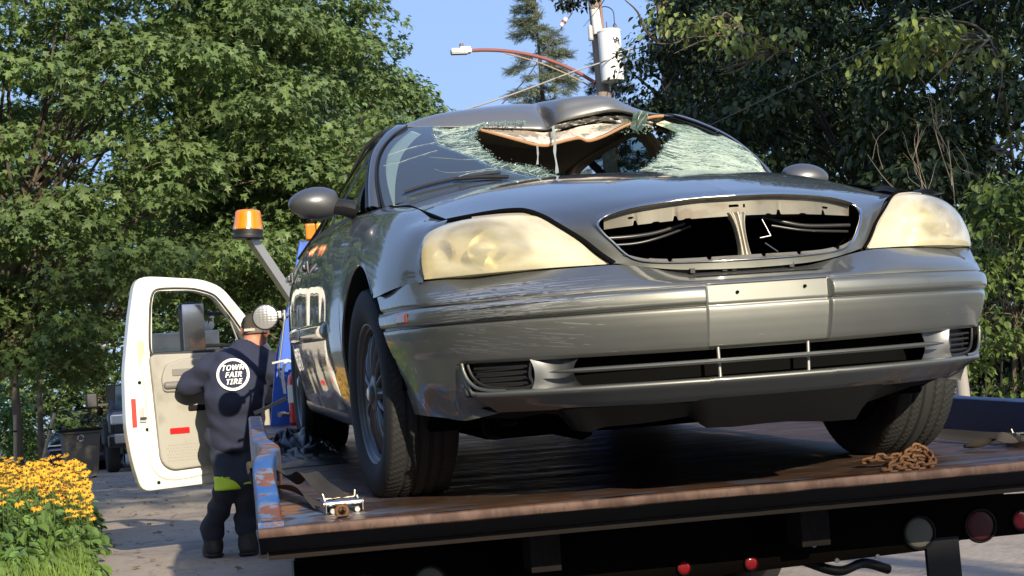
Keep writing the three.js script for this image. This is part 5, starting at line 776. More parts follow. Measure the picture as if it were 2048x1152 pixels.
  function chain(t, path, step, seed) { const c = new THREE.CatmullRomCurve3(path.map((p) => V(...p))), L = c.getLength(), n = Math.floor(L / step), r = rng(seed); for (let i = 0; i < n; i++) { const p = c.getPointAt(i / n), d = c.getTangentAt(i / n), m = part(t, 'link', link, chainMat); m.position.copy(p); m.quaternion.setFromUnitVectors(V(0, 0, 1), d); m.rotateZ((i % 2 ? 1.35 : 0.15) + (r() - 0.5) * 0.7); } }
  const hk = bedThing('chain_hook', 'short rusty chain and hook holding the ratchet by the bent left rail', 'chain', -1.030, 0.0, -0.185); hk.scale.setScalar(0.75);
  chain(hk, [[0, 0.02, 0.0], [0.01, 0.022, 0.05], [0.015, 0.02, 0.09]], 0.034, 3); part(hk, 'anchor_ring', [new THREE.TorusGeometry(0.02, 0.007, 8, 18).translate(0, 0.02, 0.115)], chainMat); part(hk, 'keyhole_slot', (() => { const g = new THREE.CircleGeometry(1, 24); g.rotateX(-Math.PI / 2); g.scale(0.055, 1, 0.02); g.translate(-0.02, 0.005, 0.125); return g; })(), std([0.22, 0.12, 0.06], 0.9));
  const ch = bedThing('rusty_chain', 'heap of orange rusty chain links beside the front tyre', 'chain', 0.575, 0.0, -0.07); ch.scale.setScalar(0.62); ch.rotateY(0.35);
  chain(ch, [[-0.16, 0.012, 0.02], [-0.10, 0.016, 0.055], [-0.03, 0.015, 0.07], [0.05, 0.018, 0.08], [0.10, 0.02, 0.04], [0.12, 0.03, -0.02], [0.09, 0.045, -0.05], [0.04, 0.035, -0.02], [0.0, 0.03, 0.02], [-0.05, 0.045, 0.02], [-0.09, 0.03, -0.01], [-0.13, 0.02, 0.0]], 0.033, 11);
  chain(ch, [[0.10, 0.02, 0.05], [0.135, 0.04, 0.0], [0.15, 0.065, -0.05], [0.11, 0.085, -0.07], [0.06, 0.07, -0.06], [0.0, 0.05, -0.08], [-0.06, 0.05, -0.14], [-0.12, 0.03, -0.2]], 0.033, 12);
  part(ch, 'grab_hook', [tube([[0.15, 0.055, -0.06], [0.17, 0.075, -0.09], [0.20, 0.07, -0.10], [0.205, 0.04, -0.08], [0.195, 0.02, -0.05]], 0.011, 24, 8)], chainMat);
  // crumpled black tarp beside the left rail
  const tp = bedThing('black_tarp', 'crumpled black plastic tarp along the bent left rail', 'tarp', -1.09, 0.0, -3.2);
  part(tp, 'tarp_sheet', (() => { const g = grid((u, v) => { const x = lerp(-0.13, 0.22, u), z = lerp(-1.3, 1.15, v), e = Math.sin(Math.PI * clamp(u * 0.98 + 0.01)) * Math.pow(Math.sin(Math.PI * clamp(v)), 0.5), f = Math.abs(noise3(x * 16, z * 7, 3)) + 0.6 * Math.abs(noise3(x * 30, z * 15, 6)); return [x + 0.03 * noise3(x * 8, z * 9, 1), 0.004 + e * (0.02 + 0.11 * f * (0.5 + 0.5 * Math.sin(z * 3 + 1.2))), z + 0.05 * noise3(x * 9, z * 8, 5)]; }, 60, 160); return toCreasedNormals(g, 0.4); })(), std([0.012, 0.012, 0.012], 0.35));
  part(tp, 'tarp_bar', bar([-0.13, 0.13, -1.5], [0.05, 0.20, -1.5], 0.03, 0.02), M.steel);
}
// ---------------------------------------------------------------- foliage
// leaf outlines, lying in the xz plane with the stalk at the origin, about one unit long
function leafGeo(outline, fold, droop) {               // outline: right half [x, z] from stalk to tip
  const p = [], mid = outline.map(([, z]) => [0, -droop * z * z, z]);
  for (let i = 0; i < outline.length - 1; i++) for (const s of [-1, 1]) {
    const a = mid[i], b = mid[i + 1], c = [s * outline[i][0], fold * outline[i][0] - droop * outline[i][1] ** 2, outline[i][1]], d = [s * outline[i + 1][0], fold * outline[i + 1][0] - droop * outline[i + 1][1] ** 2, outline[i + 1][1]];
    if (outline[i][0] > 0.001) p.push(...a, ...c, ...d); p.push(...a, ...d, ...b);
  }
  const g = new THREE.BufferGeometry(); g.setAttribute('position', new THREE.Float32BufferAttribute(p, 3)); g.computeVertexNormals(); return g;
}
const mapleLeaf = (() => {                              // five pointed lobes
  const tips = [[0, 1.05], [0.17, 0.62], [0.55, 0.66], [0.26, 0.30], [0.46, 0.04], [0.13, 0.06], [0, 0]]; const p = [];
  const c = [0, 0.02, 0.25];
  for (const s of [-1, 1]) for (let i = 0; i < tips.length - 1; i++) { const a = tips[i], b = tips[i + 1]; const h = (q) => [s * q[0], 0.18 * Math.abs(q[0]) - 0.22 * q[1] * q[1] + 0.02 - 0.25 * q[0] * q[0], q[1]]; p.push(...c, ...h(a), ...h(b)); }
  const g = new THREE.BufferGeometry(); g.setAttribute('position', new THREE.Float32BufferAttribute(p, 3)); g.computeVertexNormals(); return g;
})();
const ovalLeaf = leafGeo([[0.0, 0], [0.22, 0.22], [0.30, 0.48], [0.20, 0.78], [0, 1]], 0.3, 0.2);
const tinyLeaf = leafGeo([[0.0, 0], [0.34, 0.4], [0, 1]], 0.25, 0.2);
const needleSpray = (() => { const p = [], r = rng(8); for (let i = 0; i < 26; i++) { const z = i / 26, a = r() * 6.283, l = 0.28 * (1 - 0.4 * z), dx = Math.cos(a) * l, dy = Math.sin(a) * l * 0.7, w = 0.022; p.push(-w, 0, z, w, 0, z, dx, dy, z + 0.2); } p.push(-0.02, 0, 0, 0.02, 0, 0, 0, 0, 1); const g = new THREE.BufferGeometry(); g.setAttribute('position', new THREE.Float32BufferAttribute(p, 3)); g.computeVertexNormals(); return g; })();
const leafMat = (c, t = 0.35, rough = 0.55) => phys(c, rough, 0, { transmission: t, thickness: 0, specularIntensity: 0.5 });
const L = { maple: leafMat([0.155, 0.228, 0.075], 0.5, 0.5), tall: leafMat([0.135, 0.205, 0.068], 0.45), dark: leafMat([0.034, 0.055, 0.020], 0.25, 0.5), litTone: leafMat([0.20, 0.25, 0.06], 0.45, 0.45), bush: leafMat([0.125, 0.185, 0.042], 0.42), conifer: leafMat([0.016, 0.026, 0.016], 0.1, 0.8), spruce: leafMat([0.24, 0.28, 0.20], 0.12, 0.7), hedge: leafMat([0.13, 0.22, 0.05], 0.4) };  // right-hand trees: shade put into the dark green, sunlight into the bright green
const bark = std([1, 1, 1], 0.95, 0, { map: tex(256, (u, v) => mix3([0.055, 0.042, 0.03], [0.16, 0.125, 0.09], fbm(u * 18, v * 5, 4, 0, 111))), bumpMap: tex(256, (u, v) => fbm(u * 18, v * 5, 4, 0, 112), { srgb: false }), bumpScale: 0.02 });
const _m = new THREE.Matrix4(), _q = new THREE.Quaternion(), _e = new THREE.Euler(), _c = new THREE.Color();
// scatter leaves in flat sprays; sprays: [{c, r (Vector3 radii), n, tilt}]
function leafCloud(parent, name, geo, mat, sprays, size, seed, { keep, up = 0.75, vary = 0.55, solo = 0, hang = 0.5 } = {}) {
  const r = rng(seed), list = [];
  for (const s of sprays) for (let i = 0; i < s.n; i++) {
    let x, y, z; do { x = 2 * r() - 1; y = 2 * r() - 1; z = 2 * r() - 1; } while (x * x + y * y + z * z > 1);
    const p = V(s.c.x + x * s.r.x, s.c.y + y * s.r.y - s.r.y * 0.9 * (x * x + z * z), s.c.z + z * s.r.z);
    if (p.y < 0.05 || (keep && !keep(p))) continue;
    const yaw = Math.atan2(x, z) + (r() - 0.5) * 2.2, sz = size * (0.5 + 0.85 * r()), tone = (s.tone || 1) * (1 - vary / 2 + vary * r());
    _e.set(hang * (-0.2 + 1.6 * r()), yaw, (r() - 0.5) * 2.2 * (1.25 - up), 'YXZ'); _q.setFromEuler(_e); list.push([_m.clone().compose(p, _q, V(sz, sz, sz)), tone, (r() - 0.5) * 0.12]);
  }
  if (solo) {                                           // the leaves that show largest are parts of their own
    const fwd = V(0, 0, -1).applyQuaternion(camera.quaternion), rt = V(1, 0, 0).applyQuaternion(camera.quaternion), upv = V(0, 1, 0).applyQuaternion(camera.quaternion), p = V();
    const seen = list.map((e, i) => { p.setFromMatrixPosition(e[0]).add(parent.position).sub(EYE); const d = p.dot(fwd), a = Math.abs(p.dot(rt) / d), b = Math.abs(p.dot(upv) / d); return [a < 0.31 && b < 0.17 ? d / e[0].getMaxScaleOnAxis() : 1e9, i]; }).filter((q) => q[0] < 1e8).sort((x, y) => x[0] - y[0]).slice(0, solo);
    const tones = [0.78, 0.92, 1.06, 1.2].map((t) => { const m = mat.clone(); m.color.multiplyScalar(t); return m; }), out = new Set();
    for (const [, i] of seen) { out.add(i); const t = list[i][1], m = part(parent, 'leaf', geo, tones[t < 0.85 ? 0 : t < 1 ? 1 : t < 1.13 ? 2 : 3]); list[i][0].decompose(m.position, m.quaternion, m.scale); }
    const rest = list.filter((_, i) => !out.has(i)); list.length = 0; list.push(...rest);
  }
  const n = list.length, im = new THREE.InstancedMesh(geo, mat, Math.max(1, n)); shadowed(im); im.name = name; im.userData.kind = 'stuff';
  list.forEach(([m, t, w], i) => { im.setMatrixAt(i, m); im.setColorAt(i, _c.setRGB(t * (1 + w), t, t * (1 - w))); });
  im.count = n; parent.add(im); return im;
}
function branchTube(a, b, r0, r1, bendy, r) { const m1 = a.clone().lerp(b, 0.35).add(V((r() - 0.5) * bendy, (r() - 0.3) * bendy, (r() - 0.5) * bendy)), m2 = a.clone().lerp(b, 0.7).add(V((r() - 0.5) * bendy, (r() - 0.3) * bendy, (r() - 0.5) * bendy)); const c = new THREE.CatmullRomCurve3([a, m1, m2, b]); const g = new THREE.TubeGeometry(c, 10, 1, 6, false), p = g.attributes.position, n = 7; for (let i = 0; i <= 10; i++) { const ctr = c.getPointAt(i / 10), rad = lerp(r0, r1, i / 10); for (let k = 0; k < n; k++) { const q = i * n + k; p.setXYZ(q, ctr.x + (p.getX(q) - ctr.x) * rad, ctr.y + (p.getY(q) - ctr.y) * rad, ctr.z + (p.getZ(q) - ctr.z) * rad); } } g.computeVertexNormals(); return g; }
// a broad-leaved tree: trunk, limbs to spray centres inside an ellipsoid crown
function tree({ name = 'tree', label, group, base, height, crown, crownR, sprays, perSpray, leaf, mat, size, seed, trunkR = 0.2, sprayR = [0.6, 0.2, 0.6], keep, shell = 0.55, limbs = 40, hang = 0.5, solo = 0, barkMat = bark, category = 'tree' }) {
  const t = thing(name, label, category, [base.x, 0, base.z], group), r = rng(seed), list = [], o = V(base.x, 0, base.z);
  let guard = 0;
  while (list.length < sprays && guard++ < sprays * 30) {
    let x, y, z; do { x = 2 * r() - 1; y = 2 * r() - 1; z = 2 * r() - 1; } while (x * x + y * y + z * z > 1);
    const d = Math.sqrt(x * x + y * y + z * z), k = Math.pow(d, 0.6 - 0.5 * shell) / d; const c = V(crown.x + x * k * crownR.x, crown.y + y * k * crownR.y, crown.z + z * k * crownR.z);
    if (noise3(c.x * 0.7 + seed, c.y * 0.8, c.z * 0.7) < -0.42) continue;
    if (keep && !keep(c)) continue; c.sub(o); const q = 0.65 + 0.7 * r(); list.push({ c, r: V(sprayR[0] * q, sprayR[1] * q, sprayR[2] * q), n: Math.round(perSpray * q), tone: 0.8 + 0.4 * r() });
  }
  const top = V((crown.x - base.x) * 0.6, Math.min(height * 0.8, crown.y), (crown.z - base.z) * 0.6), geos = [branchTube(V(0, -0.05, 0), top, trunkR, trunkR * 0.35, 0.3, r)];
  part(t, 'trunk', geos, barkMat);
  const lb = []; for (let i = 0; i < Math.min(limbs, list.length); i++) { const s = list[Math.floor(r() * list.length)], f = 0.35 + 0.55 * r(), a = V(0, 0, 0).lerp(top, f); lb.push(branchTube(a, s.c.clone(), trunkR * 0.22, 0.006, 0.35, r)); }
  if (lb.length) part(t, 'limbs', lb, barkMat).userData.kind = 'stuff';
  leafCloud(t, 'crown', leaf, mat, list, size, seed + 1, { hang, solo }); return t;
}
// --- left: near maple with large leaves, filling the upper left
{
  const c = at(250, 330, 18.5);
  const hole1 = at(110, 95, 18.5), hole2 = at(600, 70, 18.5), g0 = at(305, 725, 18), g1 = at(515, 600, 18), gap = (p) => p.x > g0.x - 0.5 && p.x < g1.x + 0.3 && p.y > g0.y - 0.5 && p.y < g1.y + 0.2;
  const b = at(-60, 900, 18);
  tree({ name: 'maple_tree', label: 'big maple with large pale green leaves at the left edge of the photo', base: V(b.x, 0, b.z), height: 8, crown: V(c.x - 0.3, c.y + 0.6, c.z - 0.6), crownR: V(2.6, 3.1, 2.6), sprays: 430, perSpray: 135, leaf: mapleLeaf, mat: L.maple, solo: 300, size: 0.092, seed: 201, trunkR: 0.13, sprayR: [0.55, 0.14, 0.55], shell: 0.35, hang: 0.9, limbs: 60,
    keep: (p) => { return p.y > 1.45 + 0.12 * Math.sin(p.x * 5) && !gap(p) && p.distanceTo(hole1) > 0.5 && p.distanceTo(hole2) > 0.35; } });
  const c2 = at(610, 250, 20.5), b2 = at(800, 900, 22);
  tree({ name: 'maple_tree', label: 'second maple with large leaves above the orange beacon', base: V(b2.x - 1.2, 0, b2.z), height: 8, crown: V(c2.x - 0.2, c2.y - 0.3, c2.z - 0.4), crownR: V(1.5, 3.0, 1.8), sprays: 240, perSpray: 130, leaf: mapleLeaf, mat: L.maple, solo: 300, size: 0.088, seed: 211, trunkR: 0.12, sprayR: [0.55, 0.15, 0.55], shell: 0.3, hang: 0.9, limbs: 40, keep: (p) => !gap(p) });
  // dense darker trees behind them
  const c3 = at(180, 420, 38);
  tree({ name: 'background_tree', label: 'dense green tree behind the big maple at the left', base: V(c3.x, 0, c3.z), height: 10, crown: V(c3.x, 4.6, c3.z), crownR: V(5.2, 4.4, 2.6), sprays: 420, perSpray: 100, leaf: mapleLeaf, mat: L.tall, size: 0.15, seed: 221, sprayR: [0.8, 0.3, 0.8], shell: 0.5, trunkR: 0.2, keep: (p) => p.y > 1.2 });
  const c4 = at(600, 560, 37);
  tree({ name: 'background_tree', label: 'shaded green tree behind the open cab door', base: V(c4.x, 0, c4.z), height: 9, crown: V(c4.x, 4.2, c4.z), crownR: V(3.6, 4.0, 2.2), sprays: 340, perSpray: 100, leaf: mapleLeaf, mat: L.tall, size: 0.14, seed: 231, sprayR: [0.8, 0.3, 0.8], shell: 0.5, trunkR: 0.2, keep: (p) => p.y > 0.9 });
  // tall tree whose rounded crown stands against the sky
  const c5 = at(640, 300, 46);
  tree({ name: 'tall_tree', label: 'tall leafy tree with rounded crown against the blue sky left of the street lamp', base: V(c5.x, 0, c5.z), height: 14, crown: V(c5.x - 0.6, c5.y - 0.5, c5.z), crownR: V(3.1, 5.0, 3.0), sprays: 420, perSpray: 85, leaf: ovalLeaf, mat: L.tall, size: 0.17, seed: 241, sprayR: [0.62, 0.34, 0.62], shell: 0.75, trunkR: 0.3, hang: 0.7 });
  const c6 = at(800, 330, 48);
  tree({ name: 'tall_tree', label: 'lower rounded green crown beside the wrecked car roof', base: V(c6.x, 0, c6.z), height: 11, crown: V(c6.x - 0.3, c6.y - 0.6, c6.z), crownR: V(2.0, 3.5, 2.3), sprays: 220, perSpray: 85, leaf: ovalLeaf, mat: L.tall, size: 0.17, seed: 251, sprayR: [0.55, 0.32, 0.55], shell: 0.75, trunkR: 0.25, hang: 0.7 });
  // far low hedge of pale shrubs under the maples
  const h1 = at(120, 880, 34);
  for (const [px, d, s, label] of [[-70, 30, 0, 'pale green shrub behind the wooden stakes at the far left'], [85, 40, 1, 'pale green shrub beyond the leaning wooden stake'], [330, 38, 2, 'leafy shrub far behind the open cab door']]) { const g = onGround(px, d); tree({ name: 'shrub', category: 'shrub', label, group: 'shrubs under the maples', base: g, height: 2, crown: V(g.x, 1.0, g.z), crownR: V(1.0, 1.1, 0.9), sprays: 70, perSpray: 60, leaf: ovalLeaf, mat: L.hedge, size: 0.12, seed: 261 + s, sprayR: [0.4, 0.25, 0.4], trunkR: 0.05, limbs: 12 }); }
}
// --- right: trees with shade put into dark leaf colour, sprays with sunlight in theirs
{
  const dk = (px, py, d, rx, ry, rz, n, seed, label, mat = L.dark, leaf = ovalLeaf, size = 0.125, per = 95) => { const c = at(px, py, d); return tree({ name: 'shade_toned_tree', label, base: V(c.x, 0, c.z), height: 12, crown: c, crownR: V(rx, ry, rz), sprays: n, perSpray: per, leaf, mat, size, seed, sprayR: [0.55, 0.24, 0.55], shell: 0.4, trunkR: 0.16, hang: 0.9, limbs: 10, barkMat: darkBark }); };
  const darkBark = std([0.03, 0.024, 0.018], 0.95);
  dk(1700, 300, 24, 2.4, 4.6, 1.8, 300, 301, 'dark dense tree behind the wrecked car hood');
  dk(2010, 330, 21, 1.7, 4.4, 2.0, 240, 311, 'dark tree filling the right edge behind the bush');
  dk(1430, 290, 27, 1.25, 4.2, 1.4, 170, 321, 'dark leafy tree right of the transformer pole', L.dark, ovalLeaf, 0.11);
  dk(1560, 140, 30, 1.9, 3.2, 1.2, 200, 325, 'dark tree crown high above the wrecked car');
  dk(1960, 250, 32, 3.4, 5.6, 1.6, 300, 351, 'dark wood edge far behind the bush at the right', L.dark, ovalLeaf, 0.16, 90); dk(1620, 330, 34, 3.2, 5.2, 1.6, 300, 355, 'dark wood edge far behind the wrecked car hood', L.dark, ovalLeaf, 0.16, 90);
  // front branches, sunlight put into their brighter leaf colour
  const litTone = (px, py, d, w, h, n, seed, label) => { const c = at(px, py, d), t = thing('leafy_branch', label, 'branch', [c.x, c.y, c.z], 'sunlit branches of the dark trees'), r = rng(seed), sp = []; for (let i = 0; i < n; i++) { sp.push({ c: V((r() - 0.5) * w, (r() - 0.5) * h, (r() - 0.5) * w * 0.7), r: V(0.3, 0.12, 0.3), n: 34, tone: 0.85 + 0.4 * r() }); } const bg = sp.slice(0, 12).map((s) => branchTube(V(w * 0.7, h * 0.4, -0.8), s.c.clone(), 0.02, 0.004, 0.2, r)); part(t, 'twigs', bg, bark).userData.kind = 'stuff'; leafCloud(t, 'leaves', ovalLeaf, L.litTone, sp, 0.095, seed + 1, { hang: 1.0, solo: 200 }); };
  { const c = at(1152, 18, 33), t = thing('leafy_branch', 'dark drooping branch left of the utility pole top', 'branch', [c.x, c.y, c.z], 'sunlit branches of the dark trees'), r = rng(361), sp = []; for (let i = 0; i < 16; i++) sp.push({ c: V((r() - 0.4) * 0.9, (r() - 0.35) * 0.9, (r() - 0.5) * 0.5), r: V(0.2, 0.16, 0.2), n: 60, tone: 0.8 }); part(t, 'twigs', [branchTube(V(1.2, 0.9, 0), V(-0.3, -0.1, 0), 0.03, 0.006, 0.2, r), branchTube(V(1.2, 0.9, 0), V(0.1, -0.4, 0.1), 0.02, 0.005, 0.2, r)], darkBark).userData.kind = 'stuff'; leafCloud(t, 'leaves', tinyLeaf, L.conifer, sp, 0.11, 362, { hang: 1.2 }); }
  litTone(1400, 70, 19, 1.2, 0.7, 26, 331, 'leafy branch painted sunlit right of the transformer');
  litTone(1500, 110, 18, 0.9, 0.5, 14, 335, 'small spray painted sunlit above the hood middle');
  litTone(1900, 130, 15.5, 1.3, 1.0, 40, 341, 'large leafy branch painted sunlit at the upper right');
  litTone(2030, 290, 15, 0.3, 0.25, 5, 345, 'little spray painted sunlit at the right edge');
}
// --- trees behind the viewer and beside the road that shade the right side and show as reflections
{
  for (const [x, z, cy, rx, ry, label, seed] of [[-10.5, 1.0, 9.6, 5.0, 6.4, 'tall street tree on the left verge beside the viewer', 411], [-9, 17, 6.5, 4.2, 5.0, 'street tree on the left verge behind the viewer', 412], [-7.6, 5.5, 3.3, 2.6, 3.0, 'low leafy tree on the left verge beside the viewer', 416], [-7.9, -2.0, 3.0, 2.4, 2.9, 'low leafy tree on the left verge level with the truck bed', 417], [10.8, 2.5, 8.8, 3.6, 4.6, 'big street tree on the right verge beside the viewer', 415]]) tree({ name: 'street_tree', label, base: V(x, 0, z), height: cy + ry, crown: V(x, cy, z), crownR: V(rx, ry, rx), sprays: 190, perSpray: 60, leaf: ovalLeaf, mat: L.tall, size: 0.26, seed, sprayR: [0.9, 0.4, 0.9], trunkR: 0.22, limbs: 14 });
}
{
  tree({ name: 'street_tree', label: 'slender street tree leaning over the road behind the viewer', base: V(5.6, 0, 12), height: 11, crown: V(2.3, 10.8, 11), crownR: V(1.9, 0.9, 1.5), sprays: 26, perSpray: 55, leaf: ovalLeaf, mat: L.tall, size: 0.24, seed: 421, sprayR: [0.7, 0.3, 0.7], trunkR: 0.16, limbs: 14 });
}
// --- spruce and dark conifers by the pole
function conifer(name, label, base, height, r0, levels, mat, seed, yMin = 0, dens = 1) {
  const t = thing(name, label, 'tree', [base.x, 0, base.z]), r = rng(seed); part(t, 'trunk', rod([0, 0, 0], [0, height, 0], 0.16, 0.015, 8), bark);
  const list = [], br = [];
  for (let l = 0; l < levels; l++) { const f = l / levels, y = lerp(yMin, height * 0.985, f), R = r0 * Math.pow(1 - f, 0.75) * (0.75 + 0.5 * r()) + 0.12, nb = 5 + Math.floor(r() * 3); for (let k = 0; k < nb; k++) { const a = r() * 6.283, R2 = R * (0.6 + 0.6 * r()), tip = V(Math.cos(a) * R2, y - 0.28 * R2 + 0.1 * r(), Math.sin(a) * R2), root = V(0, y, 0); br.push(rod(root, tip, 0.018, 0.004, 4)); const n = Math.round((10 + 34 * R2) * dens); for (let i = 0; i < n; i++) { const q = Math.sqrt(r()) , p = root.clone().lerp(tip, q); p.x += (r() - 0.5) * 0.28 * (1.1 - 0.5 * q); p.z += (r() - 0.5) * 0.28; p.y += (r() - 0.65) * 0.18; _e.set(-0.5 + r() * 1.1, Math.PI / 2 - a + (r() - 0.5) * 1.8, (r() - 0.5), 'YXZ'); const s = 0.17 + 0.13 * r(); list.push([new THREE.Matrix4().compose(p, new THREE.Quaternion().setFromEuler(_e), V(s, s, s)), 0.7 + 0.6 * r()]); } } }
  part(t, 'boughs', br, bark).userData.kind = 'stuff';
  const im = new THREE.InstancedMesh(needleSpray, mat, list.length); list.forEach(([m, c], i) => { im.setMatrixAt(i, m); im.setColorAt(i, _c.setRGB(c, c, c * 0.95)); }); im.name = 'crown'; im.userData.kind = 'stuff'; shadowed(im); t.add(im); return t;
}
{
  const s = at(1078, 100, 46); conifer('spruce_tree', 'grey green spruce rising behind the street lamp arm', V(s.x, 0, s.z), 13.8, 1.7, 27, L.spruce, 501, 4, 2.6);
  const k = at(1180, 150, 52); conifer('dark_conifer', 'dark conifer behind the transformer pole', V(k.x + 0.7, 0, k.z), 12.9, 2.3, 24, L.conifer, 511, 3, 2.4);
  const m = at(1385, 200, 44); conifer('dark_conifer', 'dark conifer with bare reddish trunk right of the transformer', V(m.x, 0, m.z), 15.5, 1.6, 26, L.conifer, 521, 7, 1.5);
  const tk = at(1330, 200, 34); const bt = thing('dead_tree', 'sunlit reddish bare trunk between the transformer and the dark trees', 'tree', [tk.x, 0, tk.z]); part(bt, 'trunk', branchTube(V(0, 0, 0), V(0.1, 10.5, 0), 0.2, 0.12, 0.3, rng(5)), std([0.20, 0.13, 0.09], 0.95)); part(bt, 'limbs', [branchTube(V(0.02, 7.0, 0), V(-0.9, 7.7, 0.3), 0.05, 0.01, 0.2, rng(6)), branchTube(V(0.02, 8.2, 0), V(-0.8, 9.1, 0.3), 0.05, 0.01, 0.2, rng(7)), branchTube(V(0.02, 7.6, 0), V(0.9, 8.0, 0.2), 0.05, 0.01, 0.2, rng(8))], bark).userData.kind = 'stuff';
}
// --- sunlit bush and bare twigs at the right
{
  const b = at(2010, 600, 13.5);
  tree({ name: 'bush', solo: 250, category: 'bush', label: 'sunlit yellow green bush beside the right corner of the bumper', base: V(b.x + 0.1, 0, b.z), height: 2.4, crown: V(b.x + 0.1, 1.55, b.z), crownR: V(0.62, 1.05, 0.5), sprays: 105, perSpray: 52, leaf: ovalLeaf, mat: L.bush, size: 0.075, seed: 601, sprayR: [0.2, 0.12, 0.2], trunkR: 0.03, limbs: 20, hang: 0.8 });
  const w = at(1905, 420, 14.5), t = thing('bare_shrub', 'bare leafless twigs rising behind the right headlight', 'shrub', [w.x, 0, w.z]), r = rng(611), tw = []; const stem = (a, b, r0, n) => { tw.push(branchTube(a, b, r0, r0 * 0.35, 0.12, r)); if (n > 0) for (let i = 0; i < 4; i++) { const f = 0.35 + 0.6 * r(), p = a.clone().lerp(b, f), L2 = a.distanceTo(b) * (0.25 + 0.3 * r()), an = (r() - 0.5) * 1.6; stem(p, p.clone().add(V(Math.sin(an) * L2, Math.cos(an) * L2, (r() - 0.5) * L2 * 0.6)), r0 * 0.5, n - 1); } };
  stem(V(0, 0.6, 0), V(0.02, 3.0, 0), 0.011, 2); stem(V(0.15, 0.6, 0), V(0.42, 2.5, 0.1), 0.009, 1); stem(V(-0.05, 0.6, 0), V(-0.25, 2.4, 0), 0.009, 2); stem(V(0.3, 0.6, 0), V(0.62, 2.35, 0), 0.009, 1); part(t, 'twig', tw, std([0.22, 0.18, 0.13], 0.9)).userData.kind = 'stuff';
  const f = at(2050, 745, 15); const fp = thing('white_fence', 'pale white fence panel low at the right edge', 'fence', [f.x + 0.45, 0, f.z]); for (let i = 0; i < 5; i++) part(fp, 'board', box(0.17, 1.15, 0.03, -0.2 + i * 0.18, 0.58, 0, 0.008), std([0.55, 0.55, 0.53], 0.6)); part(fp, 'fence_post', box(0.1, 1.25, 0.1, 0.75, 0.62, 0, 0.01), std([0.6, 0.6, 0.58], 0.6));
  const st = at(1925, 770, 13), sp = thing('pale_stump', 'pale weathered post behind the dark right rail', 'post', [st.x, 0, st.z]); part(sp, 'post', lathe([[0, 0], [0.07, 0], [0.06, 0.5], [0.045, 1.0], [0.055, 1.3], [0, 1.32]], 10), std([0.26, 0.245, 0.22], 0.9)); 
  const dg = onGround(2030, 15), gr = []; const rr = rng(71); for (let i = 0; i < 700; i++) { const x = (rr() - 0.5) * 2.4, z = (rr() - 0.5) * 1.6, h = 0.06 + 0.12 * rr(); gr.push(new THREE.ConeGeometry(0.006, h, 3).rotateX((rr() - 0.5) * 0.9).rotateZ((rr() - 0.5) * 0.9).translate(x, h / 2, z)); } const g = part(scene, 'dry_grass', gr, std([0.42, 0.36, 0.18], 0.95)); g.position.set(dg.x, 0, dg.z); g.userData.kind = 'stuff'; tag(g, 'dry pale grass on the verge under the deck at the right edge', 'grass');
}
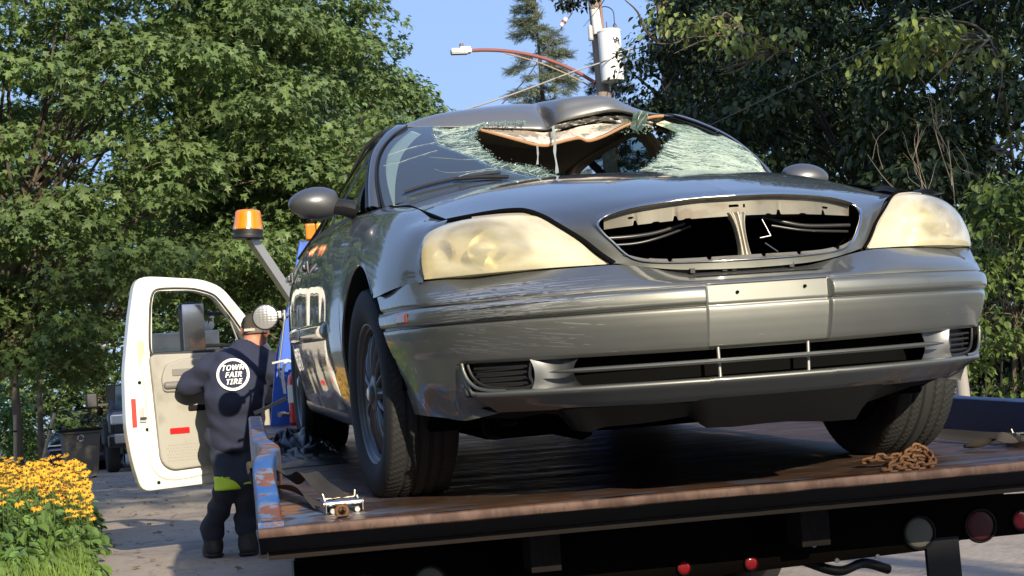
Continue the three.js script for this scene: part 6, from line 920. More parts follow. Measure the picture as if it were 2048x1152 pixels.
// --- flower bed on the left
{
  const bed = thing('flower_bed', 'bed of yellow black-eyed flowers beside the road at the lower left', 'flower bed', [-2.9, 0, -8.2]), r = rng(701);
  const petal = std([0.80, 0.42, 0.012], 0.7, 0, {}), petalM = phys([0.82, 0.43, 0.01], 0.7, 0, { transmission: 0.25, thickness: 0 }), dark = std([0.06, 0.03, 0.012], 0.9);
  const variants = [0, 1, 2, 3].map((k) => { const p = [], rr = rng(710 + k); for (let i = 0; i < 11; i++) { const a = i / 11 * 6.283 + rr() * 0.2, l = 0.036 * (0.85 + 0.3 * rr()), w = 0.0085, dz = -0.010 - 0.012 * rr(), ca = Math.cos(a), sa = Math.sin(a); const P = (rad, off, y) => [ca * rad - sa * off, y, sa * rad + ca * off]; const a0 = P(0.006, 0, 0), m1 = P(l * 0.55, -w, dz * 0.3), m2 = P(l * 0.55, w, dz * 0.3), t = P(l, 0, dz); p.push(...a0, ...m1, ...m2, ...m1, ...t, ...m2); } const g = new THREE.BufferGeometry(); g.setAttribute('position', new THREE.Float32BufferAttribute(p, 3)); g.computeVertexNormals(); return g; });
  const eye = new THREE.SphereGeometry(0.0095, 8, 5); eye.scale(1, 0.8, 1); eye.translate(0, 0.004, 0);
  const stems = [], pts = [];
  const edgeX = (z) => -2.07 - 0.055 * (-6.2 - z);
  for (let i = 0; i < 950; i++) { const z = -7.2 - 6.0 * Math.pow(r(), 0.8), x = edgeX(z) + 0.05 - 1.7 * r(); const dx = edgeX(z) + 0.07 - x, y = 0.45 + 0.28 * r() + 0.10 * noise3(x * 1.9, z * 1.7, 2) - 0.24 * Math.exp(-dx * 6) - 0.12 * smooth(-8.2, -7.2, z); pts.push([x, y, z]); }
  pts.sort((a, b) => b[2] - a[2]);
  const near = [], far = [];
  pts.forEach((p, i) => (i < 300 ? near : far).push(p));
  const rot = (m) => { m.rotation.set((r() - 0.35) * 0.9 + 0.25, r() * 6.28, (r() - 0.5) * 0.8, 'XYZ'); };
  for (const [i, p] of near.entries()) { const m = part(bed, 'flower', variants[i % 4], petalM); m.position.set(p[0] + 2.9, p[1], p[2] + 8.2); rot(m); part(m, 'flower_eye', eye, dark); const q = 0.75 + 0.5 * r(); m.scale.setScalar(q); }
  const rest = [], restEye = []; const mm = new THREE.Matrix4(); far.forEach((p, i) => { const e = new THREE.Euler((r() - 0.35) * 0.9 + 0.25, r() * 6.28, (r() - 0.5) * 0.8); mm.compose(V(p[0] + 2.9, p[1], p[2] + 8.2), new THREE.Quaternion().setFromEuler(e), V(1, 1, 1)); rest.push(variants[i % 4].clone().applyMatrix4(mm)); restEye.push(eye.clone().applyMatrix4(mm)); });
  part(bed, 'far_flowers', rest, petalM).userData.kind = 'stuff'; part(bed, 'far_flower_eyes', restEye, dark).userData.kind = 'stuff';
  for (const p of pts) if (r() < 0.7) stems.push(rod([p[0] + 2.9 + (r() - 0.5) * 0.06, 0, p[2] + 8.2], [p[0] + 2.9, p[1] - 0.005, p[2] + 8.2], 0.0025, 0.002, 3));
  part(bed, 'stems', stems, std([0.10, 0.16, 0.03], 0.8)).userData.kind = 'stuff';
  const sp = []; for (let i = 0; i < 520; i++) { const z = -5.9 - 6.5 * r(), x = edgeX(z) + 0.03 - 1.8 * r(), dx = edgeX(z) - x; const top = 0.50 - 0.30 * Math.exp(-dx * 5) - 0.22 * smooth(-8.0, -6.0, z); sp.push({ c: V(x + 2.9, 0.06 + r() * Math.max(0.05, top - 0.06), z + 8.2), r: V(0.13, 0.07, 0.13), n: 22, tone: 0.75 + 0.5 * r() }); }
  leafCloud(bed, 'foliage', ovalLeaf, L.hedge, sp, 0.085, 721, { hang: 0.8 });
  const blades = []; for (let i = 0; i < 2600; i++) { const z = -5.2 - 1.6 * r(), x = edgeX(z) - 0.0 - 1.6 * r(), h = 0.10 + 0.16 * r(), a = r() * 6.28, l = (r() - 0.5) * 0.16; blades.push(new THREE.BufferGeometry().setAttribute('position', new THREE.Float32BufferAttribute([x - 0.004 * Math.cos(a), 0, z - 0.004 * Math.sin(a), x + 0.004 * Math.cos(a), 0, z + 0.004 * Math.sin(a), x + l, h, z + l * 0.5], 3))); }
  blades.forEach((g) => g.computeVertexNormals()); const gm = part(scene, 'grass', blades, leafMat([0.20, 0.30, 0.055], 0.4, 0.6)); gm.userData.kind = 'stuff'; tag(gm, 'bright green grass in front of the yellow flowers', 'grass');
}

{
  const r = rng(901), list = []; for (let i = 0; i < 260; i++) { const z = -5 - 22 * r(), x = -2.6 + 2.2 * r() - 0.03 * (-z - 6); _e.set((r() - 0.5) * 0.5, r() * 6.28, (r() - 0.5) * 0.5); const s2 = 0.03 + 0.04 * r(); list.push(mapleLeaf.clone().applyMatrix4(new THREE.Matrix4().compose(V(x, 0.018, z), new THREE.Quaternion().setFromEuler(_e), V(s2, s2, s2)))); }
  const fl = part(scene, 'fallen_leaves', list, std([0.16, 0.11, 0.05], 0.9)); fl.userData.kind = 'stuff'; tag(fl, 'small dry leaves scattered over the road beside the truck', 'leaves');
}
// ---------------------------------------------------------------- street furniture and vehicles further off
{
  const base = at(1205, 170, 38), poleX = base.x, poleZ = base.z;
  const lean = 0.012, P = (y) => V(-lean * (y - 8.5), y, 0);
  const pole = thing('utility_pole', 'weathered wooden utility pole behind the wrecked car roof', 'utility pole', [poleX, 0, poleZ]);
  part(pole, 'pole_shaft', rod(P(0), P(13.5), 0.19, 0.15, 16), std([1, 1, 1], 0.95, 0, { map: tex(256, (u, v) => mix3([0.13, 0.105, 0.085], [0.30, 0.25, 0.20], fbm(u * 30, v * 3, 4, 0, 121))) }));
  part(pole, 'conduit', rod(P(9.0).add(V(0.08, 0, 0.17)), P(13).add(V(0.08, 0, 0.17)), 0.03), std([0.25, 0.13, 0.10], 0.8));
  part(pole, 'cable_guard', rod(P(9.35).add(V(-0.05, 0, 0.17)), P(9.95).add(V(-0.07, 0, 0.17)), 0.12, 0.11, 12), std([0.62, 0.60, 0.56], 0.7));
  // transformer can
  const tr = thing('transformer', 'pale grey cylindrical transformer with black numbers on the pole', 'transformer', [poleX + 0.14, 8.15, poleZ + 0.42]);
  part(tr, 'tank', lathe([[0, 0.02], [0.24, 0.0], [0.272, 0.02], [0.272, 1.17], [0.29, 1.175], [0.29, 1.205], [0.25, 1.235], [0, 1.26]], 36), std([0.70, 0.71, 0.69], 0.45, 0.1));
  part(tr, 'bushing', [lathe([[0.0, 0], [0.055, 0], [0.035, 0.06], [0.05, 0.09], [0.03, 0.13], [0.0, 0.18]], 12).translate(0.14, 1.23, 0.06)], std([0.05, 0.04, 0.04], 0.4)); part(tr, 'lead_wire', tube([[0.14, 1.4, 0.06], [0.13, 1.7, 0.02], [-0.02, 1.85, -0.2], [-0.16, 1.78, -0.3]], 0.012, 20), M.black);
  part(tr, 'hanger', [box(0.1, 0.9, 0.16, -0.10, 0.6, -0.30)], M.galv); part(tr, 'arrester', [lathe([[0, 0], [0.06, 0], [0.06, 0.09], [0.05, 0.1], [0.06, 0.13], [0.05, 0.15], [0.06, 0.18], [0.05, 0.2], [0.06, 0.23], [0.05, 0.25], [0.06, 0.28], [0.05, 0.31], [0.06, 0.34], [0.03, 0.36], [0.0, 0.4]], 14).translate(-0.42, 1.02, -0.1)], std([0.42, 0.40, 0.38], 0.5));
  // stencilled marks on the tank
  const marks = []; for (const [y, k] of [[0.93, 0], [0.60, 1]]) for (const [a, w, h, dx, dy] of [[0.3, 0.034, 0.15, -0.06, 0], [-0.3, 0.034, 0.15, 0.0, 0.01], [1.2, 0.03, 0.11, 0.0, 0.0], [0.2, 0.034, 0.15, 0.07, -0.02], [0.9, 0.03, 0.09, 0.06, 0.03]]) { const g = box(w, h, 0.004); g.rotateZ(a + k); const th = 0.30 + (dx + 0.01) / 0.272; g.translate(0, 0, 0.274); g.rotateY(th); g.translate(0, y + dy, 0); marks.push(g); }
  part(tr, 'painted_marks', marks, M.black).userData.kind = 'stuff';
  // street lamp on its arm
  const lamp = thing('street_lamp', 'white street lamp on a long curved rusty red arm', 'street lamp', [poleX, 8.0, poleZ]);
  const T = (px, py, d = 38) => { const p = at(px, py, d); return [p.x - poleX, p.y - 8.0, p.z - poleZ]; };
  part(lamp, 'lamp_arm', [tube([T(1190, 165), T(1150, 142), T(1085, 116), T(1020, 103), T(970, 100), T(944, 101)], 0.045, 60, 8)], std([0.22, 0.07, 0.055], 0.7)); part(lamp, 'lamp_brace', [tube([T(1010, 106), T(1080, 126), T(1150, 156), T(1186, 176)], 0.018, 30, 6)], std([0.30, 0.22, 0.15], 0.8));
  const hd = new THREE.Group(); hd.name = 'lamp_head'; const hp = T(922, 103); hd.position.set(...hp); hd.rotation.z = -0.01; lamp.add(hd);
  part(hd, 'lamp_housing', [box(0.50, 0.115, 0.24, 0, 0.01, 0, 0.04), box(0.26, 0.08, 0.2, 0.10, 0.07, 0, 0.03)], std([0.72, 0.70, 0.66], 0.5)); part(hd, 'lamp_glass', box(0.40, 0.03, 0.18, -0.04, -0.055, 0, 0.012), std([0.35, 0.34, 0.33], 0.3)); part(hd, 'photocell', rod([0.02, 0.1, 0], [0.02, 0.19, 0], 0.05, 0.05, 12), std([0.14, 0.10, 0.10], 0.6));
  // wires
  const wire = (name, label, pts, r, c) => { const o = at(...pts[0]); const t = thing(name, label, 'cable', [o.x, o.y, o.z], 'overhead cables'); part(t, 'cable_run', tube(pts.map((p) => { const q = at(...p); return [q.x - o.x, q.y - o.y, q.z - o.z]; }), r, 60, 6), std(c, 0.7)); return t; };
  wire('service_cable', 'pale service cable running from the transformer down to the left', [[1265, 95, 37.4], [1225, 116, 37.4], [1150, 142, 36], [1060, 176, 34], [980, 204, 32], [860, 240, 29], [700, 290, 26], [540, 324, 23.0], [420, 350, 20]], 0.018, [0.33, 0.31, 0.28]);
  wire('second_cable', 'thin grey cable below the service cable among the maple leaves', [[980, 230, 32], [700, 352, 27], [640, 372, 25], [480, 400, 22], [300, 425, 19]], 0.009, [0.35, 0.34, 0.31]);
  const guy = wire('guy_wire', 'dark guy wire with striped insulator slanting behind the lamp arm', [[1145, 25, 38.6], [1085, 110, 38.8], [1050, 160, 39], [1004, 208, 39.2]], 0.016, [0.07, 0.07, 0.08]);
  { const a = at(1133, 36, 38.6), b = at(1122, 52, 38.6), o = guy.position; part(guy, 'insulator', [rod(a.clone().sub(o), a.clone().lerp(b, 0.35).sub(o), 0.06, 0.06, 10), rod(a.clone().lerp(b, 0.65).sub(o), b.clone().sub(o), 0.06, 0.05, 10)], std([0.65, 0.6, 0.6], 0.4)); part(guy, 'insulator_band', rod(a.clone().lerp(b, 0.35).sub(o), a.clone().lerp(b, 0.65).sub(o), 0.062, 0.062, 10), std([0.2, 0.08, 0.06], 0.5)); }
  wire('overhead_cable', 'dark cable crossing the dark trees at the upper right', [[1260, 100, 37], [1420, 252 - 0, 30].map((v, i) => i === 1 ? 60 : v), [1700, -30, 25]], 0.012, [0.05, 0.05, 0.05]);
  wire('drop_cable', 'long thin cable rising from the wrecked car roof across the dark trees', [[1390, 265, 20.5], [1500, 212, 19], [1700, 115, 16.5], [1860, 40, 15], [1990, -20, 14]], 0.006, [0.13, 0.13, 0.12]);
  wire('secondary_cable', 'bundle of loose cable beside the transformer', [[1225, 112, 37.3], [1250, 118, 37.3], [1262, 104, 37.3], [1248, 98, 37.3], [1232, 82, 37.3]], 0.01, [0.25, 0.24, 0.22]);
}
// --- wheeled bin
{
  const g = onGround(142, 31), t = thing('wheeled_bin', 'brown wheeled rubbish bin with dark lid standing by the road', 'rubbish bin', [g.x, 0, g.z]);
  const body = std([0.10, 0.085, 0.072], 0.6); 
  const shell = grid((u, v) => { const a = u * 4, k = Math.floor(a) % 4, f = a - Math.floor(a), w = lerp(0.27, 0.345, v), d = lerp(0.28, 0.36, v), c = [[-1, 1], [1, 1], [1, -1], [-1, -1]], p = c[k], q = c[(k + 1) % 4]; return [lerp(p[0], q[0], f) * w, lerp(0.05, 0.92, v), lerp(p[1], q[1], f) * d]; }, 40, 8); part(t, 'bin_body', toCreasedNormals(shell, 0.5), body);
  part(t, 'bin_rim', box(0.74, 0.05, 0.78, 0, 0.90, 0, 0.02), body); part(t, 'bin_lid', [box(0.80, 0.035, 0.84, -0.01, 0.945, 0, 0.017), box(0.66, 0.03, 0.66, 0, 0.965, 0, 0.015)], M.dark); part(t, 'bin_band', box(0.66, 0.012, 0.69, 0, 0.66, 0, 0.005), body);
  for (const x of [-0.27, 0.27]) part(t, 'bin_wheel', rod([x - 0.03, 0.11, -0.27], [x + 0.03, 0.11, -0.27], 0.11, 0.11, 18), M.black);
  const em = []; for (let i = 0; i < 3; i++) { const a = i * 2.094; em.push(tube([0, 0.25, 0.5, 0.75, 1].map((q) => [Math.cos(a + q * 1.5) * 0.055, Math.sin(a + q * 1.5) * 0.055, 0]), 0.012, 10, 5)); } part(t, 'bin_emblem', merged(em).translate(-0.03, 0.79, 0.352), std([0.6, 0.6, 0.58], 0.6)); t.rotation.y = 0.18;
}
// --- stakes and young trunks
{
  const stakes = [[[30, 915, 27], [30, 830, 27], 0.032, 'pale wooden stake left of the thin dark trunk'], [[45, 915, 28], [37, 835, 28], 0.026, 'second pale wooden stake beside the thin dark trunk'], [[82, 935, 27], [109, 826, 27], 0.03, 'pale wooden stake leaning to the right by the brown bin']];
  for (const [a, b, r, label] of stakes) { const p = at(...a), q = at(...b); p.y = Math.min(p.y, 0.5); const d = q.clone().sub(p); const f = -p.y / d.y; const root = p.clone().add(d.clone().multiplyScalar(f)); const t = thing('wooden_stake', label, 'stake', [root.x, 0, root.z], 'wooden tree stakes'); part(t, 'stake_shaft', rod(V(0, 0, 0), q.clone().sub(root), r, r * 0.9, 7), std([0.38, 0.30, 0.20], 0.9)); part(t, 'stake_tie', rod(q.clone().sub(root).multiplyScalar(0.78), q.clone().sub(root).multiplyScalar(0.80), r * 1.15, r * 1.15, 7), M.dark); }
  for (const [px, d, r, label] of [[18, 27.5, 0.085, 'slim young tree trunk at the far left between stakes'], [60, 27.5, 0.06, 'thin dark young trunk left of the leaning stake']]) { const g = onGround(px, d), t = thing('young_tree', label, 'tree', [g.x, 0, g.z]); part(t, 'trunk', branchTube(V(0, 0, 0), V(0.05, 3.2, 0), r, r * 0.7, 0.1, rng(9 + px)), bark); const sp = [], r2 = rng(px); for (let i = 0; i < 26; i++) sp.push({ c: V((r2() - 0.5) * 1.6, 2.2 + r2() * 1.6, (r2() - 0.5) * 1.4), r: V(0.45, 0.15, 0.45), n: 50, tone: 0.9 + 0.3 * r2() }); leafCloud(t, 'crown', mapleLeaf, L.maple, sp, 0.12, 800 + px, { hang: 0.9 }); }
}
// --- parked vehicles
const carWheel = (() => { const w = new THREE.Group(); const t = lathe([[0.22, -0.11], [0.33, -0.12], [0.37, -0.08], [0.37, 0.08], [0.33, 0.12], [0.22, 0.11]], 28); t.rotateZ(Math.PI / 2); part(w, 'tyre', t, M.rubber); const rm = lathe([[0.0, 0.09], [0.05, 0.1], [0.06, 0.08], [0.2, 0.09], [0.23, 0.11], [0.24, 0.08]], 28); rm.rotateZ(-Math.PI / 2); part(w, 'rim', rm, M.alloy); return w; })();
function parked(name, label, category, px, dist, yaw, build) { const g = onGround(px, dist), t = thing(name, label, category, [g.x, 0, g.z]); t.rotation.y = yaw; build(t); return t; }
const addWheels = (t, list, s = 1) => { for (const [x, z] of list) { const w = carWheel.clone(); w.name = 'wheel'; w.scale.setScalar(s); w.position.set(x, 0.37 * s, z); if (x < 0) w.rotation.y = Math.PI; t.add(w); } };
parked('pickup_truck', 'black lifted pickup parked facing the camera behind the open cab door', 'pickup truck', 297, 33.5, 0.10, (t) => {
  const pb = phys([0.012, 0.013, 0.016], 0.25, 0.2, { clearcoat: 1, clearcoatRoughness: 0.05 });
  part(t, 'body', [box(2.0, 0.62, 1.9, 0, 1.02, -0.95, 0.14), box(2.02, 0.5, 3.6, 0, 0.98, -3.6, 0.08)], pb); part(t, 'cab', (() => { const g = extrude([[-3.6, 1.25], [-1.55, 1.25], [-2.15, 1.88], [-3.45, 1.88]], 1.66, 0.05); g.rotateY(-Math.PI / 2); g.translate(0.83, 0, 0); const p = g.attributes.position; for (let i = 0; i < p.count; i++) p.setZ(i, p.getZ(i)); return g; })(), pb);
  part(t, 'windshield', grid((u, v) => [lerp(-0.74, 0.74, u) * lerp(1, 0.9, v), lerp(1.30, 1.84, v), lerp(-1.50, -2.08, v) + 0.06], 4, 4), phys([0.03, 0.05, 0.08], 0.05, 0, { clearcoat: 1 }));
  part(t, 'grille', [box(1.0, 0.36, 0.04, 0, 1.05, 0.01, 0.02)], M.black); for (let i = 0; i < 3; i++) part(t, 'grille_slat', box(1.0, 0.03, 0.03, 0, 0.93 + i * 0.11, 0.035, 0.01), M.galv);
  part(t, 'front_bumper', [box(2.04, 0.30, 0.28, 0, 0.66, 0.08, 0.07)], pb); part(t, 'tow_loop', [new THREE.TorusGeometry(0.08, 0.025, 8, 16).translate(-0.55, 0.66, 0.25)], M.galv);
  for (const x of [-0.74, 0.74]) { part(t, 'headlight', box(0.40, 0.22, 0.08, x, 1.10, -0.01, 0.04), phys([0.75, 0.75, 0.74], 0.15, 0.5, { clearcoat: 1 })); part(t, 'fog_lamp', box(0.30, 0.20, 0.05, x, 0.70, 0.22, 0.03), M.galv); const m = part(t, 'wing_mirror', box(0.26, 0.34, 0.14, x * 1.62, 1.55, -1.75, 0.05), M.black); part(m, 'mirror_stalk', box(0.3, 0.05, 0.06, x * 1.36, 1.45, -1.75), M.black); part(t, 'fender_flare', [box(0.16, 0.52, 1.0, x * 1.36, 0.83, -0.62, 0.07)], M.black); }
  addWheels(t, [[-0.9, -0.6], [0.9, -0.6], [-0.9, -4.1], [0.9, -4.1]], 1.12);
});
parked('blue_sedan', 'dark blue sedan nose showing between the brown bin and the black pickup', 'car', 150, 36, 0.05, (t) => {
  const pb = phys([0.018, 0.028, 0.065], 0.25, 0.4, { clearcoat: 1, clearcoatRoughness: 0.05 });
  part(t, 'body', grid((u, v) => { const a = lerp(-0.15, Math.PI + 0.15, u), z = lerp(0, -4.5, v), prof = cr([[0.62, 0.0], [0.80, -0.4], [0.95, -1.1], [1.02, -1.5], [1.05, -3.2], [0.98, -4.2], [0.6, -4.5]], v); return [Math.cos(a) * 0.90 * (0.86 + 0.14 * Math.sin(Math.PI * clamp(v * 1.2))), 0.25 + Math.pow(Math.abs(Math.sin(a)), 0.35) * Math.sign(Math.sin(a)) * (prof[0] - 0.25), prof[1]]; }, 30, 30), pb);
  part(t, 'front_bumper', [box(1.7, 0.4, 0.3, 0, 0.42, -0.02, 0.12)], pb); part(t, 'cabin', (() => { const g = extrude([[-4.0, 0.98], [-1.35, 0.98], [-2.1, 1.42], [-3.2, 1.42]], 1.34, 0.06); g.rotateY(-Math.PI / 2); g.translate(0.67, 0, 0); return g; })(), pb); part(t, 'windshield', grid((u, v) => [lerp(-0.6, 0.6, u), lerp(1.02, 1.38, v), lerp(-1.36, -2.0, v) + 0.05], 3, 3), phys([0.04, 0.06, 0.10], 0.05, 0, { clearcoat: 1 }));
  part(t, 'grille', box(0.8, 0.18, 0.04, 0, 0.5, 0.13, 0.02), M.black); for (const x of [-0.62, 0.62]) part(t, 'headlight', [box(0.34, 0.035, 0.06, x, 0.63, 0.10, 0.015).rotateZ(0)], phys([0.8, 0.8, 0.8], 0.2, 0.3)); part(t, 'licence_plate', box(0.32, 0.12, 0.01, 0.1, 0.36, 0.14), std([0.8, 0.8, 0.78], 0.5));
  addWheels(t, [[-0.78, -0.85], [0.78, -0.85], [-0.78, -3.6], [0.78, -3.6]], 0.88);
});
parked('white_truck', 'white box truck seen through the window of the open cab door', 'truck', 418, 24, 0.06, (t) => { t.scale.setScalar(0.93);
  const w = M.cabWhite; part(t, 'box_body', [box(1.15, 0.95, 3.0, -0.46, 2.0, -1.5, 0.03)], w); part(t, 'lower_body', [box(1.75, 1.1, 3.0, 0.0, 1.18, -1.5, 0.06)], w); part(t, 'box_seam', box(1.17, 0.02, 3.02, -0.42, 2.02, -1.49), M.galv); part(t, 'roof_unit', box(0.5, 0.34, 0.8, -0.16, 2.68, -0.9, 0.06), w);
  part(t, 'sloped_fairing', extrude([[0.2, 1.6], [0.9, 1.6], [0.62, 2.02], [0.38, 2.2], [0.2, 2.2]], 1.2, 0.03).translate(0, 0, -1.6), w); for (const x of [-0.7, 0.7]) part(t, 'tail_lamp', box(0.12, 0.2, 0.02, x, 1.1, 0.02, 0.01), M.red); addWheels(t, [[-0.75, -0.6], [0.75, -0.6], [-0.75, -2.8], [0.75, -2.8]]);
});

// --- unseen building added behind the viewer, roof height set to shade the truck tail
{
  const h = thing('added_house', 'unseen tan building added behind the viewer to shade the truck tail', 'added_house', [1, 0, 23]), wall = std([0.46, 0.36, 0.24], 0.9), trim = std([0.7, 0.68, 0.62], 0.7), roofM = std([0.10, 0.09, 0.085], 0.95);
  part(h, 'wall', [box(26, 6.2, 8, 0, 3.1, 4), extrude([[-4.3, 0], [4.3, 0], [0, 4.3]], 0.3).rotateY(Math.PI / 2).translate(-12.9, 6.2, 4), extrude([[-4.3, 0], [4.3, 0], [0, 4.3]], 0.3).rotateY(Math.PI / 2).translate(12.6, 6.2, 4)], wall);
  const slope = Math.hypot(4.6, 4.4); for (const k of [-1, 1]) part(h, 'roof', box(26.8, 0.16, slope + 0.1, 0, 0, 0).rotateX(k * Math.atan2(4.4, 4.6)).translate(0, 8.39, 4 + k * 2.3), roofM);
  for (const y of [1.7, 4.6]) for (let i = 0; i < 6; i++) { if (y < 2 && i === 3) continue; const w = part(h, 'window', box(1.3, 1.5, 0.08, -10.5 + i * 4.2, y, -0.03), trim); part(w, 'pane', box(1.1, 1.3, 0.03, -10.5 + i * 4.2, y, -0.075), phys([0.03, 0.04, 0.05], 0.05, 0)); }
  const d = part(h, 'door', box(1.1, 2.1, 0.08, 2.1, 1.06, -0.03), std([0.25, 0.05, 0.04], 0.5)); part(d, 'door_handle', new THREE.SphereGeometry(0.04, 10, 8).translate(1.7, 1.0, -0.1), M.galv);
}
// ---------------------------------------------------------------- the worker
function fieldMesh(caps, box3, cell, wrinkle = 0, k = 0.03, cut) {   // caps: [a, b, ra, rb]; smooth union of tapered capsules
  const S = Math.max(box3.max.x - box3.min.x, box3.max.y - box3.min.y, box3.max.z - box3.min.z), n = Math.min(190, Math.ceil(S / cell)), mc = new MarchingCubes(n, new THREE.MeshBasicMaterial(), false, false, 400000), half = S / 2, ctr = box3.getCenter(V());
  mc.isolation = 0; const A = caps.map(([a, b, ra, rb]) => { const d = b.clone().sub(a); return [a, d, d.lengthSq() || 1e-9, ra, rb]; });
  for (let z = 0; z < n; z++) for (let y = 0; y < n; y++) for (let x = 0; x < n; x++) {
    const px = ctr.x + (x - n / 2) / (n / 2) * half, py = ctr.y + (y - n / 2) / (n / 2) * half, pz = ctr.z + (z - n / 2) / (n / 2) * half; let s = 0, mn = 1e9;
    for (const [a, d, l2, ra, rb] of A) { const vx = px - a.x, vy = py - a.y, vz = pz - a.z, t = clamp((vx * d.x + vy * d.y + vz * d.z) / l2), ex = vx - d.x * t, ey = vy - d.y * t, ez = vz - d.z * t, q = Math.sqrt(ex * ex + ey * ey + ez * ez) - (ra + (rb - ra) * t); if (q < mn) mn = q; if (q < 0.25) s += Math.exp(-q / k); }
    let f = s > 0 ? -k * Math.log(s) : mn; if (wrinkle) f += wrinkle * noise3(px * 13 + py * 5, py * 15, pz * 13) + wrinkle * 0.6 * Math.sin(py * 38 + px * 17 + 3 * noise3(px * 6, py * 6, pz * 6));
    if (cut) f = Math.max(f, cut(px, py, pz));
    mc.field[z * n * n + y * n + x] = -f;
  }
  mc.update(); const c = mc.count, p = new Float32Array(c * 3), nn = new Float32Array(c * 3);
  for (let i = 0; i < c; i++) { p[i * 3] = mc.positionArray[i * 3] * half + ctr.x; p[i * 3 + 1] = mc.positionArray[i * 3 + 1] * half + ctr.y; p[i * 3 + 2] = mc.positionArray[i * 3 + 2] * half + ctr.z; for (let q = 0; q < 3; q++) nn[i * 3 + q] = mc.normalArray[i * 3 + q]; }
  const g = new THREE.BufferGeometry(); g.setAttribute('position', new THREE.BufferAttribute(p, 3)); g.setAttribute('normal', new THREE.BufferAttribute(nn, 3)); return g;
}
{
  const O = V(-1.12, 0, -6.88), J = (px, py, d) => at(px, py, d).sub(O);
  const man = thing('person', 'man in navy long-sleeved shirt and dark cap leaning into the open truck door', 'person', [O.x, O.y, O.z]);
  const j = { hipL: J(446, 872, 11.30), hipR: J(494, 868, 11.30), kneeL: J(456, 966, 11.16), kneeR: J(490, 962, 11.20), ankL: J(426, 1074, 11.40), ankR: J(494, 1060, 11.34), pel: J(468, 850, 11.30), belly: J(468, 795, 11.24), chest: J(478, 750, 11.32), up: J(490, 720, 11.38), neck: J(503, 700, 11.43), head: J(510, 660, 11.50), shL: J(418, 742, 11.38), elL: J(381, 768, 11.42), haL: J(368, 770, 11.66), shR: J(546, 738, 11.42), elR: J(570, 775, 11.66), haR: J(576, 770, 11.95) };
  const skin = phys([0.50, 0.21, 0.13], 0.6, 0, { sheen: 0.2 }), navy = std([0.021, 0.026, 0.052], 0.95, 0, { bumpMap: scuff, bumpScale: 0.002 }), pants = std([0.026, 0.032, 0.050], 0.95), hivis = std([0.50, 0.68, 0.03], 0.7);
  const bb = (pts, m) => { const b = new THREE.Box3().setFromPoints(pts); return b.expandByScalar(m); };
  // body: one continuous figure under the clothes
  const headC = j.head.clone();
  const bodyCaps = [[j.pel, j.belly, 0.14, 0.15], [j.belly, j.chest, 0.15, 0.14], [j.chest, j.up, 0.14, 0.09], [j.up, j.neck, 0.08, 0.066], [j.neck, headC.clone().add(V(0, -0.03, 0)), 0.066, 0.07], [headC.clone().add(V(0, 0.02, 0.02)), headC.clone().add(V(0.015, 0.02, -0.035)), 0.090, 0.085], [headC.clone().add(V(0.02, -0.055, -0.03)), headC.clone().add(V(0.05, -0.075, -0.085)), 0.062, 0.036], [headC.clone().add(V(0.05, -0.005, -0.10)), headC.clone().add(V(0.062, -0.025, -0.122)), 0.016, 0.013], [j.up, j.shL, 0.09, 0.055], [j.shL, j.elL, 0.05, 0.042], [j.elL, j.haL, 0.04, 0.03], [j.up, j.shR, 0.09, 0.055], [j.shR, j.elR, 0.05, 0.042], [j.elR, j.haR, 0.04, 0.03], [j.pel, j.hipL, 0.12, 0.09], [j.pel, j.hipR, 0.12, 0.09], [j.hipL, j.kneeL, 0.075, 0.044], [j.kneeL, j.ankL, 0.044, 0.032], [j.hipR, j.kneeR, 0.075, 0.044], [j.kneeR, j.ankR, 0.044, 0.032]];
  // ears and hands
  for (const s of [-1, 1]) { const e = headC.clone().add(V(0.088 * s + 0.002, -0.005, 0.005 - 0.02 * s)); bodyCaps.push([e.clone().add(V(0, 0.018, 0)), e.clone().add(V(0, -0.018, -0.004)), 0.017, 0.012]); }
  for (const [h, dir] of [[j.haL, V(0.15, -0.1, -1)], [j.haR, V(0.3, -0.2, -1)]]) { const d = dir.clone().normalize(), pm = h.clone().add(d.clone().multiplyScalar(0.075)); bodyCaps.push([h, pm, 0.028, 0.034]); for (let i = 0; i < 4; i++) { const o = V((i - 1.5) * 0.019, 0.006, 0), k1 = pm.clone().add(o).add(d.clone().multiplyScalar(0.05 - 0.004 * Math.abs(i - 1.3))), k2 = k1.clone().add(d.clone().multiplyScalar(0.025)).add(V(0, -0.03, 0)); bodyCaps.push([pm.clone().add(o), k1, 0.010, 0.009], [k1, k2, 0.009, 0.0075]); } bodyCaps.push([h.clone().add(V(0.025, 0, 0)), h.clone().add(V(0.055, 0.01, 0)).add(d.clone().multiplyScalar(0.05)), 0.012, 0.009]); }
  const all = Object.values(j);
  part(man, 'body', fieldMesh(bodyCaps, bb(all, 0.2), 0.0125, 0, 0.012), skin);
  // shirt
  const hem = J(465, 905, 11.3).y;
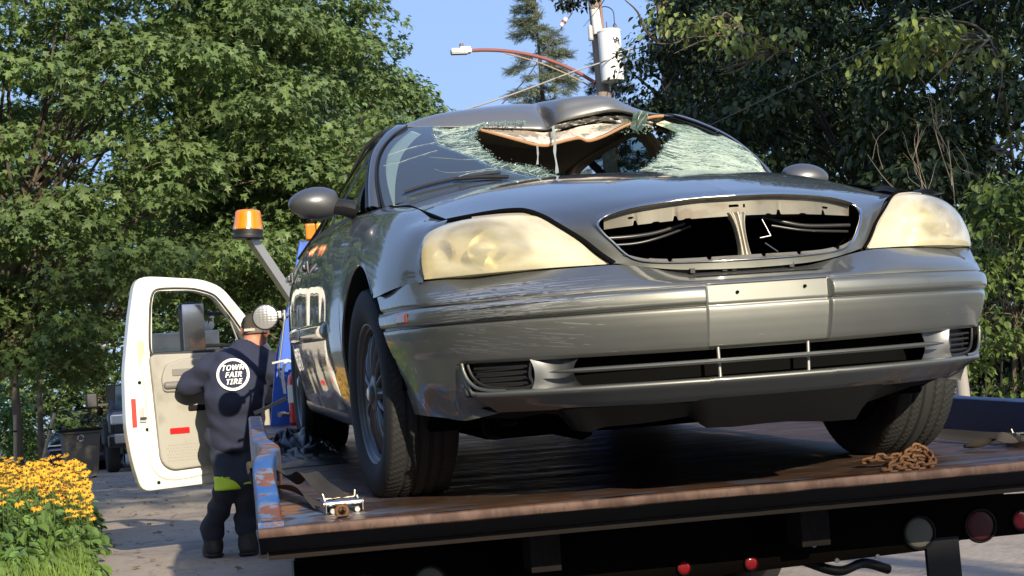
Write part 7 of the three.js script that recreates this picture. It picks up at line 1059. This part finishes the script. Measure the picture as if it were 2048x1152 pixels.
  const shirtCaps = [[j.pel.clone().add(V(-0.02, -0.11, 0)), j.belly, 0.165, 0.176], [j.pel.clone().add(V(0.06, -0.11, 0)), j.belly.clone().add(V(0.04, 0, 0)), 0.158, 0.166], [j.belly, j.chest, 0.176, 0.168], [j.chest, j.up, 0.162, 0.112], [j.up, j.neck.clone().add(V(0, -0.03, 0)), 0.115, 0.080], [j.up, j.shL, 0.115, 0.098], [j.shL, j.elL, 0.092, 0.072], [j.elL, j.haL, 0.072, 0.050], [j.up, j.shR, 0.115, 0.098], [j.shR, j.elR, 0.092, 0.07], [j.elR, j.haR, 0.07, 0.05], [j.chest.clone().add(V(-0.09, 0, 0)), j.belly.clone().add(V(-0.06, 0, 0)), 0.122, 0.135], [j.chest.clone().add(V(0.09, 0, 0)), j.belly.clone().add(V(0.06, 0, 0)), 0.122, 0.128]];
  part(man, 'shirt', fieldMesh(shirtCaps, bb([j.pel, j.neck, j.shL, j.elL, j.haL, j.shR, j.elR, j.haR], 0.3), 0.012, 0.010, 0.022, (x, y, z) => Math.max(hem - y + 0.01 * Math.sin(x * 30), -(Math.hypot(x - j.neck.x, z - j.neck.z) - 0.075) - (y < j.neck.y - 0.06 ? 9 : 0))), navy, 'navy long-sleeved shirt with a round white logo on the back');
  // trousers
  const tro = [[j.pel, j.hipL, 0.165, 0.125], [j.pel, j.hipR, 0.165, 0.125], [j.hipL, j.kneeL, 0.112, 0.084], [j.kneeL, j.ankL.clone().add(V(0, 0.07, 0)), 0.084, 0.070], [j.hipR, j.kneeR, 0.112, 0.082], [j.kneeR, j.ankR.clone().add(V(0, 0.07, 0)), 0.082, 0.068], [j.ankL.clone().add(V(0, 0.06, 0)), j.ankL.clone().add(V(0, 0.02, 0)), 0.078, 0.08], [j.ankR.clone().add(V(0, 0.06, 0)), j.ankR.clone().add(V(0, 0.02, 0)), 0.076, 0.078]];
  part(man, 'trousers', fieldMesh(tro, bb([j.pel, j.hipL, j.hipR, j.kneeL, j.kneeR, j.ankL, j.ankR], 0.2), 0.012, 0.009, 0.015, (x, y, z) => y - j.pel.y - 0.1), pants);
  const band = (a, b, ra, t0, t1) => { const p = a.clone().lerp(b, t0), q = a.clone().lerp(b, t1); return fieldMesh([[p, q, ra, ra - 0.002]], bb([p, q], 0.16), 0.011, 0.005, 0.01, (x, y, z) => Math.max(y - p.y, q.y - y)); };
  part(man, 'reflective_band', band(j.hipL, j.kneeL, 0.098, 0.84, 1.14), hivis, 'bright yellow-green band above the left knee'); part(man, 'reflective_band', band(j.hipR, j.kneeR, 0.095, 0.80, 1.06), hivis);
  // boots
  const boot = (a, turn) => { const t = V(Math.sin(turn), 0, -Math.cos(turn)), toe = a.clone().add(t.clone().multiplyScalar(0.17)); toe.y = 0.045; const heel = a.clone().add(t.clone().multiplyScalar(-0.035)); heel.y = 0.045; return fieldMesh([[a.clone().add(V(0, 0.07, 0)), V(a.x, 0.09, a.z), 0.062, 0.060], [heel, toe, 0.05, 0.048], [V(a.x, 0.09, a.z), toe, 0.058, 0.042]], bb([a, toe, heel], 0.14), 0.009, 0, 0.015, (x, y, z) => 0.004 - y); };
  for (const [a, turn] of [[j.ankL, -0.15], [j.ankR, 0.2]]) { const b = part(man, 'boot', boot(a, turn), std([0.022, 0.018, 0.015], 0.6)); const t = V(Math.sin(turn), 0, -Math.cos(turn)), toe = a.clone().add(t.clone().multiplyScalar(0.15)), heel = a.clone().add(t.clone().multiplyScalar(-0.04)); part(b, 'boot_sole', fieldMesh([[V(heel.x, 0.03, heel.z), V(toe.x, 0.03, toe.z), 0.062, 0.058]], bb([toe, heel], 0.12), 0.008, 0, 0.01, (x, y) => Math.max(0.003 - y, y - 0.03)), M.black); }
  // cap, cropped hair, logo
  const capMat = std([0.050, 0.042, 0.032], 0.9);
  const hair = fieldMesh([[headC.clone().add(V(-0.002, -0.005, 0.028)), headC.clone().add(V(0.008, 0.0, -0.03)), 0.0915, 0.086]], bb([headC], 0.14), 0.007, 0, 0.01, (x, y, z) => Math.max(headC.y - 0.03 - y, -(z - headC.z) - 0.05)); part(man, 'hair', hair, std([0.16, 0.13, 0.11], 0.95));
  const cap = part(man, 'cap', fieldMesh([[headC.clone().add(V(-0.002, 0.028, 0.022)), headC.clone().add(V(0.012, 0.030, -0.04)), 0.100, 0.094]], bb([headC], 0.16), 0.007, 0, 0.01, (x, y, z) => Math.max(headC.y + 0.002 - 0.25 * (z - headC.z) - y - 0.012 , 0)), capMat);
  part(cap, 'cap_brim', grid((u, v) => { const a = lerp(-1.1, 1.1, u), r = lerp(0.085, 0.165, v), dir = -Math.PI / 2 + 0.42; return [headC.x + 0.012 + Math.cos(dir + a * 0.75) * r, headC.y + 0.018 - 0.035 * v - 0.02 * a * a, headC.z - 0.02 + Math.sin(dir + a * 0.75) * r]; }, 16, 5), capMat); part(cap, 'cap_strap', [box(0.075, 0.018, 0.006, headC.x - 0.045, headC.y - 0.002, headC.z + 0.118).rotateZ(0)], std([0.45, 0.40, 0.33], 0.8));
  // printed logo: ring with TOWN FAIR TIRE
  const cv = document.createElement('canvas'); cv.width = cv.height = 512; const c = cv.getContext('2d'); c.clearRect(0, 0, 512, 512); c.strokeStyle = '#f2f0ea'; c.lineWidth = 40; c.beginPath(); c.arc(256, 256, 228, 0, 6.2832); c.stroke();
  c.fillStyle = '#f2f0ea'; c.textAlign = 'center'; c.textBaseline = 'middle'; c.font = 'italic bold 116px sans-serif'; c.lineJoin = 'round'; [['TOWN', 150], ['FAIR', 258], ['TIRE', 366]].forEach(([s, y]) => { c.strokeStyle = '#f2f0ea'; c.fillStyle = '#f2f0ea'; c.fillText(s, 256, y); });
  const lt = new THREE.CanvasTexture(cv); lt.colorSpace = THREE.SRGBColorSpace;
  const shirtMesh = man.children.find((o) => o.name === 'shirt'), lc = J(466, 748, 11.0), ray = new THREE.Raycaster(); const sm = shirtMesh; man.updateMatrixWorld(true);
  const camRight = V(1, 0, 0).applyQuaternion(camera.quaternion).setY(0).normalize(), fwd = lc.clone().add(O).sub(EYE).setY(0).normalize(), rt = V(-fwd.z, 0, fwd.x);
  const pos = shirtMesh.geometry.attributes.position, cellM = new Map(); const key = (a, b) => Math.round(a / 0.02) + ',' + Math.round(b / 0.02); for (let i = 0; i < pos.count; i++) { const p = V().fromBufferAttribute(pos, i), k = key(p.dot(rt), p.y), d = p.dot(fwd); if (!cellM.has(k) || cellM.get(k) > d) cellM.set(k, d); }
  const depthAt = (a, y) => { let s = 0, w = 0; for (let i = -3; i <= 3; i++) for (let k = -3; k <= 3; k++) { const q = cellM.get(key(a + i * 0.02, y + k * 0.02)); if (q !== undefined) { const ww = Math.exp(-(i * i + k * k) / 4); s += q * ww; w += ww; } } return w ? s / w : 0; };
  const a0 = lc.dot(rt), y0 = lc.y, R2 = 0.118;
  part(man, 'shirt_logo', grid((u, v) => { const a = a0 + (u - 0.5) * 2 * R2, y = y0 + (v - 0.5) * 2 * R2, d = depthAt(a, y) - 0.016, tx = (a - a0); const p = rt.clone().multiplyScalar(a).add(fwd.clone().multiplyScalar(d)); return [p.x, y, p.z, u, v]; }, 24, 24), new THREE.MeshStandardMaterial({ map: lt, transparent: true, alphaTest: 0.4, roughness: 0.9, side: THREE.DoubleSide }), 'white ring logo with the words TOWN FAIR TIRE');
}
renderer.render(scene, camera);
